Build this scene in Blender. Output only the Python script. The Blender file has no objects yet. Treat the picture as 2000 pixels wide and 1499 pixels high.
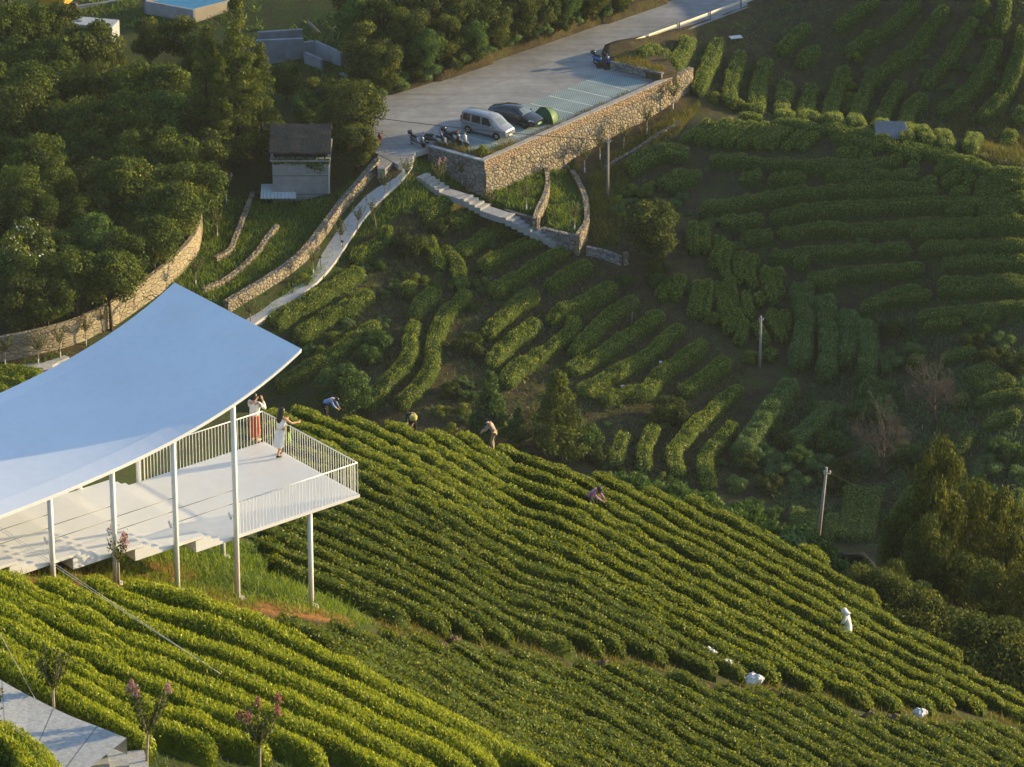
import bpy, bmesh, math, random
import numpy as np
from mathutils import Vector, Matrix

rng = np.random.default_rng(11)
random.seed(7)
scene = bpy.context.scene
COL = scene.collection
PI = math.pi

# ------------------------------------------------------------------ camera geometry
CAM_Z = 160.0
PITCH = math.radians(24.0)
FPX = 9222.0
CP, SP = math.cos(PITCH), math.sin(PITCH)

def ray_dir(px, py):
    a = (px - 1000.0) / FPX
    b = (749.5 - py) / FPX
    return np.array([a, CP + b * SP, -SP + b * CP])

def at_d(px, py, d):
    r = ray_dir(px, py) * d
    return np.array([r[0], r[1], CAM_Z + r[2]])

def at_z(px, py, z):
    r = ray_dir(px, py)
    d = (z - CAM_Z) / r[2]
    return at_d(px, py, d)

# ------------------------------------------------------------------ object bookkeeping
def link(o, parent=None):
    COL.objects.link(o)
    if parent is not None:
        o.parent = parent
    return o

def tag(o, label=None, cat=None, group=None, kind=None):
    if label: o['label'] = label
    if cat: o['category'] = cat
    if group: o['group'] = group
    if kind: o['kind'] = kind
    return o

def thing(name, label, cat, loc=(0, 0, 0), rz=0.0, group=None, scale=1.0):
    o = bpy.data.objects.new(name, None)
    o.empty_display_size = 0.3
    o.location = loc
    o.rotation_euler = (0, 0, rz)
    if scale != 1.0:
        o.scale = (scale, scale, scale)
    link(o)
    return tag(o, label, cat, group)

def obj_from(name, mesh, parent=None, mats=()):
    o = bpy.data.objects.new(name, mesh)
    for m in mats:
        mesh.materials.append(m)
    return link(o, parent)

def dup(root, loc, rz, label, group=None, scale=1.0):
    r = root.copy(); COL.objects.link(r)
    r.location = loc; r.rotation_euler = (0, 0, rz); r.scale = (scale, scale, scale)
    r['label'] = label
    if group: r['group'] = group
    for ch in list(root.children):
        c = ch.copy(); COL.objects.link(c); c.parent = r
        for g in ch.children:
            q = g.copy(); COL.objects.link(q); q.parent = c
    return r

ONES = ['', 'first', 'second', 'third', 'fourth', 'fifth', 'sixth', 'seventh', 'eighth', 'ninth', 'tenth', 'eleventh',
        'twelfth', 'thirteenth', 'fourteenth', 'fifteenth', 'sixteenth', 'seventeenth', 'eighteenth', 'nineteenth']
def ordinal(n):
    if n < 20: return ONES[n]
    t = {2: 'twent', 3: 'thirt', 4: 'fort', 5: 'fift'}[n // 10]
    return t + 'ieth' if n % 10 == 0 else t + 'y-' + ONES[n % 10]

def ordinal2(n):
    if n <= 59: return ordinal(n)
    if n < 100:
        t = {6: 'sixt', 7: 'sevent', 8: 'eight', 9: 'ninet'}[n // 10]
        return t + 'ieth' if n % 10 == 0 else t + 'y-' + ONES[n % 10]
    return 'hundredth' if n == 100 else 'hundred-and-' + ordinal2(n - 100)

# ------------------------------------------------------------------ mesh helpers
def np_mesh(name, V, F, smooth=False):
    """V (n,3); F (m,k) array of equal sized polygons, or list of such arrays"""
    me = bpy.data.meshes.new(name)
    V = np.asarray(V, dtype=np.float32)
    if not isinstance(F, list): F = [F]
    F = [np.asarray(f, dtype=np.int32) for f in F if len(f)]
    me.vertices.add(len(V)); me.vertices.foreach_set('co', V.ravel())
    nl = sum(f.size for f in F); npoly = sum(len(f) for f in F)
    me.loops.add(nl); me.polygons.add(npoly)
    li = np.concatenate([f.ravel() for f in F])
    tot = np.concatenate([np.full(len(f), f.shape[1], dtype=np.int32) for f in F])
    st = np.concatenate([[0], np.cumsum(tot)[:-1]]).astype(np.int32)
    me.loops.foreach_set('vertex_index', li)
    me.polygons.foreach_set('loop_start', st)
    try: me.polygons.foreach_set('loop_total', tot)
    except Exception: pass
    if smooth:
        me.polygons.foreach_set('use_smooth', np.ones(npoly, dtype=bool))
    me.update(calc_edges=True)
    return me

def face_attr(me, name, vals):
    a = me.attributes.new(name, 'FLOAT', 'FACE')
    a.data.foreach_set('value', np.asarray(vals, dtype=np.float32))

class MB:
    """collects simple shapes into one mesh"""
    def __init__(self): self.v = []; self.f = []; self.sm = []
    def add(self, vs, fs, smooth=False):
        o = len(self.v)
        self.v += [tuple(map(float, p)) for p in vs]
        self.f += [tuple(i + o for i in f) for f in fs]
        self.sm += [smooth] * len(fs)
        return self
    def box(self, c, s, rz=0.0, M=None):
        cx, cy, cz = c; sx, sy, sz = s[0] / 2, s[1] / 2, s[2] / 2
        ca, sa = math.cos(rz), math.sin(rz)
        vs = []
        for dz in (-sz, sz):
            for dx, dy in ((-sx, -sy), (sx, -sy), (sx, sy), (-sx, sy)):
                p = Vector((cx + dx * ca - dy * sa, cy + dx * sa + dy * ca, cz + dz))
                vs.append(M @ p if M else p)
        return self.add(vs, [(3, 2, 1, 0), (4, 5, 6, 7), (0, 1, 5, 4), (1, 2, 6, 5), (2, 3, 7, 6), (3, 0, 4, 7)])
    def hexa(self, b, t):
        return self.add(list(b) + list(t), [(3, 2, 1, 0), (4, 5, 6, 7), (0, 1, 5, 4), (1, 2, 6, 5), (2, 3, 7, 6), (3, 0, 4, 7)])
    def tube(self, pts, r, seg=8, caps=True):
        pts = [Vector(p) for p in pts]; n = len(pts)
        rs = r if isinstance(r, (list, tuple)) else [r] * n
        vs = []; fs = []; up = None
        for i, p in enumerate(pts):
            t = (pts[min(i + 1, n - 1)] - pts[max(i - 1, 0)]).normalized()
            if up is None: up = Vector((0, 0, 1)) if abs(t.z) < .9 else Vector((1, 0, 0))
            x = up.cross(t)
            if x.length < 1e-6: x = Vector((1, 0, 0)).cross(t)
            x.normalize(); y = t.cross(x); up = y.cross(x) * -1 if False else up
            for k in range(seg):
                a = 2 * PI * k / seg
                vs.append(p + (x * math.cos(a) + y * math.sin(a)) * rs[i])
        for i in range(n - 1):
            for k in range(seg):
                fs.append((i * seg + k, i * seg + (k + 1) % seg, (i + 1) * seg + (k + 1) % seg, (i + 1) * seg + k))
        self.add(vs, fs, True)
        if caps:
            o = len(self.v) - len(vs)
            self.f += [tuple(o + k for k in reversed(range(seg))), tuple(o + (n - 1) * seg + k for k in range(seg))]
            self.sm += [False, False]
        return self
    def lathe(self, prof, c=(0, 0, 0), seg=16, M=None, sx=1.0, sy=1.0):
        vs = []; fs = []
        for (r, z) in prof:
            for k in range(seg):
                a = 2 * PI * k / seg
                p = Vector((c[0] + r * sx * math.cos(a), c[1] + r * sy * math.sin(a), c[2] + z))
                vs.append(M @ p if M else p)
        for i in range(len(prof) - 1):
            for k in range(seg):
                fs.append((i * seg + k, i * seg + (k + 1) % seg, (i + 1) * seg + (k + 1) % seg, (i + 1) * seg + k))
        fs.append(tuple(reversed(range(seg)))); fs.append(tuple((len(prof) - 1) * seg + k for k in range(seg)))
        return self.add(vs, fs, True)
    def build(self, name, mat, parent=None):
        me = bpy.data.meshes.new(name)
        me.from_pydata(self.v, [], self.f)
        me.polygons.foreach_set('use_smooth', np.array(self.sm, dtype=bool))
        me.update()
        o = bpy.data.objects.new(name, me)
        for m in (mat if isinstance(mat, (list, tuple)) else [mat]): me.materials.append(m)
        return link(o, parent)

# ------------------------------------------------------------------ materials
def new_mat(name):
    m = bpy.data.materials.new(name); m.use_nodes = True
    nt = m.node_tree; nt.nodes.clear()
    out = nt.nodes.new('ShaderNodeOutputMaterial')
    return m, nt, out

def ramp(nt, stops, fac=None):
    r = nt.nodes.new('ShaderNodeValToRGB')
    el = r.color_ramp.elements
    while len(el) < len(stops): el.new(0.5)
    for e, (p, c) in zip(el, stops):
        e.position = p; e.color = (*c, 1)
    if fac is not None: nt.links.new(fac, r.inputs['Fac'])
    return r

def noise(nt, scale, detail=4, rough=.6, vec=None, dist=0.0):
    n = nt.nodes.new('ShaderNodeTexNoise')
    n.inputs['Scale'].default_value = scale; n.inputs['Detail'].default_value = detail
    n.inputs['Roughness'].default_value = rough; n.inputs['Distortion'].default_value = dist
    if vec is not None: nt.links.new(vec, n.inputs['Vector'])
    return n

def coord(nt, kind='Object'):
    return nt.nodes.new('ShaderNodeTexCoord').outputs[kind]

def geo_pos(nt):
    return nt.nodes.new('ShaderNodeNewGeometry').outputs['Position']

def principled(nt, out, rough=.6, spec=.3, metal=0.0, coat=0.0):
    b = nt.nodes.new('ShaderNodeBsdfPrincipled')
    b.inputs['Roughness'].default_value = rough
    b.inputs['Specular IOR Level'].default_value = spec
    b.inputs['Metallic'].default_value = metal
    b.inputs['Coat Weight'].default_value = coat
    nt.links.new(b.outputs[0], out.inputs['Surface'])
    return b

def bump(nt, b, h, strength=.4, dist=.02):
    n = nt.nodes.new('ShaderNodeBump'); n.inputs['Strength'].default_value = strength
    n.inputs['Distance'].default_value = dist
    nt.links.new(h, n.inputs['Height']); nt.links.new(n.outputs[0], b.inputs['Normal'])

def plain(name, c, rough=.6, spec=.3, var=.12, scale=3.0, metal=0.0, coat=0.0, bmp=0.0):
    m, nt, out = new_mat(name)
    b = principled(nt, out, rough, spec, metal, coat)
    n = noise(nt, scale, 5, .6, geo_pos(nt))
    r = ramp(nt, [(.3, tuple(x * (1 - var) for x in c)), (.7, tuple(min(1, x * (1 + var)) for x in c))], n.outputs['Fac'])
    nt.links.new(r.outputs[0], b.inputs['Base Color'])
    if bmp: bump(nt, b, n.outputs['Fac'], bmp)
    return m

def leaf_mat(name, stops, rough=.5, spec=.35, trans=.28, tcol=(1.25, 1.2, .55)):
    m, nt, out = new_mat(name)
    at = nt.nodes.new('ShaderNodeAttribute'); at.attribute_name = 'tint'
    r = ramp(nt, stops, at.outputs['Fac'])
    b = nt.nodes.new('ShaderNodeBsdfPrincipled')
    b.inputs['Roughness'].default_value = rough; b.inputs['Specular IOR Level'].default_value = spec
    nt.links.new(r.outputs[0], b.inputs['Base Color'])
    mul = nt.nodes.new('ShaderNodeMixRGB'); mul.blend_type = 'MULTIPLY'; mul.inputs['Fac'].default_value = 1
    nt.links.new(r.outputs[0], mul.inputs[1]); mul.inputs[2].default_value = (*tcol, 1)
    t = nt.nodes.new('ShaderNodeBsdfTranslucent'); nt.links.new(mul.outputs[0], t.inputs['Color'])
    mx = nt.nodes.new('ShaderNodeMixShader'); mx.inputs['Fac'].default_value = trans
    nt.links.new(b.outputs[0], mx.inputs[1]); nt.links.new(t.outputs[0], mx.inputs[2])
    nt.links.new(mx.outputs[0], out.inputs['Surface'])
    return m

def stone_mat(name, cols, scale=2.2, joint=(.05, .045, .04), jw=.05, stretch=(1, 1, 1.3), rough=.85):
    m, nt, out = new_mat(name)
    b = principled(nt, out, rough, .2)
    mp = nt.nodes.new('ShaderNodeMapping'); mp.inputs['Scale'].default_value = stretch
    nt.links.new(geo_pos(nt), mp.inputs['Vector'])
    nz = noise(nt, 1.6, 3, .5, mp.outputs[0])
    mixv = nt.nodes.new('ShaderNodeMixRGB'); mixv.inputs['Fac'].default_value = .12
    nt.links.new(mp.outputs[0], mixv.inputs[1]); nt.links.new(nz.outputs['Color'], mixv.inputs[2])
    v = nt.nodes.new('ShaderNodeTexVoronoi'); v.inputs['Scale'].default_value = scale
    nt.links.new(mixv.outputs[0], v.inputs['Vector'])
    e = nt.nodes.new('ShaderNodeTexVoronoi'); e.feature = 'DISTANCE_TO_EDGE'; e.inputs['Scale'].default_value = scale
    nt.links.new(mixv.outputs[0], e.inputs['Vector'])
    sep = nt.nodes.new('ShaderNodeSeparateColor'); nt.links.new(v.outputs['Color'], sep.inputs[0])
    st = [(i / (len(cols) - 1), c) for i, c in enumerate(cols)]
    r = ramp(nt, st, sep.outputs[0])
    n2 = noise(nt, 9, 5, .7, geo_pos(nt))
    mm = nt.nodes.new('ShaderNodeMixRGB'); mm.blend_type = 'OVERLAY'; mm.inputs['Fac'].default_value = .5
    nt.links.new(r.outputs[0], mm.inputs[1]); nt.links.new(n2.outputs['Fac'], mm.inputs[2])
    jr = ramp(nt, [(0, (0, 0, 0)), (jw, (1, 1, 1))], e.outputs['Distance'])
    mj = nt.nodes.new('ShaderNodeMixRGB'); nt.links.new(jr.outputs[0], mj.inputs['Fac'])
    mj.inputs[1].default_value = (*joint, 1); nt.links.new(mm.outputs[0], mj.inputs[2])
    nt.links.new(mj.outputs[0], b.inputs['Base Color'])
    hr = ramp(nt, [(0, (0, 0, 0)), (jw * 3.5, (1, 1, 1))], e.outputs['Distance'])
    bump(nt, b, hr.outputs[0], .9, .08)
    return m

# ------------------------------------------------------------------ terrain
def tps(pts):
    pts = np.array(pts); X = pts[:, :2]; z = pts[:, 2]
    n = len(X); sc = 50.0
    def ker(A, B):
        r = np.sqrt(((A[:, None] - B[None]) ** 2).sum(-1)) / sc
        return np.where(r > 0, r * r * np.log(np.maximum(r, 1e-9)), 0)
    K = ker(X, X) + np.eye(n) * 0.004
    P = np.c_[np.ones(n), X / sc]
    A = np.zeros((n + 3, n + 3)); A[:n, :n] = K; A[:n, n:] = P; A[n:, :n] = P.T
    w = np.linalg.solve(A, np.r_[z, 0, 0, 0])
    def f(x, y):
        sh = np.shape(x); q = np.c_[np.ravel(x), np.ravel(y)]
        o = np.empty(len(q))
        for i in range(0, len(q), 20000):
            b = q[i:i + 20000]
            o[i:i + 20000] = ker(b, X) @ w[:n] + w[n] + (b / sc) @ w[n + 1:]
        return o.reshape(sh)
    return f

ZR = 20.2
CREST = [(-300, 830, 206), (0, 815, 208), (300, 795, 211), (490, 776, 212), (620, 799, 213), (800, 820, 213), (1000, 862, 213),
         (1200, 922, 215), (1400, 977, 217), (1600, 1067, 218), (1700, 1150, 217), (1850, 1255, 214), (2000, 1345, 210), (2300, 1480, 204)]
CREST_W = np.array([at_d(a, b + 24, d) for a, b, d in CREST])
A_PTS = [(0, 1499, 125), (250, 1499, 128), (500, 1499, 134), (750, 1499, 141), (1000, 1499, 150), (1500, 1499, 163), (2000, 1499, 177),
         (0, 1900, 101), (1000, 1900, 120), (2000, 1900, 143), (-400, 1499, 119), (2500, 1600, 178),
         (0, 1300, 134), (36, 1137, 143.2), (257, 1150, 146), (472, 1184, 149.3), (618, 1184, 151.8), (489, 1103, 156.5), (500, 1340, 140), (700, 1260, 149.5),
         (1000, 1350, 158), (1000, 1200, 170), (1500, 1300, 181), (1250, 1100, 188), (1652, 1240, 201), (1800, 1390, 188), (2000, 1420, 194),
         (1400, 1200, 185), (800, 1000, 183), (560, 1000, 172), (1000, 1000, 191), (300, 1000, 160), (0, 1000, 156)]
A_W = [at_d(*p) for p in A_PTS] + list(CREST_W)
fA = tps(A_W)

B_PTS = [  # px, py, z
    (0, 0, 20), (200, 30, 20), (400, 40, 20), (600, 60, 20.6), (600, 150, 20), (500, 200, 19.6), (450, 300, 19), (300, 300, 19), (150, 300, 19),
    (0, 300, 18.5), (690, 195, 20.2), (830, 158, 20.6), (1000, 92, 20.8), (1130, 50, 21), (1250, 16, 21), (900, 90, 22), (1050, 30, 23), (760, 100, 21.6), (760, 20, 22),
    (590, 388, 17.4), (390, 455, 17.2), (200, 560, 17), (0, 600, 18.5), (200, 640, 16.4), (0, 708, 16), (90, 718, 15.8), (0, 770, 15), (300, 700, 14.6),
    (790, 322, 20.1), (770, 334, 19.85), (738, 312, 19.9), (745, 350, 19.35), (700, 400, 17.9), (600, 530, 16.2), (500, 612, 15.4), (440, 660, 15),
    (500, 450, 17.2), (450, 540, 16.7), (400, 590, 16.2), (560, 470, 17.0), (680, 330, 18.6), (640, 430, 17.4),
    (870, 350, 18.0), (900, 375, 17.6), (945, 356, 17.3), (1040, 335, 17.2), (1130, 312, 17.2), (1200, 268, 17.4), (1320, 196, 18), (1400, 195, 17.6), (1250, 250, 17.3), (1170, 340, 16.6),
    (1090, 470, 15.6), (1160, 460, 15.6), (1190, 400, 16.2),
    (1000, 480, 14.9), (850, 430, 16.8), (900, 410, 16.9), (700, 520, 15.2), (620, 640, 13.6), (700, 700, 12.8), (640, 770, 11.6), (800, 600, 13.8), (1000, 600, 13.2), (1200, 600, 12.5),
    (1000, 750, 11), (1300, 700, 10.8), (1150, 530, 14.5), (1280, 520, 14.4), (540, 700, 12.6), (800, 480, 15.9),
    (850, 850, 10), (1100, 860, 9.5), (1250, 930, 8.5), (1400, 960, 8), (1550, 880, 8), (1600, 1040, 7), (1450, 720, 10), (1550, 560, 13), (1650, 700, 10.5), (1750, 850, 8.8), (500, 850, 9),
    (1220, 340, 16.8), (1300, 300, 17.8), (1340, 250, 18.6), (1400, 236, 19.4), (1600, 252, 20.4), (1750, 283, 20.7), (2000, 345, 20.5), (1500, 290, 18.9),
    (1500, 400, 16.5), (1700, 400, 17.4), (1900, 400, 18.5), (1700, 520, 14.5), (1900, 520, 15.5), (1850, 630, 13), (2000, 630, 13.5),
    (1900, 740, 11.5), (2000, 800, 11.5), (1900, 880, 10), (2000, 950, 10), (1800, 1000, 7.6), (1350, 440, 15.8), (1350, 480, 15), (1280, 400, 16.0),
    (1600, 225, 15.6), (1600, 0, 21), (2000, 310, 14.4), (2000, 0, 23), (1800, 262, 14.6), (1800, 0, 22.5), (1450, 60, 19.6), (1420, 205, 17.2), (1500, 100, 18.6),
    (1250, 120, 20.6), (1310, 110, 20), (1700, 120, 18), (1900, 150, 18), (1520, 10, 20.2)]
B_W = [at_z(*p) for p in B_PTS]
B_W += [np.array(p) for p in [(-70, 330, 14), (-70, 420, 20), (-60, 470, 22), (0, 470, 23), (60, 470, 26), (70, 300, 9), (70, 350, 13), (0, 290, 8), (40, 290, 7), (-50, 290, 10), (70, 400, 17)]]
fB = tps(B_W)

def wpoly(pxs, z):
    return np.array([at_z(a, b, z)[:2] for a, b in pxs])

def inside(poly, x, y):
    x = np.asarray(x, float); y = np.asarray(y, float)
    r = np.zeros(x.shape, bool); n = len(poly)
    for i in range(n):
        x1, y1 = poly[i]; x2, y2 = poly[(i + 1) % n]
        c = ((y1 > y) != (y2 > y))
        with np.errstate(divide='ignore', invalid='ignore'):
            xi = (x2 - x1) * (y - y1) / (y2 - y1 if y2 != y1 else 1e-9) + x1
        r ^= c & (x < xi)
    return r

ROAD_PX = [(600, 225), (690, 197), (760, 181), (830, 160), (915, 134), (1000, 99), (1130, 56), (1250, 20), (1360, -25), (1570, -25), (1500, 0), (1350, 56),
           (1188, 112), (1181, 132), (1195, 138), (1318, 152), (946, 316), (838, 288), (812, 297), (800, 318), (778, 322), (735, 300), (700, 262), (610, 250)]
ROAD_W = wpoly(ROAD_PX, ZR)
T1_PX = [(947, 350), (1010, 328), (1063, 313), (1073, 335), (1074, 360), (1068, 382), (1055, 408), (1049, 428), (985, 410), (930, 382), (915, 374)]
T2_PX = [(1076, 318), (1107, 306), (1120, 330), (1135, 355), (1147, 385), (1151, 410), (1150, 438), (1130, 462), (1058, 444), (1052, 430), (1060, 408), (1075, 372)]
T1_Z, T2_Z = 17.3, 16.5
T1_W, T2_W = wpoly(T1_PX, T1_Z), wpoly(T2_PX, T2_Z)
def erode(poly, d):
    poly = np.asarray(poly); n = len(poly); a = 0.5 * sum(poly[i][0] * poly[(i + 1) % n][1] - poly[(i + 1) % n][0] * poly[i][1] for i in range(n))
    out = []
    for i in range(n):
        p, q, r = poly[i - 1], poly[i], poly[(i + 1) % n]
        t = (r - p) / (np.linalg.norm(r - p) + 1e-9); out.append(q + np.array([-t[1], t[0]]) * d * (1 if a > 0 else -1))
    return np.array(out)
ROAD_E, T1_E, T2_E = erode(ROAD_W, .62), erode(T1_W, .3), erode(T2_W, .3)

def sstep(a, b, x):
    t = np.clip((x - a) / (b - a), 0, 1); return t * t * (3 - 2 * t)

def vnoise(x, y, s, seed=0):
    """cheap smooth value noise"""
    x = x / s + seed * 17.3; y = y / s + seed * 9.1
    xi = np.floor(x).astype(int); yi = np.floor(y).astype(int); fx = x - xi; fy = y - yi
    fx = fx * fx * (3 - 2 * fx); fy = fy * fy * (3 - 2 * fy)
    def h(i, j):
        v = np.sin(i * 127.1 + j * 311.7 + seed * 74.7) * 43758.5453
        return v - np.floor(v)
    return (h(xi, yi) * (1 - fx) + h(xi + 1, yi) * fx) * (1 - fy) + (h(xi, yi + 1) * (1 - fx) + h(xi + 1, yi + 1) * fx) * fy - .5

def terrain_raw(x, y):
    xc = np.clip(x, -45, 45)
    yc = np.interp(xc, CREST_W[:, 0], CREST_W[:, 1])
    yy = np.minimum(np.maximum(y, 92), yc)
    a = fA(xc, yy)
    s = np.maximum(y - yc, 0)
    a = a - np.where(s < 40, .5 * s + .003 * s * s, 24.8 + .74 * (s - 40))
    a = a - np.maximum(x - 45, 0) * .35
    b = fB(np.clip(x, -62, 62), np.clip(y, 295, 468))
    ridge = 20.5 + 3.0 * sstep(365, 390, y) + 3.5 * sstep(398, 415, y) + 3.5 * vnoise(x, y, 12, 3)  # unseen ridge out to the right, put in and shaped to shade the valley
    b = b + (ridge - b) * sstep(66, 118, x) * sstep(250, 300, y) * .985
    b = b + sstep(480, 900, y) * 60
    z = np.maximum(a, b)
    onA = a > b
    z = z + .10 * vnoise(x, y, 1.3, 1) + .22 * vnoise(x, y, 4.1, 2)
    z = np.where(inside(T1_E, x, y) & ~onA, T1_Z + .08 * vnoise(x, y, 1.1, 5), z)
    z = np.where(inside(T2_E, x, y) & ~onA, T2_Z + .08 * vnoise(x, y, 1.1, 5), z)
    z = np.where(inside(ROAD_E, x, y), ZR - .32, z)
    return z

gx = np.r_[[-1800, -900, -400, -200, -130, -100, -84], np.arange(-70, 70.01, .5), [76, 84, 92, 100, 108, 116, 126, 140, 170, 260, 500, 1000, 1800]]
gy = np.r_[[-600, -200, 0, 60, 84], np.arange(96, 470.01, .5), [480, 500, 530, 570, 620, 700, 850, 1100, 1500, 2200]]
GX, GY = np.meshgrid(gx, gy)
GZ = terrain_raw(GX, GY)

def ground(x, y):
    x = np.asarray(x, float); y = np.asarray(y, float)
    i = np.clip(np.searchsorted(gx, x) - 1, 0, len(gx) - 2); j = np.clip(np.searchsorted(gy, y) - 1, 0, len(gy) - 2)
    fx = np.clip((x - gx[i]) / (gx[i + 1] - gx[i]), 0, 1); fy = np.clip((y - gy[j]) / (gy[j + 1] - gy[j]), 0, 1)
    return (GZ[j, i] * (1 - fx) + GZ[j, i + 1] * fx) * (1 - fy) + (GZ[j + 1, i] * (1 - fx) + GZ[j + 1, i + 1] * fx) * fy

DS = np.arange(95, 540, .25)
def hit(px, py, off=0.0, dmin=95.0):
    """the ground point (lifted by off) seen at a pixel of the photograph; returns the point ON the ground"""
    r = ray_dir(px, py)
    ds = DS[DS >= dmin]
    g = CAM_Z + r[2] * ds - ground(r[0] * ds, r[1] * ds) - off
    k = np.argmax(g < 0)
    if g[k] >= 0: return None
    k = max(k, 1)
    t = g[k - 1] / (g[k - 1] - g[k]) if g[k - 1] > g[k] else 1.0
    d = ds[k - 1] + t * (ds[k] - ds[k - 1])
    x, y = r[0] * d, r[1] * d
    return np.array([x, y, float(ground(x, y))])

def G(px, py, off=0.0, dmin=95.0):
    p = hit(px, py, off, dmin)
    if p is None: p = at_z(px, py, 20.0)
    return p
# ------------------------------------------------------------------ materials used across the scene
YEL = leaf_mat('young_tea_leaf', [(0, (0.047, 0.075, 0.005)), (.4, (0.153, 0.202, 0.008)), (.75, (0.318, 0.367, 0.013)), (1, (0.477, 0.490, 0.032))], trans=.32)
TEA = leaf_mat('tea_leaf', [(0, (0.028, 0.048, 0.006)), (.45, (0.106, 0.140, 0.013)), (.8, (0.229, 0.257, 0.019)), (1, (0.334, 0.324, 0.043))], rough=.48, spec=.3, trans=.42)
TEALIT = leaf_mat('sunlit_tea_leaf', [(0, (0.035, 0.056, 0.006)), (.4, (0.141, 0.181, 0.012)), (.8, (0.283, 0.311, 0.019)), (1, (0.393, 0.381, 0.043))], rough=.48, spec=.3, trans=.42)  # lighter copy of the tea leaf, crest sunlight put into its colour
TEAM = leaf_mat('terrace_tea_leaf', [(0, (0.035, 0.061, 0.009)), (.45, (0.132, 0.182, 0.020)), (.8, (0.252, 0.299, 0.030)), (1, (0.400, 0.408, 0.063))], rough=.42, spec=.4, trans=.42)
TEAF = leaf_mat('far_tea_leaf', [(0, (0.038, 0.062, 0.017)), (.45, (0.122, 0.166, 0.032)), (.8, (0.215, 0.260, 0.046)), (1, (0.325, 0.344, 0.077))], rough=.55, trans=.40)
WEED = leaf_mat('weed_leaf', [(0, (0.044, 0.080, 0.026)), (.5, (0.096, 0.173, 0.049)), (.85, (0.170, 0.259, 0.072)), (1, (0.300, 0.365, 0.101))], rough=.5)
HULL = plain('hedge_inside', (.045, .070, .012), .9, .1, var=.5, scale=6)  # dark green stands in for the shaded depth between the leaves
HULLY = plain('young_hedge_inside', (.085, .115, .010), .9, .1, var=.5, scale=6)  # same painted inner shade for the young hedges
GRASS = leaf_mat('grass_blade', [(0, (0.064, 0.108, 0.015)), (.5, (0.144, 0.223, 0.022)), (.85, (0.273, 0.316, 0.037)), (1, (0.460, 0.402, 0.088))], rough=.6, trans=.35)
DRYGRASS = leaf_mat('dry_grass_blade', [(0, (.07, .075, .015)), (.5, (.17, .155, .025)), (.85, (.30, .23, .04)), (1, (.40, .30, .08))], rough=.7, trans=.3)
CONC = plain('concrete', (.42, .41, .40), .85, .2, var=.16, scale=1.2, bmp=.1)
WHITE = plain('white_paint', (.80, .80, .79), .45, .4, var=.03, scale=1.0)
BLACKM = plain('black_plastic', (.02, .02, .022), .5, .4)

def ground_mat():
    m, nt, out = new_mat('terraced_soil')
    b = principled(nt, out, .95, .1)
    p = geo_pos(nt)
    n1 = noise(nt, .9, 6, .65, p); n2 = noise(nt, 5.5, 6, .7, p); n3 = noise(nt, .22, 3, .5, p)
    soil = ramp(nt, [(.25, (.024, .019, .012)), (.5, (.052, .040, .024)), (.72, (.095, .070, .040)), (.9, (.18, .135, .085))], n2.outputs['Fac'])
    dry = ramp(nt, [(.3, (.042, .038, .014)), (.55, (.095, .078, .030)), (.8, (.18, .135, .058))], n2.outputs['Fac'])
    gr = ramp(nt, [(.3, (.020, .036, .009)), (.6, (.048, .080, .016)), (.8, (.10, .12, .030))], n2.outputs['Fac'])
    m1 = nt.nodes.new('ShaderNodeMixRGB'); f1 = ramp(nt, [(.44, (0, 0, 0)), (.62, (1, 1, 1))], n1.outputs['Fac'])
    nt.links.new(f1.outputs[0], m1.inputs['Fac']); nt.links.new(soil.outputs[0], m1.inputs[1]); nt.links.new(dry.outputs[0], m1.inputs[2])
    at = nt.nodes.new('ShaderNodeAttribute'); at.attribute_name = 'grass'
    add = nt.nodes.new('ShaderNodeMath'); add.operation = 'ADD'
    sc = nt.nodes.new('ShaderNodeMath'); sc.operation = 'MULTIPLY_ADD'; sc.inputs[1].default_value = .9; sc.inputs[2].default_value = -.45
    nt.links.new(n1.outputs['Fac'], sc.inputs[0]); nt.links.new(at.outputs['Fac'], add.inputs[0]); nt.links.new(sc.outputs[0], add.inputs[1])
    f2 = ramp(nt, [(.35, (0, 0, 0)), (.65, (1, 1, 1))], add.outputs[0])
    m2 = nt.nodes.new('ShaderNodeMixRGB'); nt.links.new(f2.outputs[0], m2.inputs['Fac'])
    nt.links.new(m1.outputs[0], m2.inputs[1]); nt.links.new(gr.outputs[0], m2.inputs[2])
    rd = nt.nodes.new('ShaderNodeAttribute'); rd.attribute_name = 'redsoil'
    rs = ramp(nt, [(.3, (.14, .065, .022)), (.55, (.26, .125, .045)), (.8, (.38, .21, .09))], n2.outputs['Fac'])
    m3 = nt.nodes.new('ShaderNodeMixRGB'); nt.links.new(rd.outputs['Fac'], m3.inputs['Fac'])
    nt.links.new(m2.outputs[0], m3.inputs[1]); nt.links.new(rs.outputs[0], m3.inputs[2])
    nt.links.new(m3.outputs[0], b.inputs['Base Color'])
    bump(nt, b, n2.outputs['Fac'], .8, .12)
    return m

# grass / soil zones, as world polygons on the terrain
def gpoly(pxs, dmin=95.0):
    return np.array([G(a, b, 0, dmin)[:2] for a, b in pxs])

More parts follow.
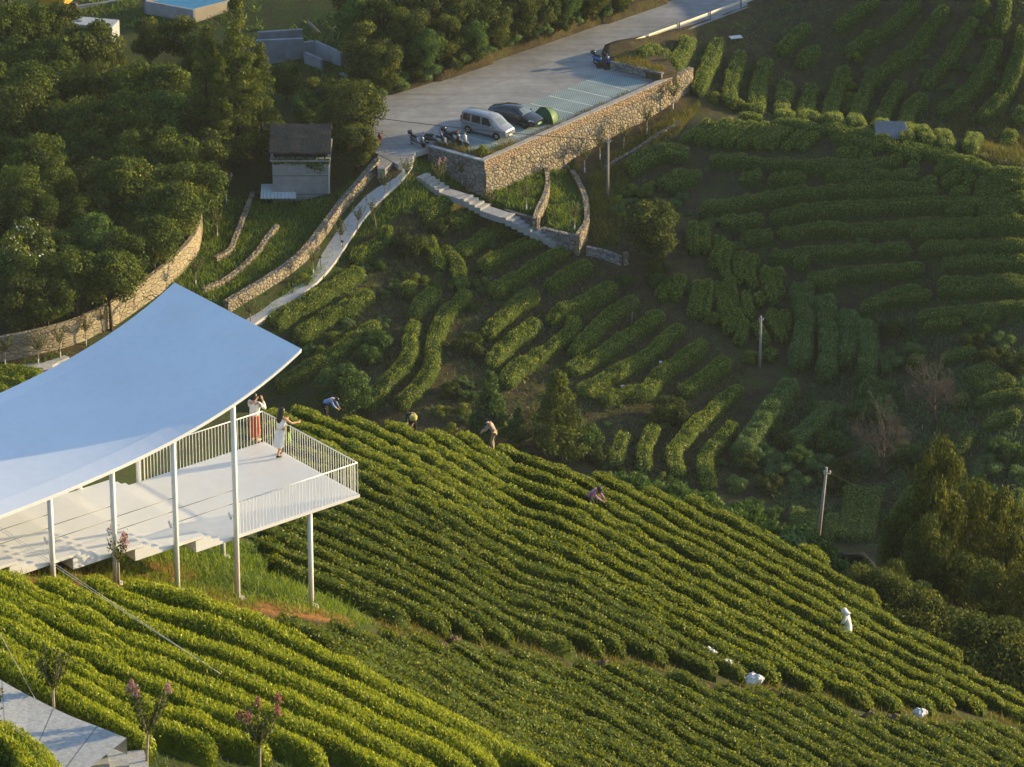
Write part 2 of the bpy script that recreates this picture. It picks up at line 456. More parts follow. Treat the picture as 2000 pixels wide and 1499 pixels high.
SLOPE_PX = [(-20, 1085), (250, 1060), (480, 1060), (505, 1075), (560, 1110), (625, 1150), (700, 1205), (740, 1222), (690, 1225), (620, 1205), (480, 1190), (380, 1170), (250, 1145), (60, 1140), (-20, 1140)]
SLOPE_W = gpoly(SLOPE_PX)
LEFTG_W = gpoly([(380, 420), (500, 375), (640, 390), (740, 320), (660, 430), (590, 510), (450, 600), (380, 600), (330, 560), (395, 460)], 250)
MOUND_W = gpoly([(1150, 350), (1200, 300), (1370, 200), (1330, 260), (1240, 330), (1215, 390), (1210, 480), (1160, 480), (1155, 420)], 250)
PATHR_W = gpoly([(785, 340), (860, 365), (830, 400), (760, 430), (700, 470), (620, 560), (530, 640), (500, 625), (640, 500), (720, 420)], 250)
LOTL_W = gpoly([(815, 300), (940, 330), (935, 372), (860, 362), (800, 330)], 250)

gmask = np.full(GX.shape, .30)
onA = GZ > 40
gmask[onA] = .52
for P_ in (SLOPE_W, LEFTG_W, MOUND_W, PATHR_W, LOTL_W, T1_W, T2_W):
    gmask[inside(P_, GX, GY)] = .85
gmask[(GX < -12) & (GY > 330) & ~onA] = np.maximum(gmask[(GX < -12) & (GY > 330) & ~onA], .55)
right = (GX > 15) & ~onA & (GY > 300)
gmask[right] = np.maximum(gmask[right], .42)
farr = (GX > 18) & (GY > 383) & ~onA
gmask[farr] = .36
gmask[(GX > 60) & ~onA] = .9
red = np.zeros(GX.shape)
ssel = inside(SLOPE_W, GX, GY)
SOIL1 = gpoly([(-20, 1112), (120, 1105), (240, 1100), (330, 1095), (390, 1120), (320, 1150), (200, 1145), (60, 1140), (-20, 1140)])
SOIL2 = gpoly([(330, 1140), (420, 1150), (560, 1180), (640, 1190), (700, 1212), (680, 1225), (560, 1205), (420, 1180)])
for P_ in (SOIL1, SOIL2):
    s_ = inside(P_, GX, GY); red[s_] = .8; gmask[s_] = .1
CUT = gpoly([(1825, 1225), (1870, 1240), (1900, 1300), (1930, 1345), (1890, 1330)])
red[inside(CUT, GX, GY)] = .55

nx, ny = len(gx), len(gy)
idx = np.arange(nx * ny).reshape(ny, nx)
TF = np.stack([idx[:-1, :-1], idx[:-1, 1:], idx[1:, 1:], idx[1:, :-1]], -1).reshape(-1, 4)
tm = np_mesh('ground', np.c_[GX.ravel(), GY.ravel(), GZ.ravel()], TF, True)
for nm, arr in (('grass', gmask), ('redsoil', red)):
    a_ = tm.attributes.new(nm, 'FLOAT', 'POINT'); a_.data.foreach_set('value', arr.ravel().astype(np.float32))
GROUND = tag(obj_from('ground', tm, None, [ground_mat()]), kind='structure')

# ------------------------------------------------------------------ camera, sun, sky
cam = bpy.data.cameras.new('camera'); cam.sensor_width = 36.0; cam.lens = FPX / 2000 * 36.0
cam.clip_start = 1.0; cam.clip_end = 6000
co = bpy.data.objects.new('camera', cam); COL.objects.link(co)
co.location = (0, 0, CAM_Z); co.rotation_euler = (PI / 2 - PITCH, 0, 0)
scene.camera = co

SUN_EL = math.radians(12.0); SUN_AZ = math.radians(21.0)      # azimuth from +X towards +Y
sd = Vector((math.cos(SUN_AZ) * math.cos(SUN_EL), math.sin(SUN_AZ) * math.cos(SUN_EL), math.sin(SUN_EL)))
sl = bpy.data.lights.new('sun', 'SUN'); sl.energy = 4.2; sl.angle = math.radians(.6); sl.color = (1.0, .76, .38)
so = bpy.data.objects.new('sun', sl); COL.objects.link(so)
so.rotation_euler = sd.to_track_quat('Z', 'Y').to_euler()
w = bpy.data.worlds.new('World'); scene.world = w; w.use_nodes = True
bg = w.node_tree.nodes['Background']
sky = w.node_tree.nodes.new('ShaderNodeTexSky'); sky.sky_type = 'NISHITA'; sky.sun_disc = False
sky.sun_elevation = SUN_EL; sky.sun_rotation = PI / 2 - SUN_AZ; sky.altitude = 300; sky.dust_density = 1.0; sky.ozone_density = 1.5
w.node_tree.links.new(sky.outputs[0], bg.inputs['Color']); bg.inputs['Strength'].default_value = .15
scene.view_settings.view_transform = 'Standard'; scene.view_settings.look = 'None'
scene.view_settings.exposure = 1.12; scene.view_settings.gamma = 1; scene.view_settings.use_curve_mapping = False
scene.render.resolution_x, scene.render.resolution_y = 1024, 767
scene.cycles.max_bounces = 7; scene.cycles.diffuse_bounces = 5; scene.cycles.transmission_bounces = 4; scene.cycles.glossy_bounces = 2
scene.cycles.transparent_max_bounces = 4
scene.cycles.use_denoising = True
scene.cycles.denoiser = 'OPENIMAGEDENOISE'
scene.cycles.denoising_input_passes = 'RGB_ALBEDO_NORMAL'
scene.cycles.denoising_prefilter = 'ACCURATE'

# ------------------------------------------------------------------ tea hedges
def resample(P, step):
    P = np.asarray(P, float)
    s = np.r_[0, np.cumsum(np.linalg.norm(np.diff(P[:, :2], axis=0), axis=1))]
    n = max(3, int(s[-1] / step) + 1)
    t = np.linspace(0, s[-1], n)
    # smooth (Catmull like) via cubic on chord length when enough points
    if len(P) >= 3:
        m = np.gradient(P, s, axis=0)
        k = np.clip(np.searchsorted(s, t, side='right') - 1, 0, len(s) - 2)
        h = (s[k + 1] - s[k])[:, None]; u = ((t - s[k])[:, None]) / h
        Q = (2 * u ** 3 - 3 * u ** 2 + 1) * P[k] + (u ** 3 - 2 * u ** 2 + u) * h * m[k] + (-2 * u ** 3 + 3 * u ** 2) * P[k + 1] + (u ** 3 - u ** 2) * h * m[k + 1]
        return Q, t
    return np.stack([np.interp(t, s, P[:, i]) for i in range(3)], 1), t

def leaf_quads(c, n, L, W, jit, up=.25, rg=rng):
    N = len(c)
    n = n + rg.normal(0, jit, (N, 3)); n /= np.linalg.norm(n, axis=1)[:, None] + 1e-9
    d = rg.normal(0, 1, (N, 3)); d[:, 2] += up * 3
    d -= n * (d * n).sum(1)[:, None]; d /= np.linalg.norm(d, axis=1)[:, None] + 1e-9
    b = np.cross(n, d)
    Ls = (L * rg.uniform(.65, 1.35, N))[:, None]; Ws = (W * rg.uniform(.7, 1.3, N))[:, None]
    V = np.empty((N, 4, 3))
    V[:, 0] = c - d * Ls * .5; V[:, 1] = c + b * Ws * .5 - d * Ls * .02
    V[:, 2] = c + d * Ls * .5 + n * Ls * .08; V[:, 3] = c - b * Ws * .5 - d * Ls * .02
    return V.reshape(-1, 3), np.arange(N * 4).reshape(N, 4)

def hedge_mesh(P, width, height, dens, L, W, seed, bumpy=1.0, tint0=.42, tvar=.21, topb=.35, up=.25, shoots=0.0):
    rg = np.random.default_rng(seed)
    Q, t = resample(P, .3)
    Q[:, 2] = ground(Q[:, 0], Q[:, 1])
    T = np.gradient(Q[:, :2], axis=0); T /= np.linalg.norm(T, axis=1)[:, None] + 1e-9
    S = np.c_[-T[:, 1], T[:, 0]]
    tot = t[-1]; r = width * .5
    def surf(tt, ph):
        """position and outward normal on the hedge surface at length tt, angle ph (0..pi)"""
        k = np.stack([np.interp(tt, t, Q[:, i]) for i in range(3)], 1)
        sx = np.stack([np.interp(tt, t, S[:, i]) for i in range(2)], 1)
        tx = np.stack([np.interp(tt, t, T[:, i]) for i in range(2)], 1)
        e = np.clip(np.minimum(tt, tot - tt) / r, 0, 1); e = np.sqrt(np.maximum(1 - (1 - e) ** 2, .0))
        ws = (1 + bumpy * (.16 * vnoise(tt, 0 * tt, 1.6, seed % 97) + .20 * vnoise(tt, ph * 1.1, .75, seed % 89 + 3)))
        hs = (1 + bumpy * (.18 * vnoise(tt, 0 * tt, 1.1, seed % 83 + 7) + .22 * vnoise(tt, ph * .9, .6, seed % 79 + 5)))
        c, s_ = np.cos(ph), np.sin(ph)
        lat = width * .5 * np.sign(c) * np.abs(c) ** .62 * ws * (.25 + .75 * e)
        zf = np.abs(s_) ** .6
        z = height * zf * hs * (.45 + .55 * e)
        x = k[:, 0] + sx[:, 0] * lat; y = k[:, 1] + sx[:, 1] * lat
        gz = ground(x, y) * (1 - zf * .6) + k[:, 2] * zf * .6
        nl = np.sign(c) * np.abs(c) ** 1.3 / width; nz = np.abs(s_) ** 1.4 / height * .8
        en = (1 - e) * np.where(tt < tot / 2, -1, 1) * .9 / width
        n = np.stack([sx[:, 0] * nl + tx[:, 0] * en, sx[:, 1] * nl + tx[:, 1] * en, nz + .02], 1)
        n /= np.linalg.norm(n, axis=1)[:, None]
        return np.stack([x, y, gz + z], 1), n, zf
    # inner hull
    ph = np.linspace(0, PI, 9); nt_ = len(t)
    TT, PH = np.meshgrid(t, ph, indexing='ij')
    p, n, zf = surf(TT.ravel(), PH.ravel())
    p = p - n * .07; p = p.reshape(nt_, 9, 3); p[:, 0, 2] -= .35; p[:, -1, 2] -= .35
    idx = np.arange(nt_ * 9).reshape(nt_, 9)
    HF = np.stack([idx[:-1, :-1], idx[1:, :-1], idx[1:, 1:], idx[:-1, 1:]], -1).reshape(-1, 4)
    # leaves
    girth = width * .8 + height * 1.7
    N = int(dens * tot * girth)
    tt = rg.uniform(0, tot, N); phl = np.clip(rg.beta(1.25, 1.25, N), .02, .98) * PI
    c, nn, zfl = surf(tt, phl)
    c = c + nn * rg.uniform(-.05, .05, N)[:, None] * (L / .1)
    tint = rg.normal(tint0, tvar, N) + topb * (zfl - .75) + .12 * vnoise(tt, phl * .7, .8, seed % 71)  # tops lighter for young flush; flank shade also put into the tint
    V, F = leaf_quads(c, nn, L, W, .8, up, rg)
    Vs = [p.reshape(-1, 3), V]; Fs = [HF, F + nt_ * 9]; tints = [np.full(len(HF), .1), tint]
    if shoots:
        M = int(shoots * tot * width)
        tt = rg.uniform(0, tot, M); phl = rg.uniform(.22, .78, M) * PI
        c, nn, zfl = surf(tt, phl)
        nn2 = rg.normal(0, 1, (M, 3)); nn2[:, 2] *= .2
        V2, F2 = leaf_quads(c + np.array([0, 0, L * .45]), nn2, L * 1.5, W * .7, .1, 1.6, rg)
        Vs.append(V2); Fs.append(F2 + nt_ * 9 + len(V)); tints.append(rg.normal(tint0 + .32, .12, M))
    Vall = np.concatenate(Vs); Fall = np.concatenate(Fs)
    org = Q[len(Q) // 2].copy()
    me = np_mesh('tea_row', Vall - org, Fall)
    mi = np.ones(len(Fall), np.int32); mi[:len(HF)] = 0
    me.polygons.foreach_set('material_index', mi)
    sm = np.zeros(len(Fall), bool); sm[:len(HF)] = True
    me.polygons.foreach_set('use_smooth', sm)
    face_attr(me, 'tint', np.clip(np.concatenate(tints), 0, 1))
    return me, org

NLEAF = [0]
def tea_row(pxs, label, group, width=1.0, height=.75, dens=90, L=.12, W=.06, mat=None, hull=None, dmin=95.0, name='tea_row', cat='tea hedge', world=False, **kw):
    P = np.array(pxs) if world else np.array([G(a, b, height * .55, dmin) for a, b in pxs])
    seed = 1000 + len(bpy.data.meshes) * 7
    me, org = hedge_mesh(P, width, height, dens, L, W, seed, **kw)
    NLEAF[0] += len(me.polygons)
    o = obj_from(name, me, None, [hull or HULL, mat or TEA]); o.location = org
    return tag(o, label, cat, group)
# ------------------------------------------------------------------ near hillside rows
M_X = [380, 480, 560, 630, 750, 850, 1000, 1125, 1225, 1325, 1500, 1650, 1740, 1900, 2100]
M_Y = [740, 765, 800, 825, 880, 930, 1020, 1065, 1120, 1175, 1265, 1350, 1400, 1480, 1585]
def rowM(x): return np.interp(x, M_X, M_Y)
R1_X = [-80, 0, 248, 350, 500, 625, 750, 900, 1040, 1150]; R1_Y = [1010, 1040, 1149, 1176, 1226, 1284, 1349, 1424, 1499, 1560]
S_X = [560, 690, 725, 820, 905, 1000, 1060, 1140, 1225, 1340, 1412, 1525, 1605, 1675, 1740, 1812, 1900, 2000, 2120]
S_Y = [1195, 1218, 1224, 1234, 1250, 1264, 1274, 1288, 1285, 1314, 1334, 1342, 1358, 1388, 1392, 1404, 1399, 1412, 1425]
C_X = [c[0] for c in CREST]; C_Y = [c[1] for c in CREST]

# young bright rows
for k in range(9):
    x0 = [240, 165, 78, -40, -60, -60, -60, -60, -60][k]
    x1 = [1120, 1060, 990, 930, 800, 640, 528, 425, 303][k]
    xs = np.arange(x0, x1 + 1, 45.0) if x1 - x0 > 100 else np.linspace(x0, x1, 3)
    xs = np.r_[xs[:-1], x1] if xs[-1] != x1 else xs
    sp = np.interp(xs, [0, 300, 425, 525, 640, 1000], [33, 37.5, 39.5, 40.5, 40, 38])
    ys = np.interp(xs, R1_X, R1_Y) + k * sp
    keep = ys < 1545
    pts = list(zip(xs[keep], ys[keep]))
    n = 9 - k
    where = 'beside the stone path' if n == 1 else 'up from the stone path'
    tea_row(pts, f'bright yellow-green young tea row, {ordinal(n)} {where}' if n < 9 else 'bright yellow-green tea row bordering the dark tea, farthest from the stone path',
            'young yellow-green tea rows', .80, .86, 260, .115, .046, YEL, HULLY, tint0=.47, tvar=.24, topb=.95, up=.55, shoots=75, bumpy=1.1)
tea_row([(-60, 1425), (-10, 1445), (30, 1465), (62, 1490), (80, 1530)], 'bright rounded tea row end on the left side of the stone path', 'young yellow-green tea rows',
        1.35, .95, 260, .115, .046, YEL, HULLY, tint0=.47, tvar=.24, topb=.9, up=.55, shoots=75)

# dark glossy rows: upper part runs from the crest down to the rocky gap, lower part from the gap to the frame
nu = nl = 0
for j in range(-10, 18):
    sp = 26.0
    xs = np.arange(400, 2121, 20.0)
    ys = rowM(xs) + j * sp
    cr = np.interp(xs, C_X, C_Y) + 14
    sy = np.interp(xs, S_X, S_Y)
    r1 = np.interp(xs, R1_X, R1_Y, right=1700)
    lx = 500 if j < 9 else 490
    up = (ys > cr) & (ys < sy - 9) & (xs > lx)
    if j == 12: up &= xs > 505
    if j > 12: up &= False
    if up.sum() > 3:
        nu += 1
        pts = list(zip(xs[up], ys[up]))
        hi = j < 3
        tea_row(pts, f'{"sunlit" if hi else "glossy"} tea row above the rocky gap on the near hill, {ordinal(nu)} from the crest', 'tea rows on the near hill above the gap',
                .76, .68, 170, .12, .058, TEALIT if hi else TEA, tint0=.46 if hi else .42, tvar=.18, topb=.5, bumpy=1.5)
    lo = (ys > sy + 9) & (ys < 1545) & (ys < r1 - 20) & (xs > 405) & (xs < 2100)
    if j == 17: lo &= xs > 415
    if lo.sum() > 3:
        nl += 1
        pts = list(zip(xs[lo], ys[lo]))
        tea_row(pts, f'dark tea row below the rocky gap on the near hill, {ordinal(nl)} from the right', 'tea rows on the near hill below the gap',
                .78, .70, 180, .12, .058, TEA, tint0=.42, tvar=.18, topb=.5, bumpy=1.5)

# ------------------------------------------------------------------ terraces beyond the crest
MID = [
 [(757,443),(748,471),(710,492),(691,513)], [(706,526),(672,547),(634,570),(605,589),(567,608),(531,633)], [(725,572),(691,593),(653,612),(615,635),(592,655),(585,668)],
 [(738,632),(700,656),(662,683),(634,702),(605,717),(567,740),(539,755)], [(805,551),(797,565),(790,578)], [(852,565),(838,580),(824,594),(805,622)],
 [(811,630),(801,664),(799,698),(782,721),(757,746),(729,778),(710,795)], [(915,570),(896,590),(871,612),(858,641),(847,673),(843,711),(832,736),(811,761),(776,793)],
 [(834,460),(842,486),(863,526)], [(861,486),(882,502),(895,521),(897,541),(899,562)], [(885,388),(847,405),(823,424)], [(941,410),(914,418),(891,431),(880,439)],
 [(1018,439),(980,446),(948,464),(918,481),(889,494)], [(1064,464),(1028,477),(990,494),(961,509),(937,526)], [(1110,488),(1075,505),(1047,521),(1018,538),(986,555),(961,578)],
 [(1155,515),(1123,530),(1094,545),(1066,562)], [(1050,571),(1011,594),(983,620),(960,641),(951,658)], [(1051,626),(1021,653),(992,673),(973,692),(960,717)],
 [(1203,559),(1166,578),(1128,597),(1097,607),(1074,632)], [(1124,620),(1112,653),(1087,672),(1059,691),(1030,708),(1002,727),(983,751)],
 [(1246,586),(1214,601),(1185,620),(1163,645),(1138,672),(1119,694)], [(1294,611),(1261,634),(1229,656),(1199,675),(1166,698),(1128,715),(1111,727)],
 [(1334,637),(1305,656),(1280,683),(1252,704),(1223,721),(1195,734),(1157,753),(1134,770)], [(1375,668),(1356,687),(1328,706),(1299,725),(1277,746),(1261,765),(1223,770),(1191,778),(1172,786)],
 [(1425,704),(1398,721),(1370,742),(1343,759),(1332,770)], [(1446,755),(1416,780),(1387,808),(1355,833),(1332,861),(1317,880),(1317,905),(1330,928)],
 [(1435,833),(1412,858),(1387,882),(1376,905),(1380,928),(1387,953)], [(1220,846),(1209,871),(1203,909)], [(1279,835),(1268,858),(1258,886),(1258,918)]]
MID_L = ['beside the grassy verge, right of the walkway', 'longest of the rows just below the stone walkway', 'just above the white roof corner, second row below the walkway',
 'ending at the crest by the blue-shirted picker', 'shortest on the terraces, a stub left of the two long curved rows', 'stubby, topping the left one of the two long curved rows',
 'left one of the two long curved rows above the crest', 'right one of the two long curved rows above the crest', 'left one of two short rows running down from the dark round bush',
 'right one of two short rows running down from the dark round bush', 'tall and weedy at the top of the terraces below the stairs', 'first below the middle landing of the stairs',
 'ending at the lowest flight of the stairs', 'ending at the foot of the stairs', 'first below the foot of the stairs', 'below the corner of the curved stone walls',
 'with a hooked upper end, in the middle of the terraces', 'lying between the hooked row and the long forked one', 'fork branch ending under the broken stone wall',
 'long, running down behind the vine-covered conifers', 'topped by a lone sapling', 'first right of the sapling row', 'longest one, passing right above the big conifer',
 'ending in a horizontal tail below a white scrap', 'short one with a loose weedy upper end', 'long hooked one beside the dirt footpath', 'last one before the tall weed strip',
 'short upright one right of the crest bushes', 'upright one beside the olive bush']
for pts, lb in zip(MID, MID_L):
    tea_row(pts, 'terrace row, ' + lb, 'clipped tea rows on the brown terraces', 1.36, .88, 95, .15, .075, TEAM, dmin=250, tint0=.46, topb=.45, bumpy=1.6, shoots=14)

FAN = [[(1353,434),(1354,468),(1354,495)], [(1377,438),(1375,468),(1379,493)], [(1408,462),(1402,491),(1392,521)],
 [(1429,474),(1417,496),(1413,521),(1425,552),(1430,582),(1436,610),(1449,631),(1449,654),(1440,671)], [(1457,495),(1446,514),(1442,536),(1449,553)],
 [(1476,498),(1463,525),(1467,548),(1476,561)], [(1503,523),(1495,544),(1505,571),(1516,593)], [(1522,525),(1516,552),(1529,580)], [(1307,552),(1294,571),(1284,582)],
 [(1330,536),(1326,563),(1313,584)], [(1362,548),(1362,578),(1356,607),(1349,618)], [(1383,548),(1383,574),(1379,597),(1372,620)], [(1406,553),(1408,582),(1413,612),(1423,631),(1427,650)],
 [(1457,571),(1459,597),(1465,620)], [(1478,574),(1483,585),(1488,595)], [(1508,607),(1512,631),(1522,652),(1531,664)], [(1531,607),(1533,631),(1537,650)],
 [(1474,631),(1489,654),(1497,673)], [(1514,683),(1505,692),(1497,700)]]
FAN_L = ['touching the round dark tree, first of the top pair', 'second of the top pair right of the round dark tree', 'short, left of the longest one', 'longest one, snaking down the middle',
 'left of a pair under the horizontal terraces', 'right of a pair under the horizontal terraces', 'left of the topmost pair beside the tall weeds', 'right of the topmost pair beside the tall weeds',
 'left of a pair below the round dark tree', 'right of a pair below the round dark tree', 'left of a pair above the dirt crossing', 'right of a pair above the dirt crossing',
 'running down just left of the longest one, lower half', 'short one right of the middle of the longest one', 'stub above the pole', 'first right of the top of the pole', 'second right of the top of the pole, against the weeds',
 'directly behind the utility pole', 'stub at the bottom by the pole foot']
for pts, lb in zip(FAN, FAN_L):
    tea_row(pts, 'fan plot row, ' + lb, 'olive tea rows of the fan-shaped plot', 1.12, .85, 95, .15, .075, TEAM, dmin=250, tint0=.50, topb=.45, bumpy=1.5, shoots=12)

HILL = [[(1225,330),(1250,306),(1285,292),(1345,294)], [(1232,340),(1256,322),(1296,305),(1348,303)], [(1385,310),(1440,314),(1500,318),(1560,322),(1640,326),(1700,322),(1750,318)],
 [(1445,346),(1467,347),(1490,347)], [(1500,350),(1538,350),(1575,348)], [(1612,346),(1700,344),(1792,345)], [(1290,356),(1320,346),(1344,336)], [(1296,366),(1330,354),(1370,340)],
 [(1366,412),(1420,402),(1480,392),(1540,382),(1600,376),(1660,371),(1740,369),(1835,374)], [(1406,434),(1450,432),(1492,427)],
 [(1502,427),(1560,415),(1600,411),(1680,406),(1800,400),(1860,397),(1940,400),(2015,396)], [(1846,410),(1875,411),(1904,412)], [(1912,412),(1950,413),(1988,414)],
 [(1446,466),(1480,463),(1510,460)], [(1518,455),(1598,449),(1680,448),(1740,446),(1800,440),(1900,438),(2015,436)], [(1780,455),(1850,453),(1916,451)],
 [(1504,500),(1580,496),(1660,492),(1756,488),(1780,492)], [(1794,488),(1900,482),(2015,484)], [(1550,512),(1567,512),(1584,512)], [(1576,544),(1640,538),(1700,533),(1806,525)],
 [(1586,556),(1610,552),(1636,548)], [(1838,520),(1920,514),(2015,512)], [(1680,602),(1740,587),(1820,577)], [(1712,582),(1760,574),(1800,570)], [(1830,556),(1920,553),(2015,552)], [(1832,567),(1920,564),(2015,563)],
 [(1790,622),(1880,610),(2015,600)], [(1804,638),(1840,634),(1880,630)], [(1884,620),(1920,616),(1958,612)]]
for i, pts in enumerate(HILL):
    n = sum(1 for q in HILL[:i] if True) + 1
    side = 'left' if pts[0][0] < 1480 else ('right' if pts[0][0] > 1770 else 'middle')
    ln = abs(pts[-1][0] - pts[0][0]); kind_ = 'long' if ln > 180 else ('short' if ln < 90 else 'medium-length')
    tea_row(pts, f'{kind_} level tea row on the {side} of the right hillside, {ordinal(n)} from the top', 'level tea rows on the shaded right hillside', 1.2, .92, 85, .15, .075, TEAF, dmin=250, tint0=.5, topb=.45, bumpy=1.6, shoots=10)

CAP = [[(1332,274),(1366,254),(1392,238)], [(1360,278),(1390,260),(1426,234)], [(1390,282),(1420,260),(1452,238)], [(1416,286),(1446,260),(1476,240)], [(1444,288),(1472,264),(1500,242)],
 [(1474,289),(1500,266),(1524,246)], [(1500,290),(1520,270),(1544,250)], [(1530,292),(1550,274),(1570,258)], [(1560,292),(1576,276),(1598,262)]]
for i, pts in enumerate(CAP):
    tea_row(pts, f'short slanting tea row of the dense hilltop plot, {ordinal(i + 1)} from the stone wall', 'slanting tea rows on the hilltop', 1.25, .8, 90, .15, .075, TEAM, dmin=250, tint0=.5, topb=.4, bumpy=1.1)
TOP = [[(1440,228),(1465,229),(1490,232)], [(1510,238),(1550,242),(1598,254)], [(1600,248),(1650,262),(1690,278),(1730,288)], [(1620,250),(1680,260),(1720,270),(1760,294),(1800,308)],
 [(1760,282),(1820,300),(1880,324),(1900,338)], [(1800,290),(1860,308),(1920,328),(1936,338)], [(1940,332),(1970,337),(2010,342)], [(1930,342),(1970,354),(2010,368)], [(1626,266),(1650,271),(1668,278)],
 [(1640,292),(1650,302),(1652,314)], [(1668,288),(1664,300),(1668,312)], [(1700,296),(1690,306),(1700,314)], [(1745,302),(1752,314),(1745,326)], [(1790,318),(1782,328),(1790,338)],
 [(1824,334),(1838,330),(1850,324)], [(1792,362),(1812,357),(1830,352)], [(1836,360),(1856,350),(1876,340)], [(1854,378),(1875,376),(1896,374)], [(1880,356),(1892,350),(1904,344)],
 [(1900,386),(1925,373),(1950,358)], [(1932,388),(1955,376),(1978,364)], [(1910,366),(1919,357),(1928,348)], [(1946,400),(1973,391),(2010,380)]]
for i, pts in enumerate(TOP):
    where = 'running along the skyline' if i < 8 else 'in the cluster below the skyline'
    tea_row(pts, f'tea row {where} of the right hill, {ordinal(i + 1 if i < 8 else i - 7)} from the left', 'tea rows on the crest of the right hill', 1.15, .8, 90, .15, .075, TEAM, dmin=250, tint0=.48, topb=.4, bumpy=1.0)

FAR = [[(1246,112),(1268,103),(1290,94)], [(1276,128),(1290,114),(1304,100)], [(1312,136),(1328,112),(1348,74)], [(1360,180),(1376,146),(1392,112),(1406,80)], [(1426,202),(1428,172),(1436,140),(1448,104)],
 [(1480,216),(1480,180),(1488,144),(1502,116)], [(1538,230),(1530,196),(1538,160)], [(1524,104),(1550,74),(1580,50)], [(1584,236),(1578,200),(1586,166)], [(1560,128),(1580,110),(1598,94)],
 [(1632,246),(1628,200),(1640,160),(1652,132)], [(1676,250),(1674,220),(1688,184),(1704,156),(1740,130),(1790,94),(1820,50),(1850,12)], [(1654,104),(1690,80),(1740,54),(1770,24),(1795,-4)],
 [(1630,54),(1680,24),(1716,2)], [(1724,248),(1730,216),(1744,186),(1766,160)], [(1772,276),(1770,240),(1776,214),(1810,186)], [(1806,168),(1836,136),(1864,100),(1886,64),(1906,38)],
 [(1830,220),(1880,190),(1910,156),(1936,110),(1950,80)], [(1910,232),(1950,200),(1976,150),(1992,100),(1998,50)], [(1952,66),(1960,30),(1966,-6)], [(1912,28),(1916,12),(1919,-6)],
 [(1806,254),(1810,270),(1818,284)], [(1846,260),(1847,278),(1852,296)], [(1906,264),(1898,280),(1894,296)], [(1980,236),(1990,226),(2000,212)], [(1960,280),(1970,268),(1980,256)]]
FARX = sorted(range(len(FAR)), key=lambda i: sum(p[0] for p in FAR[i]) / len(FAR[i]))
for i, pts in enumerate(FAR):
    n = FARX.index(i) + 1
    ln = math.dist(pts[0], pts[-1]); kind_ = 'long' if ln > 150 else ('short' if ln < 60 else 'medium')
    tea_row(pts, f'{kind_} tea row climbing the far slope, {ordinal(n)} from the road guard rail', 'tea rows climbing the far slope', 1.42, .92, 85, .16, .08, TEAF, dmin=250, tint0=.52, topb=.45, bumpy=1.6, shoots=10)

VAL = [[(1558,994),(1558,1012),(1558,1030)], [(1588,1000),(1583,1020),(1578,1038)], [(1626,1006),(1624,1030),(1622,1050)], [(1662,950),(1658,1010),(1648,1050)], [(1688,958),(1682,1010),(1672,1052)],
 [(1716,954),(1706,990),(1690,1050)], [(1786,954),(1762,990),(1744,1046)], [(1890,846),(1876,880),(1856,900),(1836,926)], [(1996,808),(1950,820),(1920,836)], [(2006,768),(1940,778),(1904,790)],
 [(1888,724),(1912,744),(1936,764)], [(1900,720),(1930,740),(1960,760)], [(1920,712),(1950,733),(1978,754)], [(1868,776),(1879,784),(1890,792)], [(1774,702),(1790,704),(1806,706)], [(1836,698),(1872,693),(1908,686)],
 [(1992,960),(1975,1010),(1965,1050)]]
VAL_L = ['leftmost on the valley floor behind the pole', 'second from the left on the valley floor, behind the pole', 'first right of the pole on the valley floor', 'second right of the pole on the valley floor',
 'third right of the pole on the valley floor', 'fourth right of the pole on the valley floor', 'widest on the valley floor beside the gravel track', 'along the left side of the gravel track', 'upper one beside the bend of the gravel track',
 'above the bend of the track, running level', 'lowest of the three slanting rows', 'middle of the three slanting rows', 'topmost of the three slanting rows', 'stub at the foot of the three slanting rows',
 'half hidden above the bare tree', 'level one under the yellow shrub', 'at the right edge behind the sunlit trees']
for pts, lb in zip(VAL, VAL_L):
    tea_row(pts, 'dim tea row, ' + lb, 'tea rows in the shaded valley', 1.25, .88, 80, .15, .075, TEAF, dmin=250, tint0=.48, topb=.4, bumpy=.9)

STRIP = [[(1564,556),(1570,590),(1572,630),(1568,670),(1560,716)], [(1608,580),(1616,630),(1620,690),(1612,740)], [(1655,608),(1661,660),(1652,712)], [(1688,632),(1696,690),(1690,738)],
 [(1548,745),(1512,795),(1475,845),(1448,890)], [(1622,790),(1585,840),(1545,870)], [(1690,745),(1720,780),(1735,820)]]
STRIP_L = ['leftmost column beside the fan-shaped plot', 'second column from the fan-shaped plot', 'third column from the fan-shaped plot', 'rightmost column under the level rows', 'running down-left beside the dirt footpath', 'below the second column', 'running down to the bare trees']
for pts, lb in zip(STRIP, STRIP_L):
    tea_row(pts, 'tall grey-green weed bank in the gully, ' + lb, 'tall weed banks in the gully', 1.75, 1.35, 85, .24, .055, WEED, dmin=250, name='weed_bank', cat='weeds', tint0=.5, tvar=.2, topb=.4, bumpy=1.5, up=.8)
# ------------------------------------------------------------------ the white pavilion
PAV_N = at_d(703, 966, 152.0)                       # near corner of the deck's free end, at deck level
PA_ = math.radians(38.9)
ax_a = np.array([math.cos(PA_), math.sin(PA_), 0.0]); ax_c = np.array([-math.sin(PA_), math.cos(PA_), 0.0])
PW = 5.25                                           # deck width
BAY, U0, RISE = 2.3, 4.95, .137
def pv(u, v, h): return PAV_N - ax_a * u + ax_c * v + np.array([0, 0, h])
def lvl(u):
    """floor level at distance u from the free end"""
    z = 0.0
    for k in range(8):
        for s in range(3):
            if u > 5.55 + BAY * k + .3 * s: z += RISE
    return z
def roof_h(u): return 5.9 - 2.6 * (1 - math.exp(-(u - 2.36) / 4.64)) + .10 * max(0, u - 16)

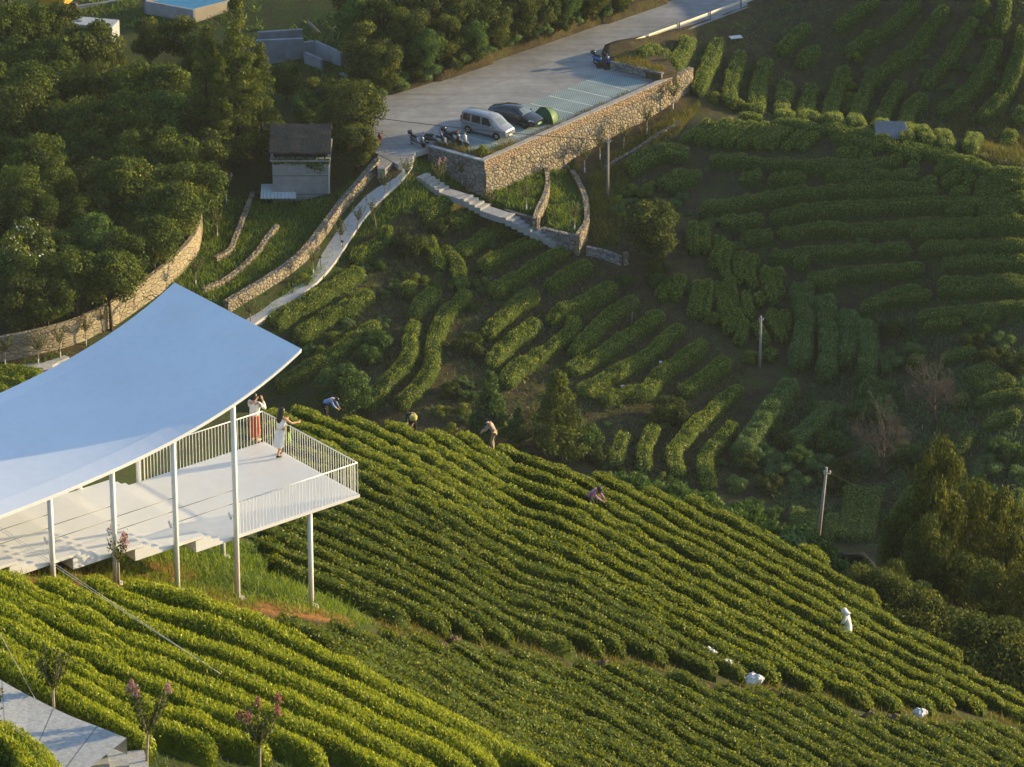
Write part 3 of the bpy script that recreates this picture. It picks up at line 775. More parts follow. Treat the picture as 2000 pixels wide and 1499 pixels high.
def pav_white(name, c, rough, coat=0.0):
    m, nt, out = new_mat(name)
    b = principled(nt, out, rough, .45, 0, coat)
    n = noise(nt, .35, 4, .5, geo_pos(nt)); n2 = noise(nt, 3, 5, .6, geo_pos(nt))
    r = ramp(nt, [(.3, tuple(x * .91 for x in c)), (.7, c)], n.outputs['Fac'])
    r2 = ramp(nt, [(.25, (.90, .90, .90)), (.6, (1, 1, 1))], n2.outputs['Fac'])
    mm = nt.nodes.new('ShaderNodeMixRGB'); mm.blend_type = 'MULTIPLY'; mm.inputs['Fac'].default_value = .5
    nt.links.new(r.outputs[0], mm.inputs[1]); nt.links.new(r2.outputs[0], mm.inputs[2])
    nt.links.new(mm.outputs[0], b.inputs['Base Color'])
    return m
ROOFM = pav_white('white_roof_membrane', (.76, .79, .85), .40)
DECKM = pav_white('white_deck_paint', (.70, .70, .71), .42)
COLM = pav_white('white_column_paint', (.80, .79, .77), .35)

pav = thing('pavilion', 'white open pavilion with a swooping roof, slender columns and a railed deck above tea rows', 'pavilion', tuple(PAV_N))
def rel(p): return tuple(np.asarray(p) - PAV_N)
# roof: grid with a sloping border band
US = [2.36, 2.5, 3.10, 3.14] + list(np.arange(3.5, 26.1, .5)); VS = [-.2, -.05, .54, .58] + list(np.linspace(1.0, 5.5, 8)) + [5.92, 5.96, 6.55, 6.7]
def border(u, v):
    d = min(u - 2.36, v + .2, 6.7 - v)
    return -.07 * max(0.0, 1 - d / .76) - (.012 if d > .76 else 0)
mb = MB(); nv = len(VS); top = []; bot = []
for u in US:
    for v in VS:
        top.append(rel(pv(u, v, roof_h(u) + border(u, v)))); bot.append(rel(pv(u, v, roof_h(u) + border(u, v) - .12)))
n = len(top); fs = []
for i in range(len(US) - 1):
    for j in range(nv - 1):
        a, b_, c_, d_ = i * nv + j, i * nv + j + 1, (i + 1) * nv + j + 1, (i + 1) * nv + j
        fs.append((a, d_, c_, b_)); fs.append((a + n, b_ + n, c_ + n, d_ + n))
for j in range(nv - 1):
    fs.append((j, j + 1, j + 1 + n, j + n))
    q = (len(US) - 1) * nv + j; fs.append((q + 1, q, q + n, q + 1 + n))
for i in range(len(US) - 1):
    q, r_ = i * nv, (i + 1) * nv
    fs.append((r_, q, q + n, r_ + n)); fs.append((q + nv - 1, r_ + nv - 1, r_ + nv - 1 + n, q + nv - 1 + n))
mb.add(top + bot, fs, False)
roof = mb.build('roof', ROOFM, pav)
tr = MB()
def edge_run(f, ts, r=.014):
    tr.tube([rel(f(t)) for t in ts], r, 6)
edge_run(lambda u: pv(u, -.2, roof_h(u) + border(u, -.2) - .03), US); edge_run(lambda u: pv(u, 6.7, roof_h(u) + border(u, 6.7) - .03), US)
edge_run(lambda v: pv(2.36, v, roof_h(2.36) + border(2.36, v) - .03), VS)
tr.build('roof_trim', WHITE, roof)
# deck platforms with short flights of steps
mb = MB()
def slab(u0, u1, v0, v1, ztop, th):
    b = [rel(pv(u, v, ztop - th)) for u, v in ((u0, v0), (u0, v1), (u1, v1), (u1, v0))]
    t = [rel(pv(u, v, ztop)) for u, v in ((u0, v0), (u0, v1), (u1, v1), (u1, v0))]
    mb.hexa(b, t)
slab(0, 6.45, 0, PW, 0, .10)
for k in range(8):
    ub = 5.55 + BAY * k; z = 3 * RISE * k
    slab(ub + .6, ub + BAY + .9, .004 * (k + 1), PW, z + 3 * RISE, .10)
deck = mb.build('deck', DECKM, pav)
for k in range(8):
    ub = 5.55 + BAY * k; z = 3 * RISE * k
    mb = MB()
    slab(ub, ub + .9, .012, PW - .02, z + RISE, RISE - .003); slab(ub + .3, ub + .9, .016, PW - .024, z + 2 * RISE, RISE - .004)
    mb.build('steps', DECKM, deck)
# beams under the deck
for u in (1.9, 4.95, 7.25, 9.55, 11.85, 14.15, 16.45):
    mb = MB(); z = lvl(u) - .104
    b = [rel(pv(u + s * .06, v, z - d)) for s, v, d in ((-1, .12, .05), (-1, PW - .1, .26), (1, PW - .1, .26), (1, .12, .05))]
    t = [rel(pv(u + s * .06, v, z)) for s, v in ((-1, .12), (-1, PW - .1), (1, PW - .1), (1, .12))]
    mb.hexa(b, t); mb.build('beam', COLM, pav)
# columns
def column(u, v, htop, r=.088):
    p = pv(u, v, 0); g = float(ground(p[0], p[1])) - .3
    mb = MB(); mb.tube([(*rel(p)[:2], g - PAV_N[2]), (*rel(p)[:2], htop)], r, 14)
    c = mb.build('column', COLM, pav)
    f = MB(); f.lathe([(.24, -.1), (.24, .28), (.20, .31)], (*rel(p)[:2], g - PAV_N[2]), 12); f.build('footing', CONC, c)
for i in range(7): column(U0 + BAY * i, -.06, roof_h(U0 + BAY * i) - .13)
for i in range(0, 7): column(U0 + BAY * i, PW + .06, roof_h(U0 + BAY * i) - .13)
column(1.9, .16, -.10); column(1.9, PW - .2, -.10)
# railings: end, far side, near side
def railing(p0, p1, spacing):
    L = np.linalg.norm(np.array(p1) - np.array(p0)); n = int(L / spacing)
    mb = MB()
    q0, q1 = np.array(p0), np.array(p1)
    up = np.array([0, 0, 1.12])
    for i in range(n + 1):
        q = q0 + (q1 - q0) * i / n
        mb.tube([rel(q), rel(q + up)], .0115 if 0 < i < n else .020, 5, False)
    mb.tube([rel(q0 + up), rel(q1 + up)], .019, 6)
    return mb.build('railing', WHITE, pav)
railing(pv(.05, .05, 0), pv(.05, PW - .05, 0), .128)
railing(pv(.05, PW - .05, 0), pv(U0 - .15, PW - .05, 0), .128)
railing(pv(.05, .05, 0), pv(U0 - .1, .05, 0), .128)
# cables between the near columns
STEEL = plain('steel_cable', (.24, .24, .23), .7, .2)
for i in range(6):
    for hz in (1.20, 1.66):
        mb = MB(); z = .41 * i + hz
        mb.tube([rel(pv(U0 + BAY * i, -.06, z)), rel(pv(U0 + BAY * (i + 1), -.06, z))], .011, 5)
        mb.build('cable', STEEL, pav)
    mb = MB(); u = U0 + BAY * i + .22; z = .41 * i + .50
    mb.tube([rel(pv(u - .02, .02, z + .38)), rel(pv(u - .10, .02, z + .14))], .036, 6); mb.tube([rel(pv(u - .06, .02, z + .24)), rel(pv(u - .22, -.02, z + .24))], .014, 5)
    mb.build('post_light', WHITE, pav)
# ------------------------------------------------------------------ road, parking and paths
def poly_slab(name, pts3, th, mat):
    mb = MB(); n = len(pts3)
    b = [(p[0], p[1], p[2] - th) for p in pts3]
    mb.add(list(pts3) + b, [tuple(range(n)), tuple(range(2 * n - 1, n - 1, -1))] + [(i, i + n, (i + 1) % n + n, (i + 1) % n) for i in range(n)])
    # make sure the top faces up
    o = mb.build(name, mat)
    bm = bmesh.new(); bm.from_mesh(o.data); bmesh.ops.recalc_face_normals(bm, faces=bm.faces); bm.to_mesh(o.data); bm.free()
    return o

def road_mat():
    m, nt, out = new_mat('road_concrete')
    b = principled(nt, out, .85, .2)
    p = geo_pos(nt)
    n1 = noise(nt, .10, 4, .6, p); n2 = noise(nt, 1.4, 6, .7, p); n3 = noise(nt, 14, 3, .6, p)
    mp = nt.nodes.new('ShaderNodeMapping'); mp.inputs['Rotation'].default_value = (0, 0, -.86); mp.inputs['Scale'].default_value = (.1, 1.6, 1)
    nt.links.new(p, mp.inputs['Vector']); st = noise(nt, .8, 5, .6, mp.outputs[0])
    r = ramp(nt, [(.3, (.185, .185, .190)), (.5, (.265, .265, .270)), (.7, (.35, .35, .35))], n1.outputs['Fac'])
    r2 = ramp(nt, [(.3, (.78, .78, .78)), (.65, (1.06, 1.06, 1.06))], n2.outputs['Fac'])
    r3 = ramp(nt, [(.3, (.72, .72, .73)), (.6, (1.05, 1.05, 1.04))], st.outputs['Fac'])
    m1 = nt.nodes.new('ShaderNodeMixRGB'); m1.blend_type = 'MULTIPLY'; m1.inputs['Fac'].default_value = .9
    m2 = nt.nodes.new('ShaderNodeMixRGB'); m2.blend_type = 'MULTIPLY'; m2.inputs['Fac'].default_value = .8
    nt.links.new(r.outputs[0], m1.inputs[1]); nt.links.new(r2.outputs[0], m1.inputs[2])
    nt.links.new(m1.outputs[0], m2.inputs[1]); nt.links.new(r3.outputs[0], m2.inputs[2])
    nt.links.new(m2.outputs[0], b.inputs['Base Color'])
    bump(nt, b, n3.outputs['Fac'], .15, .01)
    return m
ROADM = road_mat()
road = poly_slab('road', [at_z(a, b, ZR) for a, b in ROAD_PX], .5, ROADM); tag(road, kind='structure')
# joint lines and long cracks in the concrete
JOINT = plain('joint_tar', (.11, .105, .10), .9, .1, .3)
mb = MB()
def strip(mb, pts, wd, z):
    P = [np.array(at_z(a, b, z)) for a, b in pts]
    for p, q in zip(P[:-1], P[1:]):
        t = (q - p)[:2]; t = t / np.linalg.norm(t); s = np.array([-t[1], t[0], 0]) * wd / 2
        mb.add([p - s, q - s, q + s, p + s], [(0, 1, 2, 3)])
for pts in ([(860, 165), (905, 161), (900, 157)], [(990, 153), (1045, 136), (1052, 133)], [(1000, 146), (1090, 116)], [(1045, 131), (1068, 124)], [(718, 240), (790, 292)], [(760, 225), (1180, 100), (1440, -10)]):
    strip(mb, pts, .035, ZR + .004)
tag(mb.build('road_joints', JOINT), kind='structure')

def mat_mat():
    m, nt, out = new_mat('grass_paver_mat')
    b = principled(nt, out, .8, .25)
    p = geo_pos(nt)
    mp = nt.nodes.new('ShaderNodeMapping'); mp.inputs['Rotation'].default_value = (0, 0, math.radians(8))
    nt.links.new(p, mp.inputs['Vector'])
    wv = nt.nodes.new('ShaderNodeTexWave'); wv.inputs['Scale'].default_value = 1.75; wv.inputs['Distortion'].default_value = .3; wv.inputs['Detail'].default_value = 1
    nt.links.new(mp.outputs[0], wv.inputs['Vector'])
    r = ramp(nt, [(.25, (.17, .225, .235)), (.65, (.28, .345, .34))], wv.outputs['Fac'])
    n = noise(nt, .5, 4, .6, p); r2 = ramp(nt, [(.3, (.8, .8, .8)), (.7, (1.1, 1.1, 1.1))], n.outputs['Fac'])
    m1 = nt.nodes.new('ShaderNodeMixRGB'); m1.blend_type = 'MULTIPLY'; m1.inputs['Fac'].default_value = 1
    nt.links.new(r.outputs[0], m1.inputs[1]); nt.links.new(r2.outputs[0], m1.inputs[2]); nt.links.new(m1.outputs[0], b.inputs['Base Color'])
    return m
park = poly_slab('parking', [at_z(a, b, ZR + .008) for a, b in [(1181, 142), (1268, 161), (940, 302), (858, 276)]], .006, mat_mat()); tag(park, kind='structure')
LINE = plain('bay_line_paint', (.62, .62, .58), .8, .2, .15, 5)
mb = MB()
for k in range(1, 9):
    a = (1181 - 36.2 * k, 142 + 15.1 * k); strip(mb, [a, (a[0] + 86, a[1] + 20)], .09, ZR + .013)
tag(mb.build('parking_lines', LINE), kind='structure')

def ribbon(name, pxs, widths, lift, mat, kerb=None, dmin=95.0, th=.25, kind='structure'):
    P, t = resample([G(a, b, 0, dmin) for a, b in pxs], .6)
    W = np.interp(np.linspace(0, 1, len(P)), np.linspace(0, 1, len(widths)), widths)
    T = np.gradient(P[:, :2], axis=0); T /= np.linalg.norm(T, axis=1)[:, None]; S = np.c_[-T[:, 1], T[:, 0]]
    k = np.ones(9) / 9; zz = np.convolve(np.r_[[P[0, 2]] * 4, P[:, 2], [P[-1, 2]] * 4], k, 'valid') + lift
    mb = MB(); vs = []; fs = []
    for i in range(len(P)):
        for s, dz in ((-1, -th), (-1, 0), (1, 0), (1, -th)):
            vs.append((P[i, 0] + S[i, 0] * s * W[i] / 2, P[i, 1] + S[i, 1] * s * W[i] / 2, zz[i] + dz))
    for i in range(len(P) - 1):
        for j in range(3): fs.append((i * 4 + j, (i + 1) * 4 + j, (i + 1) * 4 + j + 1, i * 4 + j + 1))
    mb.add(vs, fs); o = mb.build(name, mat); tag(o, kind=kind)
    if kerb:
        kb = MB()
        for sd_ in kerb:
            L = [(P[i, 0] + S[i, 0] * sd_ * (W[i] / 2 + .05), P[i, 1] + S[i, 1] * sd_ * (W[i] / 2 + .05), zz[i]) for i in range(len(P))]
            for p, q in zip(L[:-1], L[1:]):
                p, q = np.array(p), np.array(q); t_ = (q - p)[:2]; t_ /= np.linalg.norm(t_); s_ = np.array([-t_[1], t_[0], 0]) * .045
                kb.hexa([p - s_ - [0, 0, .3], q - s_ - [0, 0, .3], q + s_ - [0, 0, .3], p + s_ - [0, 0, .3]], [p - s_ + [0, 0, .05], q - s_ + [0, 0, .05], q + s_ + [0, 0, .05], p + s_ + [0, 0, .05]])
        tag(kb.build(name + '_kerb', CONC), kind='structure')
    return P, S, zz
PATHM = plain('pale_path_concrete', (.46, .45, .44), .85, .2, .10, 2.5, bmp=.1)
path_px = [(789, 312), (783, 327), (768, 348), (745, 374), (722, 398), (694, 430), (662, 478), (628, 525), (590, 563), (545, 592), (505, 617), (470, 640), (430, 668)]
PP, PS, PZ = ribbon('path', path_px, [1.7, 1.45, 1.4, 1.4, 1.4], .14, PATHM, None, 250)
gravel = MB()
gp = [G(a, b, 0, 250) for a, b in [(742, 296), (778, 299), (772, 322), (752, 346), (738, 350), (736, 325)]]
GRAV = plain('gravel', (.24, .23, .22), .95, .1, .45, 7, bmp=.6)
poly = poly_slab('gravel', [(p[0], p[1], ZR - .02) for p in gp], .9, GRAV); tag(poly, kind='structure')
# near stone walk at the bottom left with its step treads
STONEW = plain('grey_granite', (.38, .39, .40), .8, .25, .22, 9, bmp=.12)
wp_r = [(-40, 1346), (0, 1370), (62, 1406), (137, 1451), (212, 1489), (250, 1510)]
wp_l = [(-40, 1400), (20, 1432), (60, 1462), (84, 1484), (118, 1512), (150, 1530)]
Rr, _ = resample([G(a, b) for a, b in wp_r], .5); Ll, _ = resample([G(a, b) for a, b in wp_l], .5)
n_ = min(len(Rr), len(Ll)); Rr = Rr[np.linspace(0, len(Rr) - 1, n_).astype(int)]; Ll = Ll[np.linspace(0, len(Ll) - 1, n_).astype(int)]
WZ = np.polyval(np.polyfit(np.arange(n_), np.maximum(Rr[:, 2], Ll[:, 2]), 2), np.arange(n_)) + .12
mb = MB(); vs = []; fs = []
for i in range(n_):
    z = WZ[i]
    vs += [(Ll[i, 0], Ll[i, 1], z - .5), (Ll[i, 0], Ll[i, 1], z), (Rr[i, 0], Rr[i, 1], z), (Rr[i, 0], Rr[i, 1], z - .5)]
for i in range(n_ - 1):
    for j in range(3): fs.append((i * 4 + j, i * 4 + j + 1, (i + 1) * 4 + j + 1, (i + 1) * 4 + j))
mb.add(vs, fs); tag(mb.build('stone_walk', STONEW), kind='structure')
JM = plain('walk_joint', (.16, .16, .16), .9, .1)
mb = MB()
for i in range(2, n_ - 1, 3):
    z = WZ[i] + .005
    a, b = Ll[i], Rr[i]; t_ = (Rr[i + 1] - Rr[i])[:2]; t_ /= np.linalg.norm(t_); s_ = np.r_[t_ * .012, 0]
    mb.add([(*(a - s_)[:2], z), (*(b - s_)[:2], z), (*(b + s_)[:2], z), (*(a + s_)[:2], z)], [(0, 1, 2, 3)])
tag(mb.build('walk_joints', JM), kind='structure')
st = thing('stone_steps', 'grey granite step slabs at the end of the near stone walk', 'steps', tuple(G(215, 1494)))
o_ = np.array(st.location)
for k in range(4):
    mb = MB(); p = G(150 + 38 * k, 1494 + k * 1.5) - o_
    mb.box((p[0], p[1] + .05 * k, p[2] + .16 - .05 * k), (.60, 1.0, .30), math.radians(12)); mb.build('step', STONEW, st)

# ------------------------------------------------------------------ stone walls
WARMC = [(.13, .11, .085), (.26, .21, .145), (.34, .275, .19), (.20, .165, .12), (.30, .255, .19), (.18, .175, .17)]
STONE1 = stone_mat('rubble_stone', WARMC, 2.9, jw=.07)
STONE2 = stone_mat('parapet_stone', [(.22, .16, .11), (.34, .25, .15), (.29, .20, .15), (.40, .30, .19), (.26, .21, .17)], 4.6, jw=.09)
STONE3 = stone_mat('block_stone', [(.30, .25, .17), (.35, .29, .20), (.27, .225, .155), (.38, .32, .22)], 2.6, joint=(.24, .19, .12), jw=.03, stretch=(.6, .6, 1.5))
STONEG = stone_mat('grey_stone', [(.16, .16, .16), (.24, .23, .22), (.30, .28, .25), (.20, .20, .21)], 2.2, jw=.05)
CAPM = plain('wall_cap', (.34, .31, .28), .9, .15, .2, 4, bmp=.2)

def wall(name, pts, ztop, zbot, th, mat, label, cat, group=None, lean=0.0, cap=None, parts=None, rough=.04):
    """wall along ground points; ztop/zbot arrays or numbers; thickness grows to the left of travel"""
    P = np.array([p[:2] for p in pts]); n = len(P)
    zt = np.broadcast_to(ztop, n); zb = np.broadcast_to(zbot, n)
    R, t = resample(np.c_[P, zt], .35); RB, _ = resample(np.c_[P, zb], .35)
    T = np.gradient(R[:, :2], axis=0); T /= np.linalg.norm(T, axis=1)[:, None]; S = np.c_[-T[:, 1], T[:, 0]]
    mb = MB(); vs = []; fs = []; m = 5
    for i in range(len(R)):
        for k in range(m + 1):
            f = k / m; z = RB[i, 2] + (R[i, 2] - RB[i, 2]) * f
            off = -lean * (1 - f) + rough * vnoise(np.array(R[i, 0] * 2.1), np.array(z * 2.3 + R[i, 1]), .7, 4)
            vs.append((R[i, 0] + S[i, 0] * off, R[i, 1] + S[i, 1] * off, z))
        zz_ = R[i, 2] + .03 * float(vnoise(np.array(t[i]), np.array(0.), .5, 9))
        vs.append((R[i, 0] + S[i, 0] * th, R[i, 1] + S[i, 1] * th, zz_)); vs.append((R[i, 0] + S[i, 0] * th, R[i, 1] + S[i, 1] * th, RB[i, 2]))
    q = m + 3
    for i in range(len(R) - 1):
        for j in range(q - 1): fs.append((i * q + j, (i + 1) * q + j, (i + 1) * q + j + 1, i * q + j + 1))
    fs += [tuple(range(q)), tuple(range((len(R) - 1) * q + q - 1, (len(R) - 1) * q - 1, -1))]
    mb.add(vs, fs); o = mb.build(name, mat)
    bm = bmesh.new(); bm.from_mesh(o.data); bmesh.ops.recalc_face_normals(bm, faces=bm.faces); bm.to_mesh(o.data); bm.free()
    tag(o, label, cat, group)
    return o
def gz(p, d=0.0): return float(ground(p[0], p[1])) + d

# parking retaining wall: body + parapet + cap as parts
c0, c1 = at_z(946, 318, ZR), at_z(1322, 151, ZR)
rw = thing('retaining_wall', 'tall warm rubble stone retaining wall holding up the parking lot', 'stone wall', tuple(c0))
def rw_part(name, p0, p1, zt, zb, th, off, mat, lean=0.0):
    d = (p1 - p0)[:2]; d = d / np.linalg.norm(d); s = np.array([-d[1], d[0]])
    pts = [np.r_[(p0 + (p1 - p0) * f)[:2] + s * off, 0] for f in np.linspace(0, 1, 14)]
    o = wall(name, pts, zt, zb, th, mat, None, None, lean=lean, rough=.07)
    o.location = -np.array(rw.location); o.parent = rw
    return o
rw_part('wall_body', c0, c1, ZR - .62, 16.2, .8, -.12, STONE1, .12); rw_part('parapet', c0, c1, ZR + .10, ZR - .615, .55, 0, STONE2); rw_part('coping', c0, c1, ZR + .16, ZR + .102, .5, .02, CAPM)
e0 = at_z(836, 288, ZR)
rw_part('end_wall', e0, c0, ZR + .05, 16.4, .45, 0, STONEG, .04); rw_part('coping', e0, c0, ZR + .14, ZR + .052, .4, -.03, CONC)
e1 = c1 + np.array([1.5, 2.2, 0]); rw_part('return_wall', c1, e1, ZR + .05, 16.8, .5, 0, STONE1, .05)
# low wall at the upper end of the lot with its raised bed
lw0, lw1 = at_z(1192, 137, ZR), at_z(1292, 160, ZR)
wall('low_wall', [lw0 + (lw1 - lw0) * f for f in np.linspace(0, 1, 6)], ZR + .75, ZR - .3, .4, STONEG, 'low grey stone wall at the upper end of the parking bays', 'stone wall')
bed = [at_z(a, b, ZR + .6) for a, b in [(1196, 124), (1290, 147), (1322, 140), (1300, 112), (1240, 100)]]
tag(poly_slab('planting_bed', bed, 1.2, plain('bed_soil', (.10, .075, .04), .95, .1, .4)), kind='structure')
# curved terrace walls
cw1 = [at_z(a, b, T1_Z + .2) for a, b in [(1062, 312), (1072, 334), (1074, 358), (1068, 381), (1057, 404), (1049, 427)]]
wall('curved_wall', cw1[::-1], T1_Z + .22, T2_Z - .5, .38, STONE1, 'curved low stone wall, left of the two below the parking lot', 'stone wall', 'curved stone walls below the parking lot')
cw2 = [at_z(a, b, T2_Z + .25) for a, b in [(1106, 305), (1121, 330), (1136, 356), (1147, 383), (1151, 409), (1149, 436), (1131, 461)]]
wall('curved_wall', cw2[::-1], T2_Z + .28, 14.6, .42, STONE1, 'curved low stone wall, right of the two below the parking lot', 'stone wall', 'curved stone walls below the parking lot')
fw = [at_z(a, b, T2_Z + .1) for a, b in [(1057, 446), (1092, 455), (1131, 463)]]
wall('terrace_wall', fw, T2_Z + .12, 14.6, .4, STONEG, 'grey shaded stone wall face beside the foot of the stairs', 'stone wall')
fw = [at_z(a, b, T1_Z + .05) for a, b in [(984, 411), (1016, 421), (1049, 429)]]
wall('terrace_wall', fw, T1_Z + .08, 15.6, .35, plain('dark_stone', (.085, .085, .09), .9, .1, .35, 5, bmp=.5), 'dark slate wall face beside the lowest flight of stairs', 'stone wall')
dw = [G(a, b, 0, 250) for a, b in [(912, 374), (930, 362), (946, 352)]]
wall('terrace_wall', dw, [18.0, 18.1, 18.3], 16.5, .3, STONE1, 'short slanting stone wall at the foot of the lot corner', 'stone wall')
bw = [G(a, b, 0, 250) for a, b in [(1145, 500), (1180, 508), (1212, 520)]]
wall('broken_wall', bw, [gz(p, .75) for p in bw], [gz(p, -.4) for p in bw], .35, STONEG, 'broken grey stone wall running to the round dark tree', 'stone wall')
wall('gate_pier', [G(1219, 520, 0, 250), G(1228, 518, 0, 250)], gz(G(1222, 520, 0, 250), 1.1), gz(G(1222, 520, 0, 250), -.4), .35, STONE1, 'sunlit stone pier stub beside the round dark tree', 'stone pier')
mw = [G(a, b, 0, 250) for a, b in [(1185, 335), (1215, 316), (1250, 296), (1285, 272), (1330, 246)]]
wall('terrace_wall', mw, [gz(p, .35) for p in mw], [gz(p, -.5) for p in mw], .35, STONE1, 'low stone edging below the yellow grass bank, right of the pole', 'stone wall')
pw = [G(a, b, 0, 250) for a, b in [(446, 612), (500, 580), (545, 552), (588, 520), (620, 484), (650, 444), (680, 404), (712, 368), (742, 332)]]
wall('path_wall', pw, [gz(p, .95) for p in pw], [gz(p, -.5) for p in pw], .5, STONE1, 'long sunlit rubble wall along the left side of the walkway', 'stone wall')
for i, (pts, lb) in enumerate([([(424, 512), (448, 500), (464, 470), (480, 430), (498, 384)], 'low terrace stone edging nearest the tall boundary wall'), ([(400, 574), (440, 556), (478, 528), (506, 500), (524, 474), (546, 448)], 'low terrace stone edging in the middle of the grassy steps')]):
    q = [G(a, b, 0, 250) for a, b in pts]
    wall('terrace_edging', q, [gz(p, .42) for p in q], [gz(p, -.5) for p in q], .35, STONE1, lb, 'stone wall')
tw = [G(a, b, 0, 250) for a, b in [(-70, 728), (0, 708), (60, 696), (110, 684), (160, 668), (205, 646), (250, 620), (300, 584), (345, 546), (385, 500), (396, 460)]]
TWZ = [gz(p, 2.0) for p in tw]
wall('boundary_wall', tw, TWZ, [gz(p, -.6) for p in tw], .35, STONE3, 'tall tan block boundary wall catching tree shadows', 'stone wall', rough=.02)
# kerb wall on the path's right edge near the roof corner
kw = [G(a, b, 0, 250) for a, b in [(500, 640), (535, 622), (560, 605), (590, 590)]]
wall('path_edging', kw, [gz(p, .25) for p in kw], [gz(p, -.6) for p in kw], .3, STONEG, 'low rubble edging under the walkway near the roof corner', 'stone wall')

# ------------------------------------------------------------------ stairs
STAIRM = plain('stair_granite', (.34, .335, .33), .85, .2, .14, 4, bmp=.1)
stair = thing('staircase', 'pale stone staircase with landings descending from the walkway to the terraces', 'stairs', tuple(G(860, 368, 0, 250)))
so_ = np.array(stair.location)
seq = [((822, 342), 5, (866, 372)), ((866, 372), 1, (903, 384)), ((903, 384), 4, (946, 407)), ((946, 407), 1, (984, 420)), ((984, 420), 9, (1092, 474))]
zc = gz(G(822, 342, 0, 250), .16); drop = (zc - gz(G(1092, 474, 0, 250), .14)) / 18.2; cnt = 0
for (a, k, b) in seq:
    for i in range(k):
        f0, f1 = i / k, (i + 1) / k
        pa = at_z(a[0] + (b[0] - a[0]) * f0, a[1] + (b[1] - a[1]) * f0, zc); pb = at_z(a[0] + (b[0] - a[0]) * f1, a[1] + (b[1] - a[1]) * f1, zc - (drop if k > 1 else .02))
        t_ = (pb - pa)[:2]; L = np.linalg.norm(t_); t_ = t_ / L; s_ = np.array([-t_[1], t_[0]])
        # treads lie across the slope: the photo shows their fronts running up-right
        s_ = np.array([.62, .78]); wd = .62
        z1 = zc + .004 * (cnt % 2)
        q = [pa[:2] - s_ * wd, pb[:2] - s_ * wd + t_ * .06, pb[:2] + s_ * wd + t_ * .06, pa[:2] + s_ * wd]
        mb = MB(); mb.hexa([(*(p - so_[:2]), z1 - .5 - so_[2]) for p in q], [(*(p - so_[:2]), z1 - so_[2]) for p in q]); mb.build('step' if k > 1 else 'landing', STAIRM, stair)
        zc -= drop if k > 1 else .03; cnt += 1

# ------------------------------------------------------------------ guard rails
RAILM = plain('galvanised_rail', (.60, .56, .46), .5, .4, .12, 2, metal=.1)
POSTM = plain('rail_post', (.12, .12, .12), .6, .3)
def guard_rail(pxs, label, post_side):
    P, t = resample([at_z(a, b, ZR) for a, b in pxs], 1.0)
    g = thing('guard_rail', label, 'guard rail', tuple(P[0])); o = P[0]
    T = np.gradient(P[:, :2], axis=0); T /= np.linalg.norm(T, axis=1)[:, None]; S = np.c_[-T[:, 1], T[:, 0]]
    prof = [(-.02, .42), (.04, .50), (-.02, .57), (.04, .64), (-.02, .72), (-.06, .57)]
    vs = []; fs = []; q = len(prof)
    for i in range(len(P)):
        for (d, z) in prof: vs.append((P[i, 0] - o[0] + S[i, 0] * d, P[i, 1] - o[1] + S[i, 1] * d, P[i, 2] - o[2] + z))
    for i in range(len(P) - 1):
        for j in range(q): fs.append((i * q + j, i * q + (j + 1) % q, (i + 1) * q + (j + 1) % q, (i + 1) * q + j))
    mb = MB(); mb.add(vs, fs); mb.build('beam', RAILM, g)
    for i in range(1, len(P), 4):
        mb = MB(); p = P[i] - o; s = S[i] * post_side * .12
        mb.tube([(p[0] + s[0], p[1] + s[1], -.5), (p[0] + s[0], p[1] + s[1], .78)], .055, 8); mb.build('post', POSTM, g)
    return g
guard_rail([(915, 133), (950, 119), (985, 106), (1012, 96)], 'short pale guard rail along the wooded edge of the road', 1)
guard_rail([(1188, 112), (1240, 92), (1300, 70), (1350, 52), (1420, 26), (1500, -2), (1560, -26)], 'long pale guard rail between the road and the far tea slope', -1)

# ------------------------------------------------------------------ utility poles, lamps and wires
POLEM = plain('pole_concrete', (.34, .31, .28), .8, .2, .12, 3)
def pole(base, h, label, top=False, lean=0.0, r=.12):
    g = thing('utility_pole', label, 'utility pole', tuple(base))
    mb = MB(); mb.tube([(0, 0, -.5), (lean, 0, h)], [r, r * .66], 10); mb.build('shaft', POLEM, g)
    mb = MB(); mb.tube([(lean - .12, -.05, h - .35), (lean + .2, .05, h - .35)], .035, 6)
    for s in (-.1, .18): mb.lathe([(.03, 0), (.05, .04), (.04, .1), (.05, .14)], (lean + s, 0, h - .34), 8)
    mb.build('insulators', plain('porcelain', (.55, .53, .5), .3, .5), g)
    return base + np.array([lean, 0, h - .2])
tp1 = pole(G(1187, 388, 0, 250), 5.3, 'concrete utility pole in front of the stone retaining wall')
tp2 = pole(G(1484, 718, 0, 250), 4.4, 'slim utility pole rising among the fan-shaped tea plot')
pb = G(1601, 1046, 0, 250); tp3 = pole(at_d(1596, 1062, 236), 4.2, 'leaning utility pole just behind the crest of the near hill', lean=.36, r=.10)
WIREM = plain('wire_rubber', (.015, .015, .015), .6, .3)
WIREP = plain('pale_wire', (.60, .57, .48), .5, .3)
def wire(p, q, sag, label, r=.018, mat=None, mid=None):
    p, q = np.array(p, float), np.array(q, float); pts = []
    for i in range(25):
        f = i / 24; x = p + (q - p) * f; x[2] -= sag * 4 * f * (1 - f); pts.append(tuple(x - p))
    mb = MB(); mb.tube(pts, r, 5); o = mb.build('overhead_wire', mat or WIREM); o.location = p
    return tag(o, label, 'wire')
wire(at_z(560, 205, ZR + 5), tp1, .35, 'sagging black wire crossing the parking lot to the concrete pole', .028)
wire(tp1, at_d(2120, 334, 362), .6, 'thin wire from the concrete pole across the right hill', .02)
wire(at_d(585, 690, 330), at_d(1245, 880, 300), .5, 'dark wire crossing the terraces above the crest', .016)
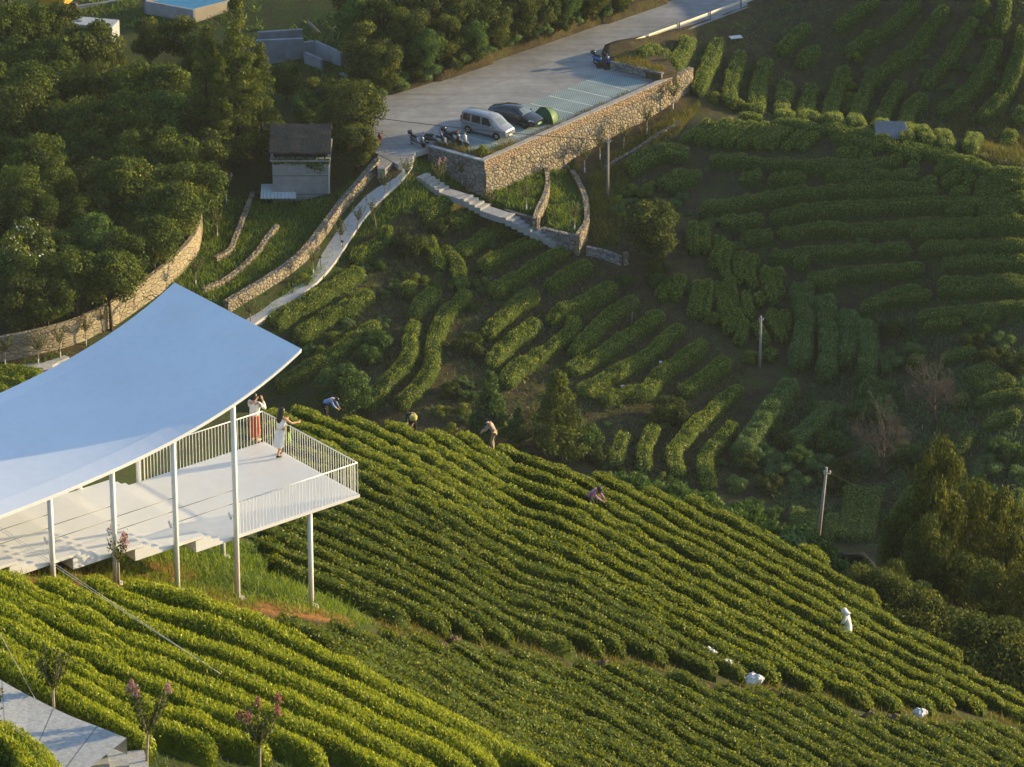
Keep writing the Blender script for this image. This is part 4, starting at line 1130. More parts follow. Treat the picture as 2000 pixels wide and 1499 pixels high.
wire(at_d(1215, 872, 300), tp3, .3, 'thin wire above the valley reaching the leaning pole', .008)
wire(tp3, at_d(2050, 1110, 280), .3, 'thin wire leaving the leaning pole to the right', .008)
wire(at_d(-20, 1016, 136), at_d(430, 1316, 133), .02, 'upper of two pale stay wires crossing in front of the pavilion', .008, WIREP)
wire(at_d(-20, 1022, 136.5), at_d(432, 1317, 133.2), .04, 'lower of two pale stay wires crossing in front of the pavilion', .008, WIREP)
wire(at_d(-10, 1220, 130), G(101, 1425), .0, 'pale stay wire anchored beside the near stone walk', .008, WIREP)
BLK = plain('lamp_black', (.02, .02, .02), .5, .3)
for i, (a, b) in enumerate([(571, 577), (626, 523), (669, 492)]):
    p = G(a, b, 0, 250); g = thing('path_lamp', 'small black path lamp, ' + ['nearest the pavilion roof', 'beside the flowering young tree', 'beside the forked young tree'][i] + ' on the walkway edge', 'path lamp', tuple(p), group='path lamps on the walkway edge')
    mb = MB(); mb.tube([(0, 0, -.1), (0, 0, .85)], .028, 8); mb.build('post', BLK, g)
    mb = MB(); mb.lathe([(.03, .83), (.14, .86), (.15, .92), (.05, .95)], (0, 0, 0), 12); mb.build('lamp_head', BLK, g)

# ------------------------------------------------------------------ hut with weathered roof
HUTW = plain('grey_render', (.30, .30, .31), .9, .15, .14, 1.3, bmp=.05); DARK = plain('dark_timber_and_shade', (.035, .028, .022), .9, .1, .4, 5)
THATCH = plain('weathered_roofing', (.075, .062, .050), .95, .1, .55, 7, bmp=.8)
hb = G(588, 392, 0, 250); hz = hb[2] - .3
hut = thing('hut', 'small grey hut with a dark weathered pitched roof beside the walkway', 'hut', (hb[0], hb[1], hz))
HW, HD, HH = 4.55, 4.6, 3.75
mb = MB(); mb.box((0, HD / 2, HH / 2), (HW, HD, HH)); hw = mb.build('wall', HUTW, hut)
mb = MB()
for z in (.85, 2.45): mb.box((0, -.004, z), (HW * .99, .012, .035))
mb.build('joint', DARK, hw)
mb = MB(); mb.box((HW / 2 + .03, -.03, HH / 2), (.12, .12, HH)); mb.build('corner_trim', plain('lime_wash', (.62, .58, .50), .85, .2), hut)
mb = MB(); mb.box((0, HD / 2, HH + .06), (HW + .35, HD + .35, .12)); mb.build('ledge', HUTW, hut)
for i in range(6):
    mb = MB(); mb.box((-HW / 2 + .3 + i * (HW - .6) / 5, .15, HH + .5), (.1, .1, .76)); mb.build('post', DARK, hut)
mb = MB(); mb.box((0, HD / 2 + .3, HH + .5), (HW - .2, HD - .6, .74)); mb.build('attic_shade', DARK, hut)  # solid dark block standing in for the shade inside the open attic
mb = MB(); ey, ry, rz = -.35, HD / 2, HH + 2.35; ez = HH + .86
for sgn, y0 in ((1, ey), (-1, HD - ey)):
    vs = []
    for x in np.linspace(-HW / 2 - .2, HW / 2 + .2, 15):
        for f in np.linspace(0, 1, 9):
            y = y0 + (ry - y0) * f; z = ez + (rz - ez) * f
            z += .12 * float(vnoise(np.array(x * 1.0), np.array(f * 4.), .8, 6)); vs.append((x, y, z))
    n0 = len(vs); vs += [(x, y, z - .13) for x, y, z in vs]; fs = []
    for i in range(14):
        for j in range(8):
            q = (i * 9 + j, (i + 1) * 9 + j, (i + 1) * 9 + j + 1, i * 9 + j + 1); fs.append(q); fs.append(tuple(k + n0 for k in reversed(q)))
    for i in range(14): fs.append((i * 9, i * 9 + n0, (i + 1) * 9 + n0, (i + 1) * 9)); fs.append((i * 9 + 8, (i + 1) * 9 + 8, (i + 1) * 9 + 8 + n0, i * 9 + 8 + n0))
    for j in range(8): fs.append((j, j + 1, j + 1 + n0, j + n0)); fs.append((126 + j, 126 + j + n0, 127 + j + n0, 127 + j))
    mb.add(vs, fs)
mb.build('roof', THATCH, hut)
# tin lean-to sheet
lb = G(545, 392, 0, 250); g = thing('lean_to', 'pale tin lean-to sheet propped on posts against the grey hut', 'lean-to', tuple(lb))
TIN = plain('pale_tin', (.50, .54, .56), .55, .4, .10, 3)
mb = MB(); vs = []; fs = []
for i in range(31):
    x = -1.45 + 2.9 * i / 30; dz = .03 * math.cos(i * PI / 1.5)
    vs += [(x, -1.1, .62 + dz), (x, .75, 1.15 + dz), (x, .75, 1.12 + dz), (x, -1.1, .59 + dz)]
for i in range(30):
    for j in range(4): fs.append((i * 4 + j, i * 4 + (j + 1) % 4, (i + 1) * 4 + (j + 1) % 4, (i + 1) * 4 + j))
mb.add(vs, fs); mb.build('sheet', TIN, g)
for x, y, h in ((-1.3, -1.0, .6), (1.3, -1.0, .6), (-1.3, .65, 1.1), (1.3, .65, 1.1)):
    mb = MB(); mb.tube([(x, y, -.4), (x, y, h)], .05, 6); mb.build('post', DARK, g)

# ------------------------------------------------------------------ building site at the top left
GREYC = plain('raw_concrete', (.25, .26, .285), .9, .15, .22, 1.0, bmp=.15)
def slabwall(pxs, z0, h, th, label, zt_off=None):
    P = [at_z(a, b, z0 + h) for a, b in pxs]
    o0 = P[0].copy(); o0[2] = z0
    mb = MB()
    for p, q in zip(P[:-1], P[1:]):
        t_ = (q - p)[:2]; t_ /= np.linalg.norm(t_); s_ = np.r_[np.array([-t_[1], t_[0]]) * th, 0]
        if s_[1] < 0: s_ = -s_
        b = [p - o0, q - o0, q + s_ - o0, p + s_ - o0]
        mb.hexa([(x[0], x[1], -.8) for x in b], [(x[0], x[1], x[2]) for x in b])
    o = mb.build('concrete_wall', GREYC); o.location = o0
    return tag(o, label, 'concrete wall', 'raw concrete walls of the building site')
slabwall([(504, 64), (591, 58)], 19.9, 1.6, .3, 'raw concrete wall of the building site, rearmost')
slabwall([(500, 80), (593, 76)], 19.6, 2.5, .3, 'widest raw concrete wall of the building site, with a broken brick on top')
slabwall([(594, 84), (614, 81), (665, 104)], 19.6, 2.3, .3, 'raw concrete wall of the building site with an angled right wing')
slabwall([(594, 103), (626, 117)], 19.4, 1.9, .3, 'short raw concrete wall of the building site, front one')
slabwall([(662, 143), (692, 157)], 19.3, 1.3, .4, 'lowest raw concrete block of the building site beside the road')
RUST = plain('rusty_steel', (.20, .17, .17), .8, .3, .3, 4)
p = at_z(628, 82, 20.0); g = thing('steel_scrap', 'heap of rusty steel channels leaning in a cross at the building site', 'scrap metal', tuple(p))
for (a, b, r) in (((-1.2, .8, 1.6), (.5, -.3, .2), .16), ((1.3, .6, 1.2), (-.3, -.3, .2), .12), ((-.3, .3, .4), (.9, -.6, .15), .28)):
    mb = MB(); mb.tube([a, b], r, 4); mb.build('channel', RUST, g)
# blue roofed building (front corner faces the viewer)
bc = at_z(378, 46, 20.0); bl = thing('building', 'grey building with a blue corrugated roof cut by the top edge of the photo', 'building', tuple(bc))
BLUE = plain('blue_roof_sheet', (.05, .20, .36), .45, .4, .10, 2); WALLLIT = plain('tan_render', (.42, .36, .28), .9, .15, .1, 1)  # tan on the grey building's right wall is sunlight put into the colour
BW = 1.25
def bpt(u, v, z): return (-.885 * u + .78 * v, .466 * u + .62 * v, z)
mb = MB()
for (u0, v0, u1, v1) in ((0, 0, 4.6, 0), (4.6, 0, 4.6, 6), (4.6, 6, 0, 6)):
    pass
def bquad(mb, u0, v0, u1, v1, th, h):
    du, dv = u1 - u0, v1 - v0; L = math.hypot(du, dv); nu_, nv_ = -dv / L * th, du / L * th
    q = [(u0, v0), (u1, v1), (u1 + nu_, v1 + nv_), (u0 + nu_, v0 + nv_)]
    mb.hexa([bpt(*x, -.6) for x in q], [bpt(*x, h) for x in q])
mb = MB(); bquad(mb, 0, 0, 5.2, 0, .22, BW); mb.build('wall', GREYC, bl)
mb = MB(); bquad(mb, 0, 4.5, 0, .226, .22, BW + .002); mb.build('wall', WALLLIT, bl)
mb = MB(); bquad(mb, 5.2, 0, 5.2, 4.5, .22, BW); bquad(mb, 5.0, 4.5, .0, 4.5, .22, BW - .002); mb.build('wall', GREYC, bl)
mb = MB(); vs = []; fs = []
for i in range(49):
    u = .25 + 4.7 * i / 48; dz = .03 * math.cos(i * PI / 1.5)
    vs += [bpt(u, .25, BW - .32 + dz), bpt(u, 4.3, BW - .05 + dz)]
for i in range(48): fs.append((2 * i, 2 * i + 1, 2 * i + 3, 2 * i + 2))
mb.add(vs, fs); mb.build('roof', BLUE, bl)
kb0, kb1 = at_z(150, 15, 20.3), at_z(268, -4, 20.3)
slabwall([(150, 13), (210, 4), (270, -6)], 19.9, .45, .3, 'long low concrete kerb wall of the building site at the upper left')
p = at_z(184, 66, 20.1); g = thing('concrete_tank', 'pale grey flat concrete tank half hidden by trees at the upper left', 'tank', tuple(p))
mb = MB(); mb.box((0, 0, .35), (4.0, 2.0, 1.5), -.25); tb_ = mb.build('tank_body', plain('pale_concrete', (.36, .38, .41), .85, .2, .08, 2), g)
mb = MB(); mb.lathe([(.32, 0), (.32, .05), (.28, .06)], (-1.2, .25, 1.1), 16); mb.build('hatch', GREYC, g)
# excavator peeking in at the top-left corner
YELM = plain('excavator_yellow', (.45, .24, .02), .5, .4, .12, 2); 
p = at_z(108, 22, 20.0); ex = thing('excavator', 'yellow excavator parked at the top-left edge behind the trees', 'excavator', tuple(p), -.3)
mb = MB(); mb.box((0, 0, 1.15), (2.6, 2.1, .7)); mb.box((.9, 0, 1.7), (.9, 1.9, .7)); mb.build('body', YELM, ex)
mb = MB(); mb.box((-.5, -.5, 1.95), (1.2, .95, 1.3)); cb = mb.build('cab', BLACKM, ex)
mb = MB(); mb.box((-.5, -.985, 2.1), (.9, .02, .7)); mb.build('window', plain('cab_glass', (.02, .05, .05), .1, .6), cb)
for s in (-.8, .8):
    mb = MB(); mb.box((0, s, .4), (3.0, .5, .55))
    for e in (-1.5, 1.5): mb.tube([(e, s - .25, .4), (e, s + .25, .4)], .27, 12)
    mb.build('track', BLACKM, ex)
mb = MB(); mb.tube([(-1.1, .2, 1.5), (-2.6, .2, 3.1), (-4.0, .2, 2.6)], [.24, .26, .17], 4); mb.build('boom', YELM, ex)
mb = MB(); mb.tube([(-4.0, .2, 2.7), (-4.7, .2, .9)], [.19, .14], 4); mb.build('arm', YELM, ex)
mb = MB(); mb.box((-4.75, .2, .5), (.7, .8, .7)); mb.build('bucket', BLACKM, ex)
# tarpaulin shed on the far side of the right hill
TARP = plain('grey_tarp', (.16, .17, .20), .6, .35, .2, 2, bmp=.3)
p = G(1742, 268, 0, 250); g = thing('shed', 'low shed under a grey tarpaulin behind the skyline of the right hill', 'shed', tuple(p))
mb = MB(); mb.add([(-1.5, -1.3, .5), (1.5, -1.5, .3), (1.0, 0, 1.35), (-1.2, 0, 1.45), (-1.4, 1.3, .6), (1.3, 1.2, .5)], [(0, 1, 2, 3), (3, 2, 5, 4), (0, 3, 4), (1, 5, 2)])
mb.build('roof', TARP, g)
mb = MB(); mb.box((0, 0, .1), (2.4, 2.1, .8)); mb.build('wall', DARK, g)
# black tarpaulin block behind the crest
p = at_d(1665, 1078, 236); g = thing('net_cover', 'black shade-net cover behind the crest of the near hill', 'cover', tuple(p))
mb = MB(); vs = []; fs = []
for i in range(9):
    for j in range(5):
        x = -1.2 + i * .3; y = -.5 + j * .25; e = min(i, 8 - i, 2) / 2 * min(j, 4 - j, 1)
        vs.append((x, y, -.9 + .75 * e + .1 * float(vnoise(np.array(x * 3), np.array(y * 3), 1., 2))))
for i in range(8):
    for j in range(4): fs.append((i * 5 + j, (i + 1) * 5 + j, (i + 1) * 5 + j + 1, i * 5 + j + 1))
mb.add(vs, fs, True); mb.build('net', plain('black_net', (.008, .008, .009), .8, .1), g)
# ------------------------------------------------------------------ vehicles
def car_paint(name, c, rough=.28, metal=.35):
    return plain(name, c, rough, .5, .04, 2, metal=metal, coat=.6)
SILVER = car_paint('silver_paint', (.30, .31, .335)); NAVY = car_paint('dark_blue_paint', (.022, .025, .034), .22, .2)
GLASS = plain('dark_glass', (.02, .024, .028), .06, .6, .05); GLASSW = plain('windscreen_glass', (.14, .17, .19), .06, .7, .1)
TYRE = plain('tyre_rubber', (.018, .018, .019), .85, .2); RIM = plain('alloy_rim', (.35, .35, .36), .35, .5, metal=.7)
CHROME = plain('bright_trim', (.65, .65, .65), .2, .5, metal=.8); LAMP = plain('headlamp_lens', (.70, .72, .74), .1, .6); REDL = plain('tail_lamp', (.30, .01, .01), .2, .5)
BLACKP = plain('black_trim', (.025, .025, .028), .55, .35); PLATEG = plain('green_plate', (.25, .50, .22), .5, .3); PLATEB = plain('plate_white', (.6, .62, .66), .5, .3)

class Car:
    """lofted body: stations (x, zsill, zbelt, zroof, halfwidth, roof halfwidth); front is +x"""
    def __init__(s, st): s.st = st
    def ring(s, i):
        x, zs, zb, zr, w, wr = s.st[i]
        zm = zs + (zb - zs) * .5
        h = [(0, zs), (w * .86, zs), (w * .97, zs + .10), (w, zm), (w * .975, zb), (w * .975 + (wr - w * .975) * .5, zb + (zr - zb) * .55), (wr, zr - min(.07, (zr - zb) * .3)), (wr * .82, zr - .005), (0, zr + .015)]
        return [Vector((x, y, z)) for y, z in h] + [Vector((x, -y, z)) for y, z in reversed(h[1:-1])]
    def body(s, name, mat, parent):
        mb = MB(); vs = []; fs = []; R = [s.ring(i) for i in range(len(s.st))]; m = len(R[0])
        for r in R: vs += r
        for i in range(len(R) - 1):
            for k in range(m): fs.append((i * m + k, (i + 1) * m + k, (i + 1) * m + (k + 1) % m, i * m + (k + 1) % m))
        fs.append(tuple(range(m))); fs.append(tuple(reversed(range((len(R) - 1) * m, len(R) * m))))
        mb.add(vs, fs, True); o = mb.build(name, mat, parent)
        bm = bmesh.new(); bm.from_mesh(o.data); bmesh.ops.recalc_face_normals(bm, faces=bm.faces)
        for e in bm.edges:
            if len(e.link_faces) == 2 and e.calc_face_angle(0) > .6: e.smooth = False
        bm.to_mesh(o.data); bm.free()
        return o
    def side(s, x, t, sgn, off=.008):
        xs = [q[0] for q in s.st]; i = min(max(int(np.searchsorted(xs, x)) - 1, 0), len(xs) - 2)
        f = (x - xs[i]) / (xs[i + 1] - xs[i]); A, B = s.ring(i), s.ring(i + 1)
        def seg(r):
            a, b, c = r[4], r[5], r[6]
            return a.lerp(b, t * 2) if t < .5 else b.lerp(c, (t - .5) * 2)
        p = seg(A).lerp(seg(B), f)
        return Vector((p.x, (p.y + off) * sgn, p.z + off * .3))
    def win(s, name, quad, sgn, mat, parent):
        """quad: (x,t) corners"""
        mb = MB(); n = 4; vs = []
        (x0, t0), (x1, t1), (x2, t2), (x3, t3) = quad
        for i in range(n + 1):
            for j in range(n + 1):
                u, v = i / n, j / n
                x = (x0 * (1 - u) + x1 * u) * (1 - v) + (x3 * (1 - u) + x2 * u) * v
                t = (t0 * (1 - u) + t1 * u) * (1 - v) + (t3 * (1 - u) + t2 * u) * v
                vs.append(s.side(x, t, sgn))
        fs = [(i * (n + 1) + j, (i + 1) * (n + 1) + j, (i + 1) * (n + 1) + j + 1, i * (n + 1) + j + 1) for i in range(n) for j in range(n)]
        mb.add(vs, fs, True); return mb.build(name, mat, parent)
    def screen(s, name, i0, i1, mat, parent, w=.93, f0=.05, f1=.96):
        """glass on the sloping top face between two stations"""
        A, B = s.ring(i0), s.ring(i1)
        def top(f):
            return [A[k].lerp(B[k], f) for k in (7, 8)]
        mb = MB(); vs = []
        for f in (f0, f1):
            e = A[6].lerp(B[6], f); c = A[8].lerp(B[8], f)
            for y in (-1, -.5, 0, .5, 1):
                p = Vector((c.x, e.y * w * y, c.z + (e.z - c.z) * y * y)); d = (B[8] - A[8]).normalized(); nrm = Vector((-d.z, 0, d.x)); nrm = nrm if nrm.z > 0 else -nrm
                vs.append(p + nrm * .014)
        mb.add(vs, [(k, k + 1, k + 6, k + 5) for k in range(4)], True)
        return mb.build(name, mat, parent)

def wheels(parent, xs, hw, r, wd=.2, rim=RIM):
    for x in xs:
        for sg in (-1, 1):
            M = Matrix.Translation((x, sg * (hw - wd * .5 + .01), r)) @ Matrix.Rotation(PI / 2 * sg, 4, 'X') @ Matrix.Scale(-1, 4, (0, 0, 1)) if False else Matrix.Translation((x, sg * (hw - wd * .5 + .02), r)) @ Matrix.Rotation(-PI / 2 * sg, 4, 'X')
            mb = MB(); mb.lathe([(r * .6, -wd / 2), (r * .95, -wd / 2), (r, -wd * .35), (r, wd * .35), (r * .95, wd / 2), (r * .62, wd / 2), (r * .6, wd * .38)], (0, 0, 0), 20, M)
            wobj = mb.build('wheel', TYRE, parent)
            mb = MB(); mb.lathe([(r * .6, wd * .30), (r * .58, wd * .44), (r * .15, wd * .50), (r * .1, wd * .52)], (0, 0, 0), 20, M)
            for k in range(5):
                a = 2 * PI * k / 5
                mb.tube([M @ Vector((r * .12 * math.cos(a), r * .12 * math.sin(a), wd * .5)), M @ Vector((r * .56 * math.cos(a), r * .56 * math.sin(a), wd * .46))], .025, 5)
            mb.build('rim', rim, wobj)
    for x in xs:   # wheel arches
        for sg in (-1, 1):
            mb = MB(); vs = []
            for k in range(13):
                a = PI * k / 12
                vs += [(x + math.cos(a) * (r + .035), sg * (hw + .004), r + math.sin(a) * (r + .035)), (x + math.cos(a) * (r + .075), sg * (hw + .006), r + math.sin(a) * (r + .075))]
            vs2 = [(x + math.cos(PI * k / 12) * (r + .04), sg * (hw + .0035), r + math.sin(PI * k / 12) * (r + .04)) for k in range(13)]
            mb.add(vs, [(2 * k, 2 * k + 1, 2 * k + 3, 2 * k + 2) for k in range(12)]); mb.add(vs2, [tuple(range(13))]); mb.build('wheel_arch', BLACKP, parent)

def headings(pa, pb):
    return math.atan2(pb[1] - pa[1], pb[0] - pa[0])

# bay direction in world
b0, b1 = at_z(1080, 185, ZR), at_z(1166, 206, ZR); BAYDIR = headings(b0, b1)
# silver minivan
vp = at_z(953, 262, ZR); van = thing('van', 'silver seven-seat minivan parked nose to the wall beside the dark sedan', 'van', (vp[0], vp[1], ZR + .01), BAYDIR)
VW = .84
vs_ = Car([(-2.22, .42, .95, 1.62, .70, .58), (-2.16, .30, .98, 1.76, .80, .66), (-1.6, .24, .98, 1.83, VW, .69), (-.4, .22, .96, 1.84, VW, .70), (.55, .22, .95, 1.80, VW, .69), (.95, .22, .95, 1.66, VW, .68),
           (1.58, .22, .96, 1.16, VW, .70), (1.95, .24, .86, .98, .82, .66), (2.2, .30, .76, .86, .74, .58), (2.27, .40, .66, .72, .66, .50)])
vs_.body('body', SILVER, van)
vs_.screen('windscreen', 5, 6, GLASSW, van, .97, .08, .95)
for sg in (-1, 1):
    vs_.win('side_window', [(-2.02, .14), (-1.28, .12), (-1.25, .84), (-1.92, .86)], sg, GLASS, van)
    vs_.win('side_window', [(-1.10, .12), (-.25, .12), (-.25, .86), (-1.08, .86)], sg, GLASS, van)
    vs_.win('side_window', [(-.08, .12), (.92, .12), (.52, .84), (-.05, .86)], sg, GLASS, van)
    mb = MB(); mb.box((-1.35, sg * (VW + .004), .84), (1.2, .012, .035)); mb.build('door_rail', BLACKP, van)
    mb = MB(); mb.lathe([(.02, -.05), (.10, -.03), (.11, .06), (.04, .12)], (.95, sg * (VW + .12), 1.06), 8, sx=.6); mb.build('mirror', SILVER, van)
    mb = MB(); mb.add([(2.0, sg * .79, .76), (2.24, sg * .62, .72), (2.20, sg * .62, .86), (1.97, sg * .78, .90)], [(0, 1, 2, 3) if sg < 0 else (3, 2, 1, 0)])
    for q in range(4): mb.v[q] = (mb.v[q][0] + .03, mb.v[q][1] + sg * .02, mb.v[q][2])
    mb.build('headlight', LAMP, van)
    mb = MB(); mb.box((-2.17, sg * .72, 1.15), (.10, .14, .55)); mb.build('tail_light', REDL, van)
mb = MB(); mb.box((2.265, 0, .68), (.06, 1.0, .14)); g_ = mb.build('grille', CHROME, van)
mb = MB(); mb.box((2.30, 0, .44), (.05, .46, .13)); mb.build('number_plate', PLATEB, van)
mb = MB(); mb.box((2.24, 0, .36), (.10, 1.25, .10)); mb.build('bumper', BLACKP, van)
mb = MB(); mb.tube([(.3, 0, 1.82), (.1, 0, 1.98)], .012, 5); mb.build('aerial', BLACKP, van)
wheels(van, (-1.42, 1.42), VW, .31)
# dark sedan
cp = at_z(1008, 239, ZR); car = thing('car', 'dark blue fastback sedan with a green number plate parked between the van and the tent', 'car', (cp[0], cp[1], ZR + .01), BAYDIR)
CW = .93
cs = Car([(-2.36, .50, .78, .92, .66, .52), (-2.30, .34, .86, 1.05, .80, .60), (-1.85, .24, .92, 1.16, CW, .64), (-1.15, .20, .94, 1.38, CW, .60), (-.35, .20, .93, 1.46, CW, .60), (.15, .20, .92, 1.44, CW, .60), (.50, .20, .92, 1.36, CW, .62),
          (1.18, .20, .90, .99, CW, .70), (1.75, .22, .80, .88, .91, .66), (2.2, .28, .68, .76, .80, .56), (2.34, .38, .58, .64, .66, .46)])
cs.body('body', NAVY, car)
cs.screen('windscreen', 6, 7, GLASSW, car, .98, .04, .94); cs.screen('rear_window', 2, 3, GLASS, car, .96, .15, .95)
for sg in (-1, 1):
    cs.win('side_window', [(-1.55, .14), (-.42, .14), (-.40, .88), (-1.0, .84)], sg, GLASS, car)
    cs.win('side_window', [(-.32, .14), (.95, .14), (.42, .84), (-.30, .88)], sg, GLASS, car)
    mb = MB(); mb.lathe([(.02, -.04), (.08, -.02), (.09, .05), (.03, .09)], (.80, sg * (CW + .09), .98), 8, sx=.7); mb.build('mirror', NAVY, car)
    mb = MB(); mb.add([(1.85, sg * .86, .70), (2.22, sg * .66, .66), (2.20, sg * .62, .74), (1.83, sg * .82, .80)], [(0, 1, 2, 3) if sg < 0 else (3, 2, 1, 0)])
    for q in range(4): mb.v[q] = (mb.v[q][0] + .03, mb.v[q][1] + sg * .03, mb.v[q][2] + .02)
    mb.build('headlight', LAMP, car)
    mb = MB(); mb.box((-2.30, sg * .58, .86), (.07, .36, .08)); mb.build('tail_light', REDL, car)
mb = MB(); mb.box((2.36, 0, .42), (.04, .48, .14)); mb.build('number_plate', PLATEG, car)
mb = MB(); mb.box((2.26, 0, .31), (.14, 1.2, .08)); mb.build('bumper', BLACKP, car)
wheels(car, (-1.45, 1.43), CW, .345, .22, plain('dark_rim', (.08, .08, .085), .4, .5, metal=.6))

# green tent
tp = at_z(1064, 236, ZR); tent = thing('tent', 'small green dome tent pitched on the parking bays beside the dark sedan', 'tent', (tp[0], tp[1], ZR + .01), BAYDIR + .3)
TG = leaf_mat('tent_fabric', [(0, (.02, .07, .03)), (1, (.02, .07, .03))], trans=.15); TG2 = leaf_mat('tent_light_fabric', [(0, (.13, .24, .09)), (1, (.13, .24, .09))], trans=.3)
sq = [(1.15, -.85), (1.15, .85), (-1.15, .85), (-1.15, -.85)]
def tentpt(f, h):
    a = f * 2 * PI; c, s = math.cos(a), math.sin(a); k = 1 / max(abs(c), abs(s)); rr = (1 + (k - 1) * .75) * (1 - h ** 2.2) ** .6
    return (1.02 * c * rr, .80 * s * rr, 1.18 * h)
for i in range(4):
    mb = MB(); vs = []; fs = []
    for a in range(9):
        for h in range(9): vs.append(tentpt((i + a / 8) / 4 + .125, h / 8))
    for a in range(8):
        for h in range(8): fs.append((a * 9 + h, (a + 1) * 9 + h, (a + 1) * 9 + h + 1, a * 9 + h + 1))
    mb.add(vs, fs, True); mb.build('canopy_panel', TG2 if i in (3,) else TG, tent)
mb = MB()
for i in range(2):
    mb.tube([Vector(tentpt(i / 4 + .125, h / 8)) * 1.01 for h in range(9)] + [Vector(tentpt(i / 4 + .625, h / 8)) * 1.01 for h in range(7, -1, -1)], .018, 5)
mb.build('pole', BLACKP, tent)

# scooters
def scooter(pos, rz, label, paint, box=None, group='motor scooters by the parking lot', scale=1.0, windshield=False, helmet=None):
    g = thing('scooter', label, 'scooter', tuple(pos), rz, group, scale)
    for x in (-.62, .66):
        M = Matrix.Translation((x, 0, .24)) @ Matrix.Rotation(PI / 2, 4, 'X')
        mb = MB(); mb.lathe([(.13, -.055), (.20, -.055), (.24, -.03), (.24, .03), (.20, .055), (.13, .055)], (0, 0, 0), 16, M); w_ = mb.build('wheel', TYRE, g)
        mb = MB(); mb.lathe([(.13, -.03), (.14, 0), (.13, .03)], (0, 0, 0), 12, M); mb.build('rim', RIM, w_)
    mb = MB()   # rear body, tapered tail
    R = []
    for (x, z0, z1, hw) in ((-.92, .56, .68, .06), (-.75, .40, .74, .13), (-.45, .30, .72, .17), (-.15, .26, .66, .16), (.0, .26, .40, .15), (.32, .25, .36, .16), (.42, .26, .42, .15)):
        R.append([(x, hw * c_, z0 + (z1 - z0) * (.5 + .5 * s_)) for c_, s_ in ((1, -.8), (1.05, 0), (.85, .8), (0, 1), (-.85, .8), (-1.05, 0), (-1, -.8))])
    vs = sum(R, []); m = 7; fs = [(i * m + k, (i + 1) * m + k, (i + 1) * m + (k + 1) % m, i * m + (k + 1) % m) for i in range(6) for k in range(m)] + [tuple(range(m)), tuple(reversed(range(6 * m, 7 * m)))]
    mb.add(vs, fs, True); mb.build('body', paint, g)
    mb = MB(); R = []
    for (x, z, hw, th) in ((.46, .26, .17, .07), (.58, .50, .21, .09), (.56, .74, .17, .08), (.47, .96, .12, .06)):
        R.append([(x - th * .4, hw, z), (x + th, 0, z), (x - th * .4, -hw, z), (x - th, 0, z)])
    vs = sum(R, []); fs = [(i * 4 + k, (i + 1) * 4 + k, (i + 1) * 4 + (k + 1) % 4, i * 4 + (k + 1) % 4) for i in range(3) for k in range(4)] + [(0, 1, 2, 3), (15, 14, 13, 12)]
    mb.add(vs, fs, True); mb.build('front_shield', paint, g)
    mb = MB(); mb.lathe([(.02, 0), (.26, .0), (.27, .05), (.2, .11), (.05, .13)], (.66, 0, .38), 10, sx=1.0, sy=.30); mb.build('mudguard', paint, g)
    mb = MB(); mb.tube([(.66, 0, .24), (.52, 0, .72), (.45, 0, 1.0)], .03, 6); mb.tube([(.34, -.34, 1.02), (.45, -.14, 1.03), (.45, .14, 1.03), (.34, .34, 1.02)], .022, 6); mb.build('handlebar', BLACKP, g)
    mb = MB(); mb.lathe([(.03, 0), (.20, .02), (.22, .08), (.17, .13), (.05, .15)], (-.42, 0, .70), 12, sx=1.9, sy=.75); mb.build('seat', BLACKP, g)
    mb = MB(); mb.lathe([(.03, -.03), (.08, .0), (.07, .05), (.02, .07)], (.60, 0, .82), 8, sy=1.3); mb.build('headlight', LAMP, g)
    for sg in (-1, 1):
        mb = MB(); mb.tube([(.40, sg * .22, 1.03), (.38, sg * .28, 1.20)], .009, 5); mb.lathe([(.02, -.03), (.06, -.01), (.06, .03), (.02, .05)], (.38, sg * .29, 1.24), 8, sx=.35); mb.build('mirror', BLACKP, g)
    if box:
        mb = MB(); mb.lathe([(.10, 0), (.21, .02), (.23, .18), (.21, .27), (.10, .31)], (-.86, 0, .84), 8, sy=1.05); mb.build('top_box', box, g)
        mb = MB(); mb.tube([(-.6, 0, .72), (-.86, 0, .84)], .04, 5); mb.build('rack', BLACKP, g)
    if windshield:
        mb = MB(); mb.add([(.60, -.2, .95), (.60, .2, .95), (.47, .16, 1.35), (.47, -.16, 1.35)], [(0, 1, 2, 3)]); mb.build('windshield', GLASSW, g)
    mb = MB(); mb.tube([(-.15, -.17, .2), (-.75, -.2, .3)], [.03, .055], 8); mb.build('exhaust', CHROME, g)
    return g
GREYP = car_paint('grey_scooter_paint', (.11, .12, .15)); BLKP = car_paint('black_scooter_paint', (.03, .03, .035)); BLUEP = car_paint('blue_scooter_paint', (.03, .13, .42)); REDP = car_paint('maroon_scooter_paint', (.22, .05, .04)); WHTP = car_paint('white_scooter_paint', (.50, .50, .48))
SC = lambda a, b: at_z(a, b, ZR + .003)
scooter(SC(816, 285), BAYDIR - .15, 'dark grey scooter with a black top box at the corner of the road', GREYP, BLKP)
scooter(SC(849, 281), BAYDIR + .5, 'black moped with mirrors up, half hidden by the yellow grass', BLKP, None)
scooter(SC(862, 284), BAYDIR - .2, 'small white and blue moped between the black moped and the big scooters', WHTP, None, scale=.85)
scooter(SC(884, 282), BAYDIR - .1, 'big black motor scooter with a top box, left of the pair by the van', BLKP, BLKP, scale=1.15)
scooter(SC(898, 284), BAYDIR - .2, 'big silver-fronted motor scooter, right of the pair by the van', WHTP, None, scale=1.2)
scooter(SC(1176, 128), BAYDIR + .05, 'bright blue scooter with a black top box by the guard rail', BLUEP, BLKP, scale=1.05)
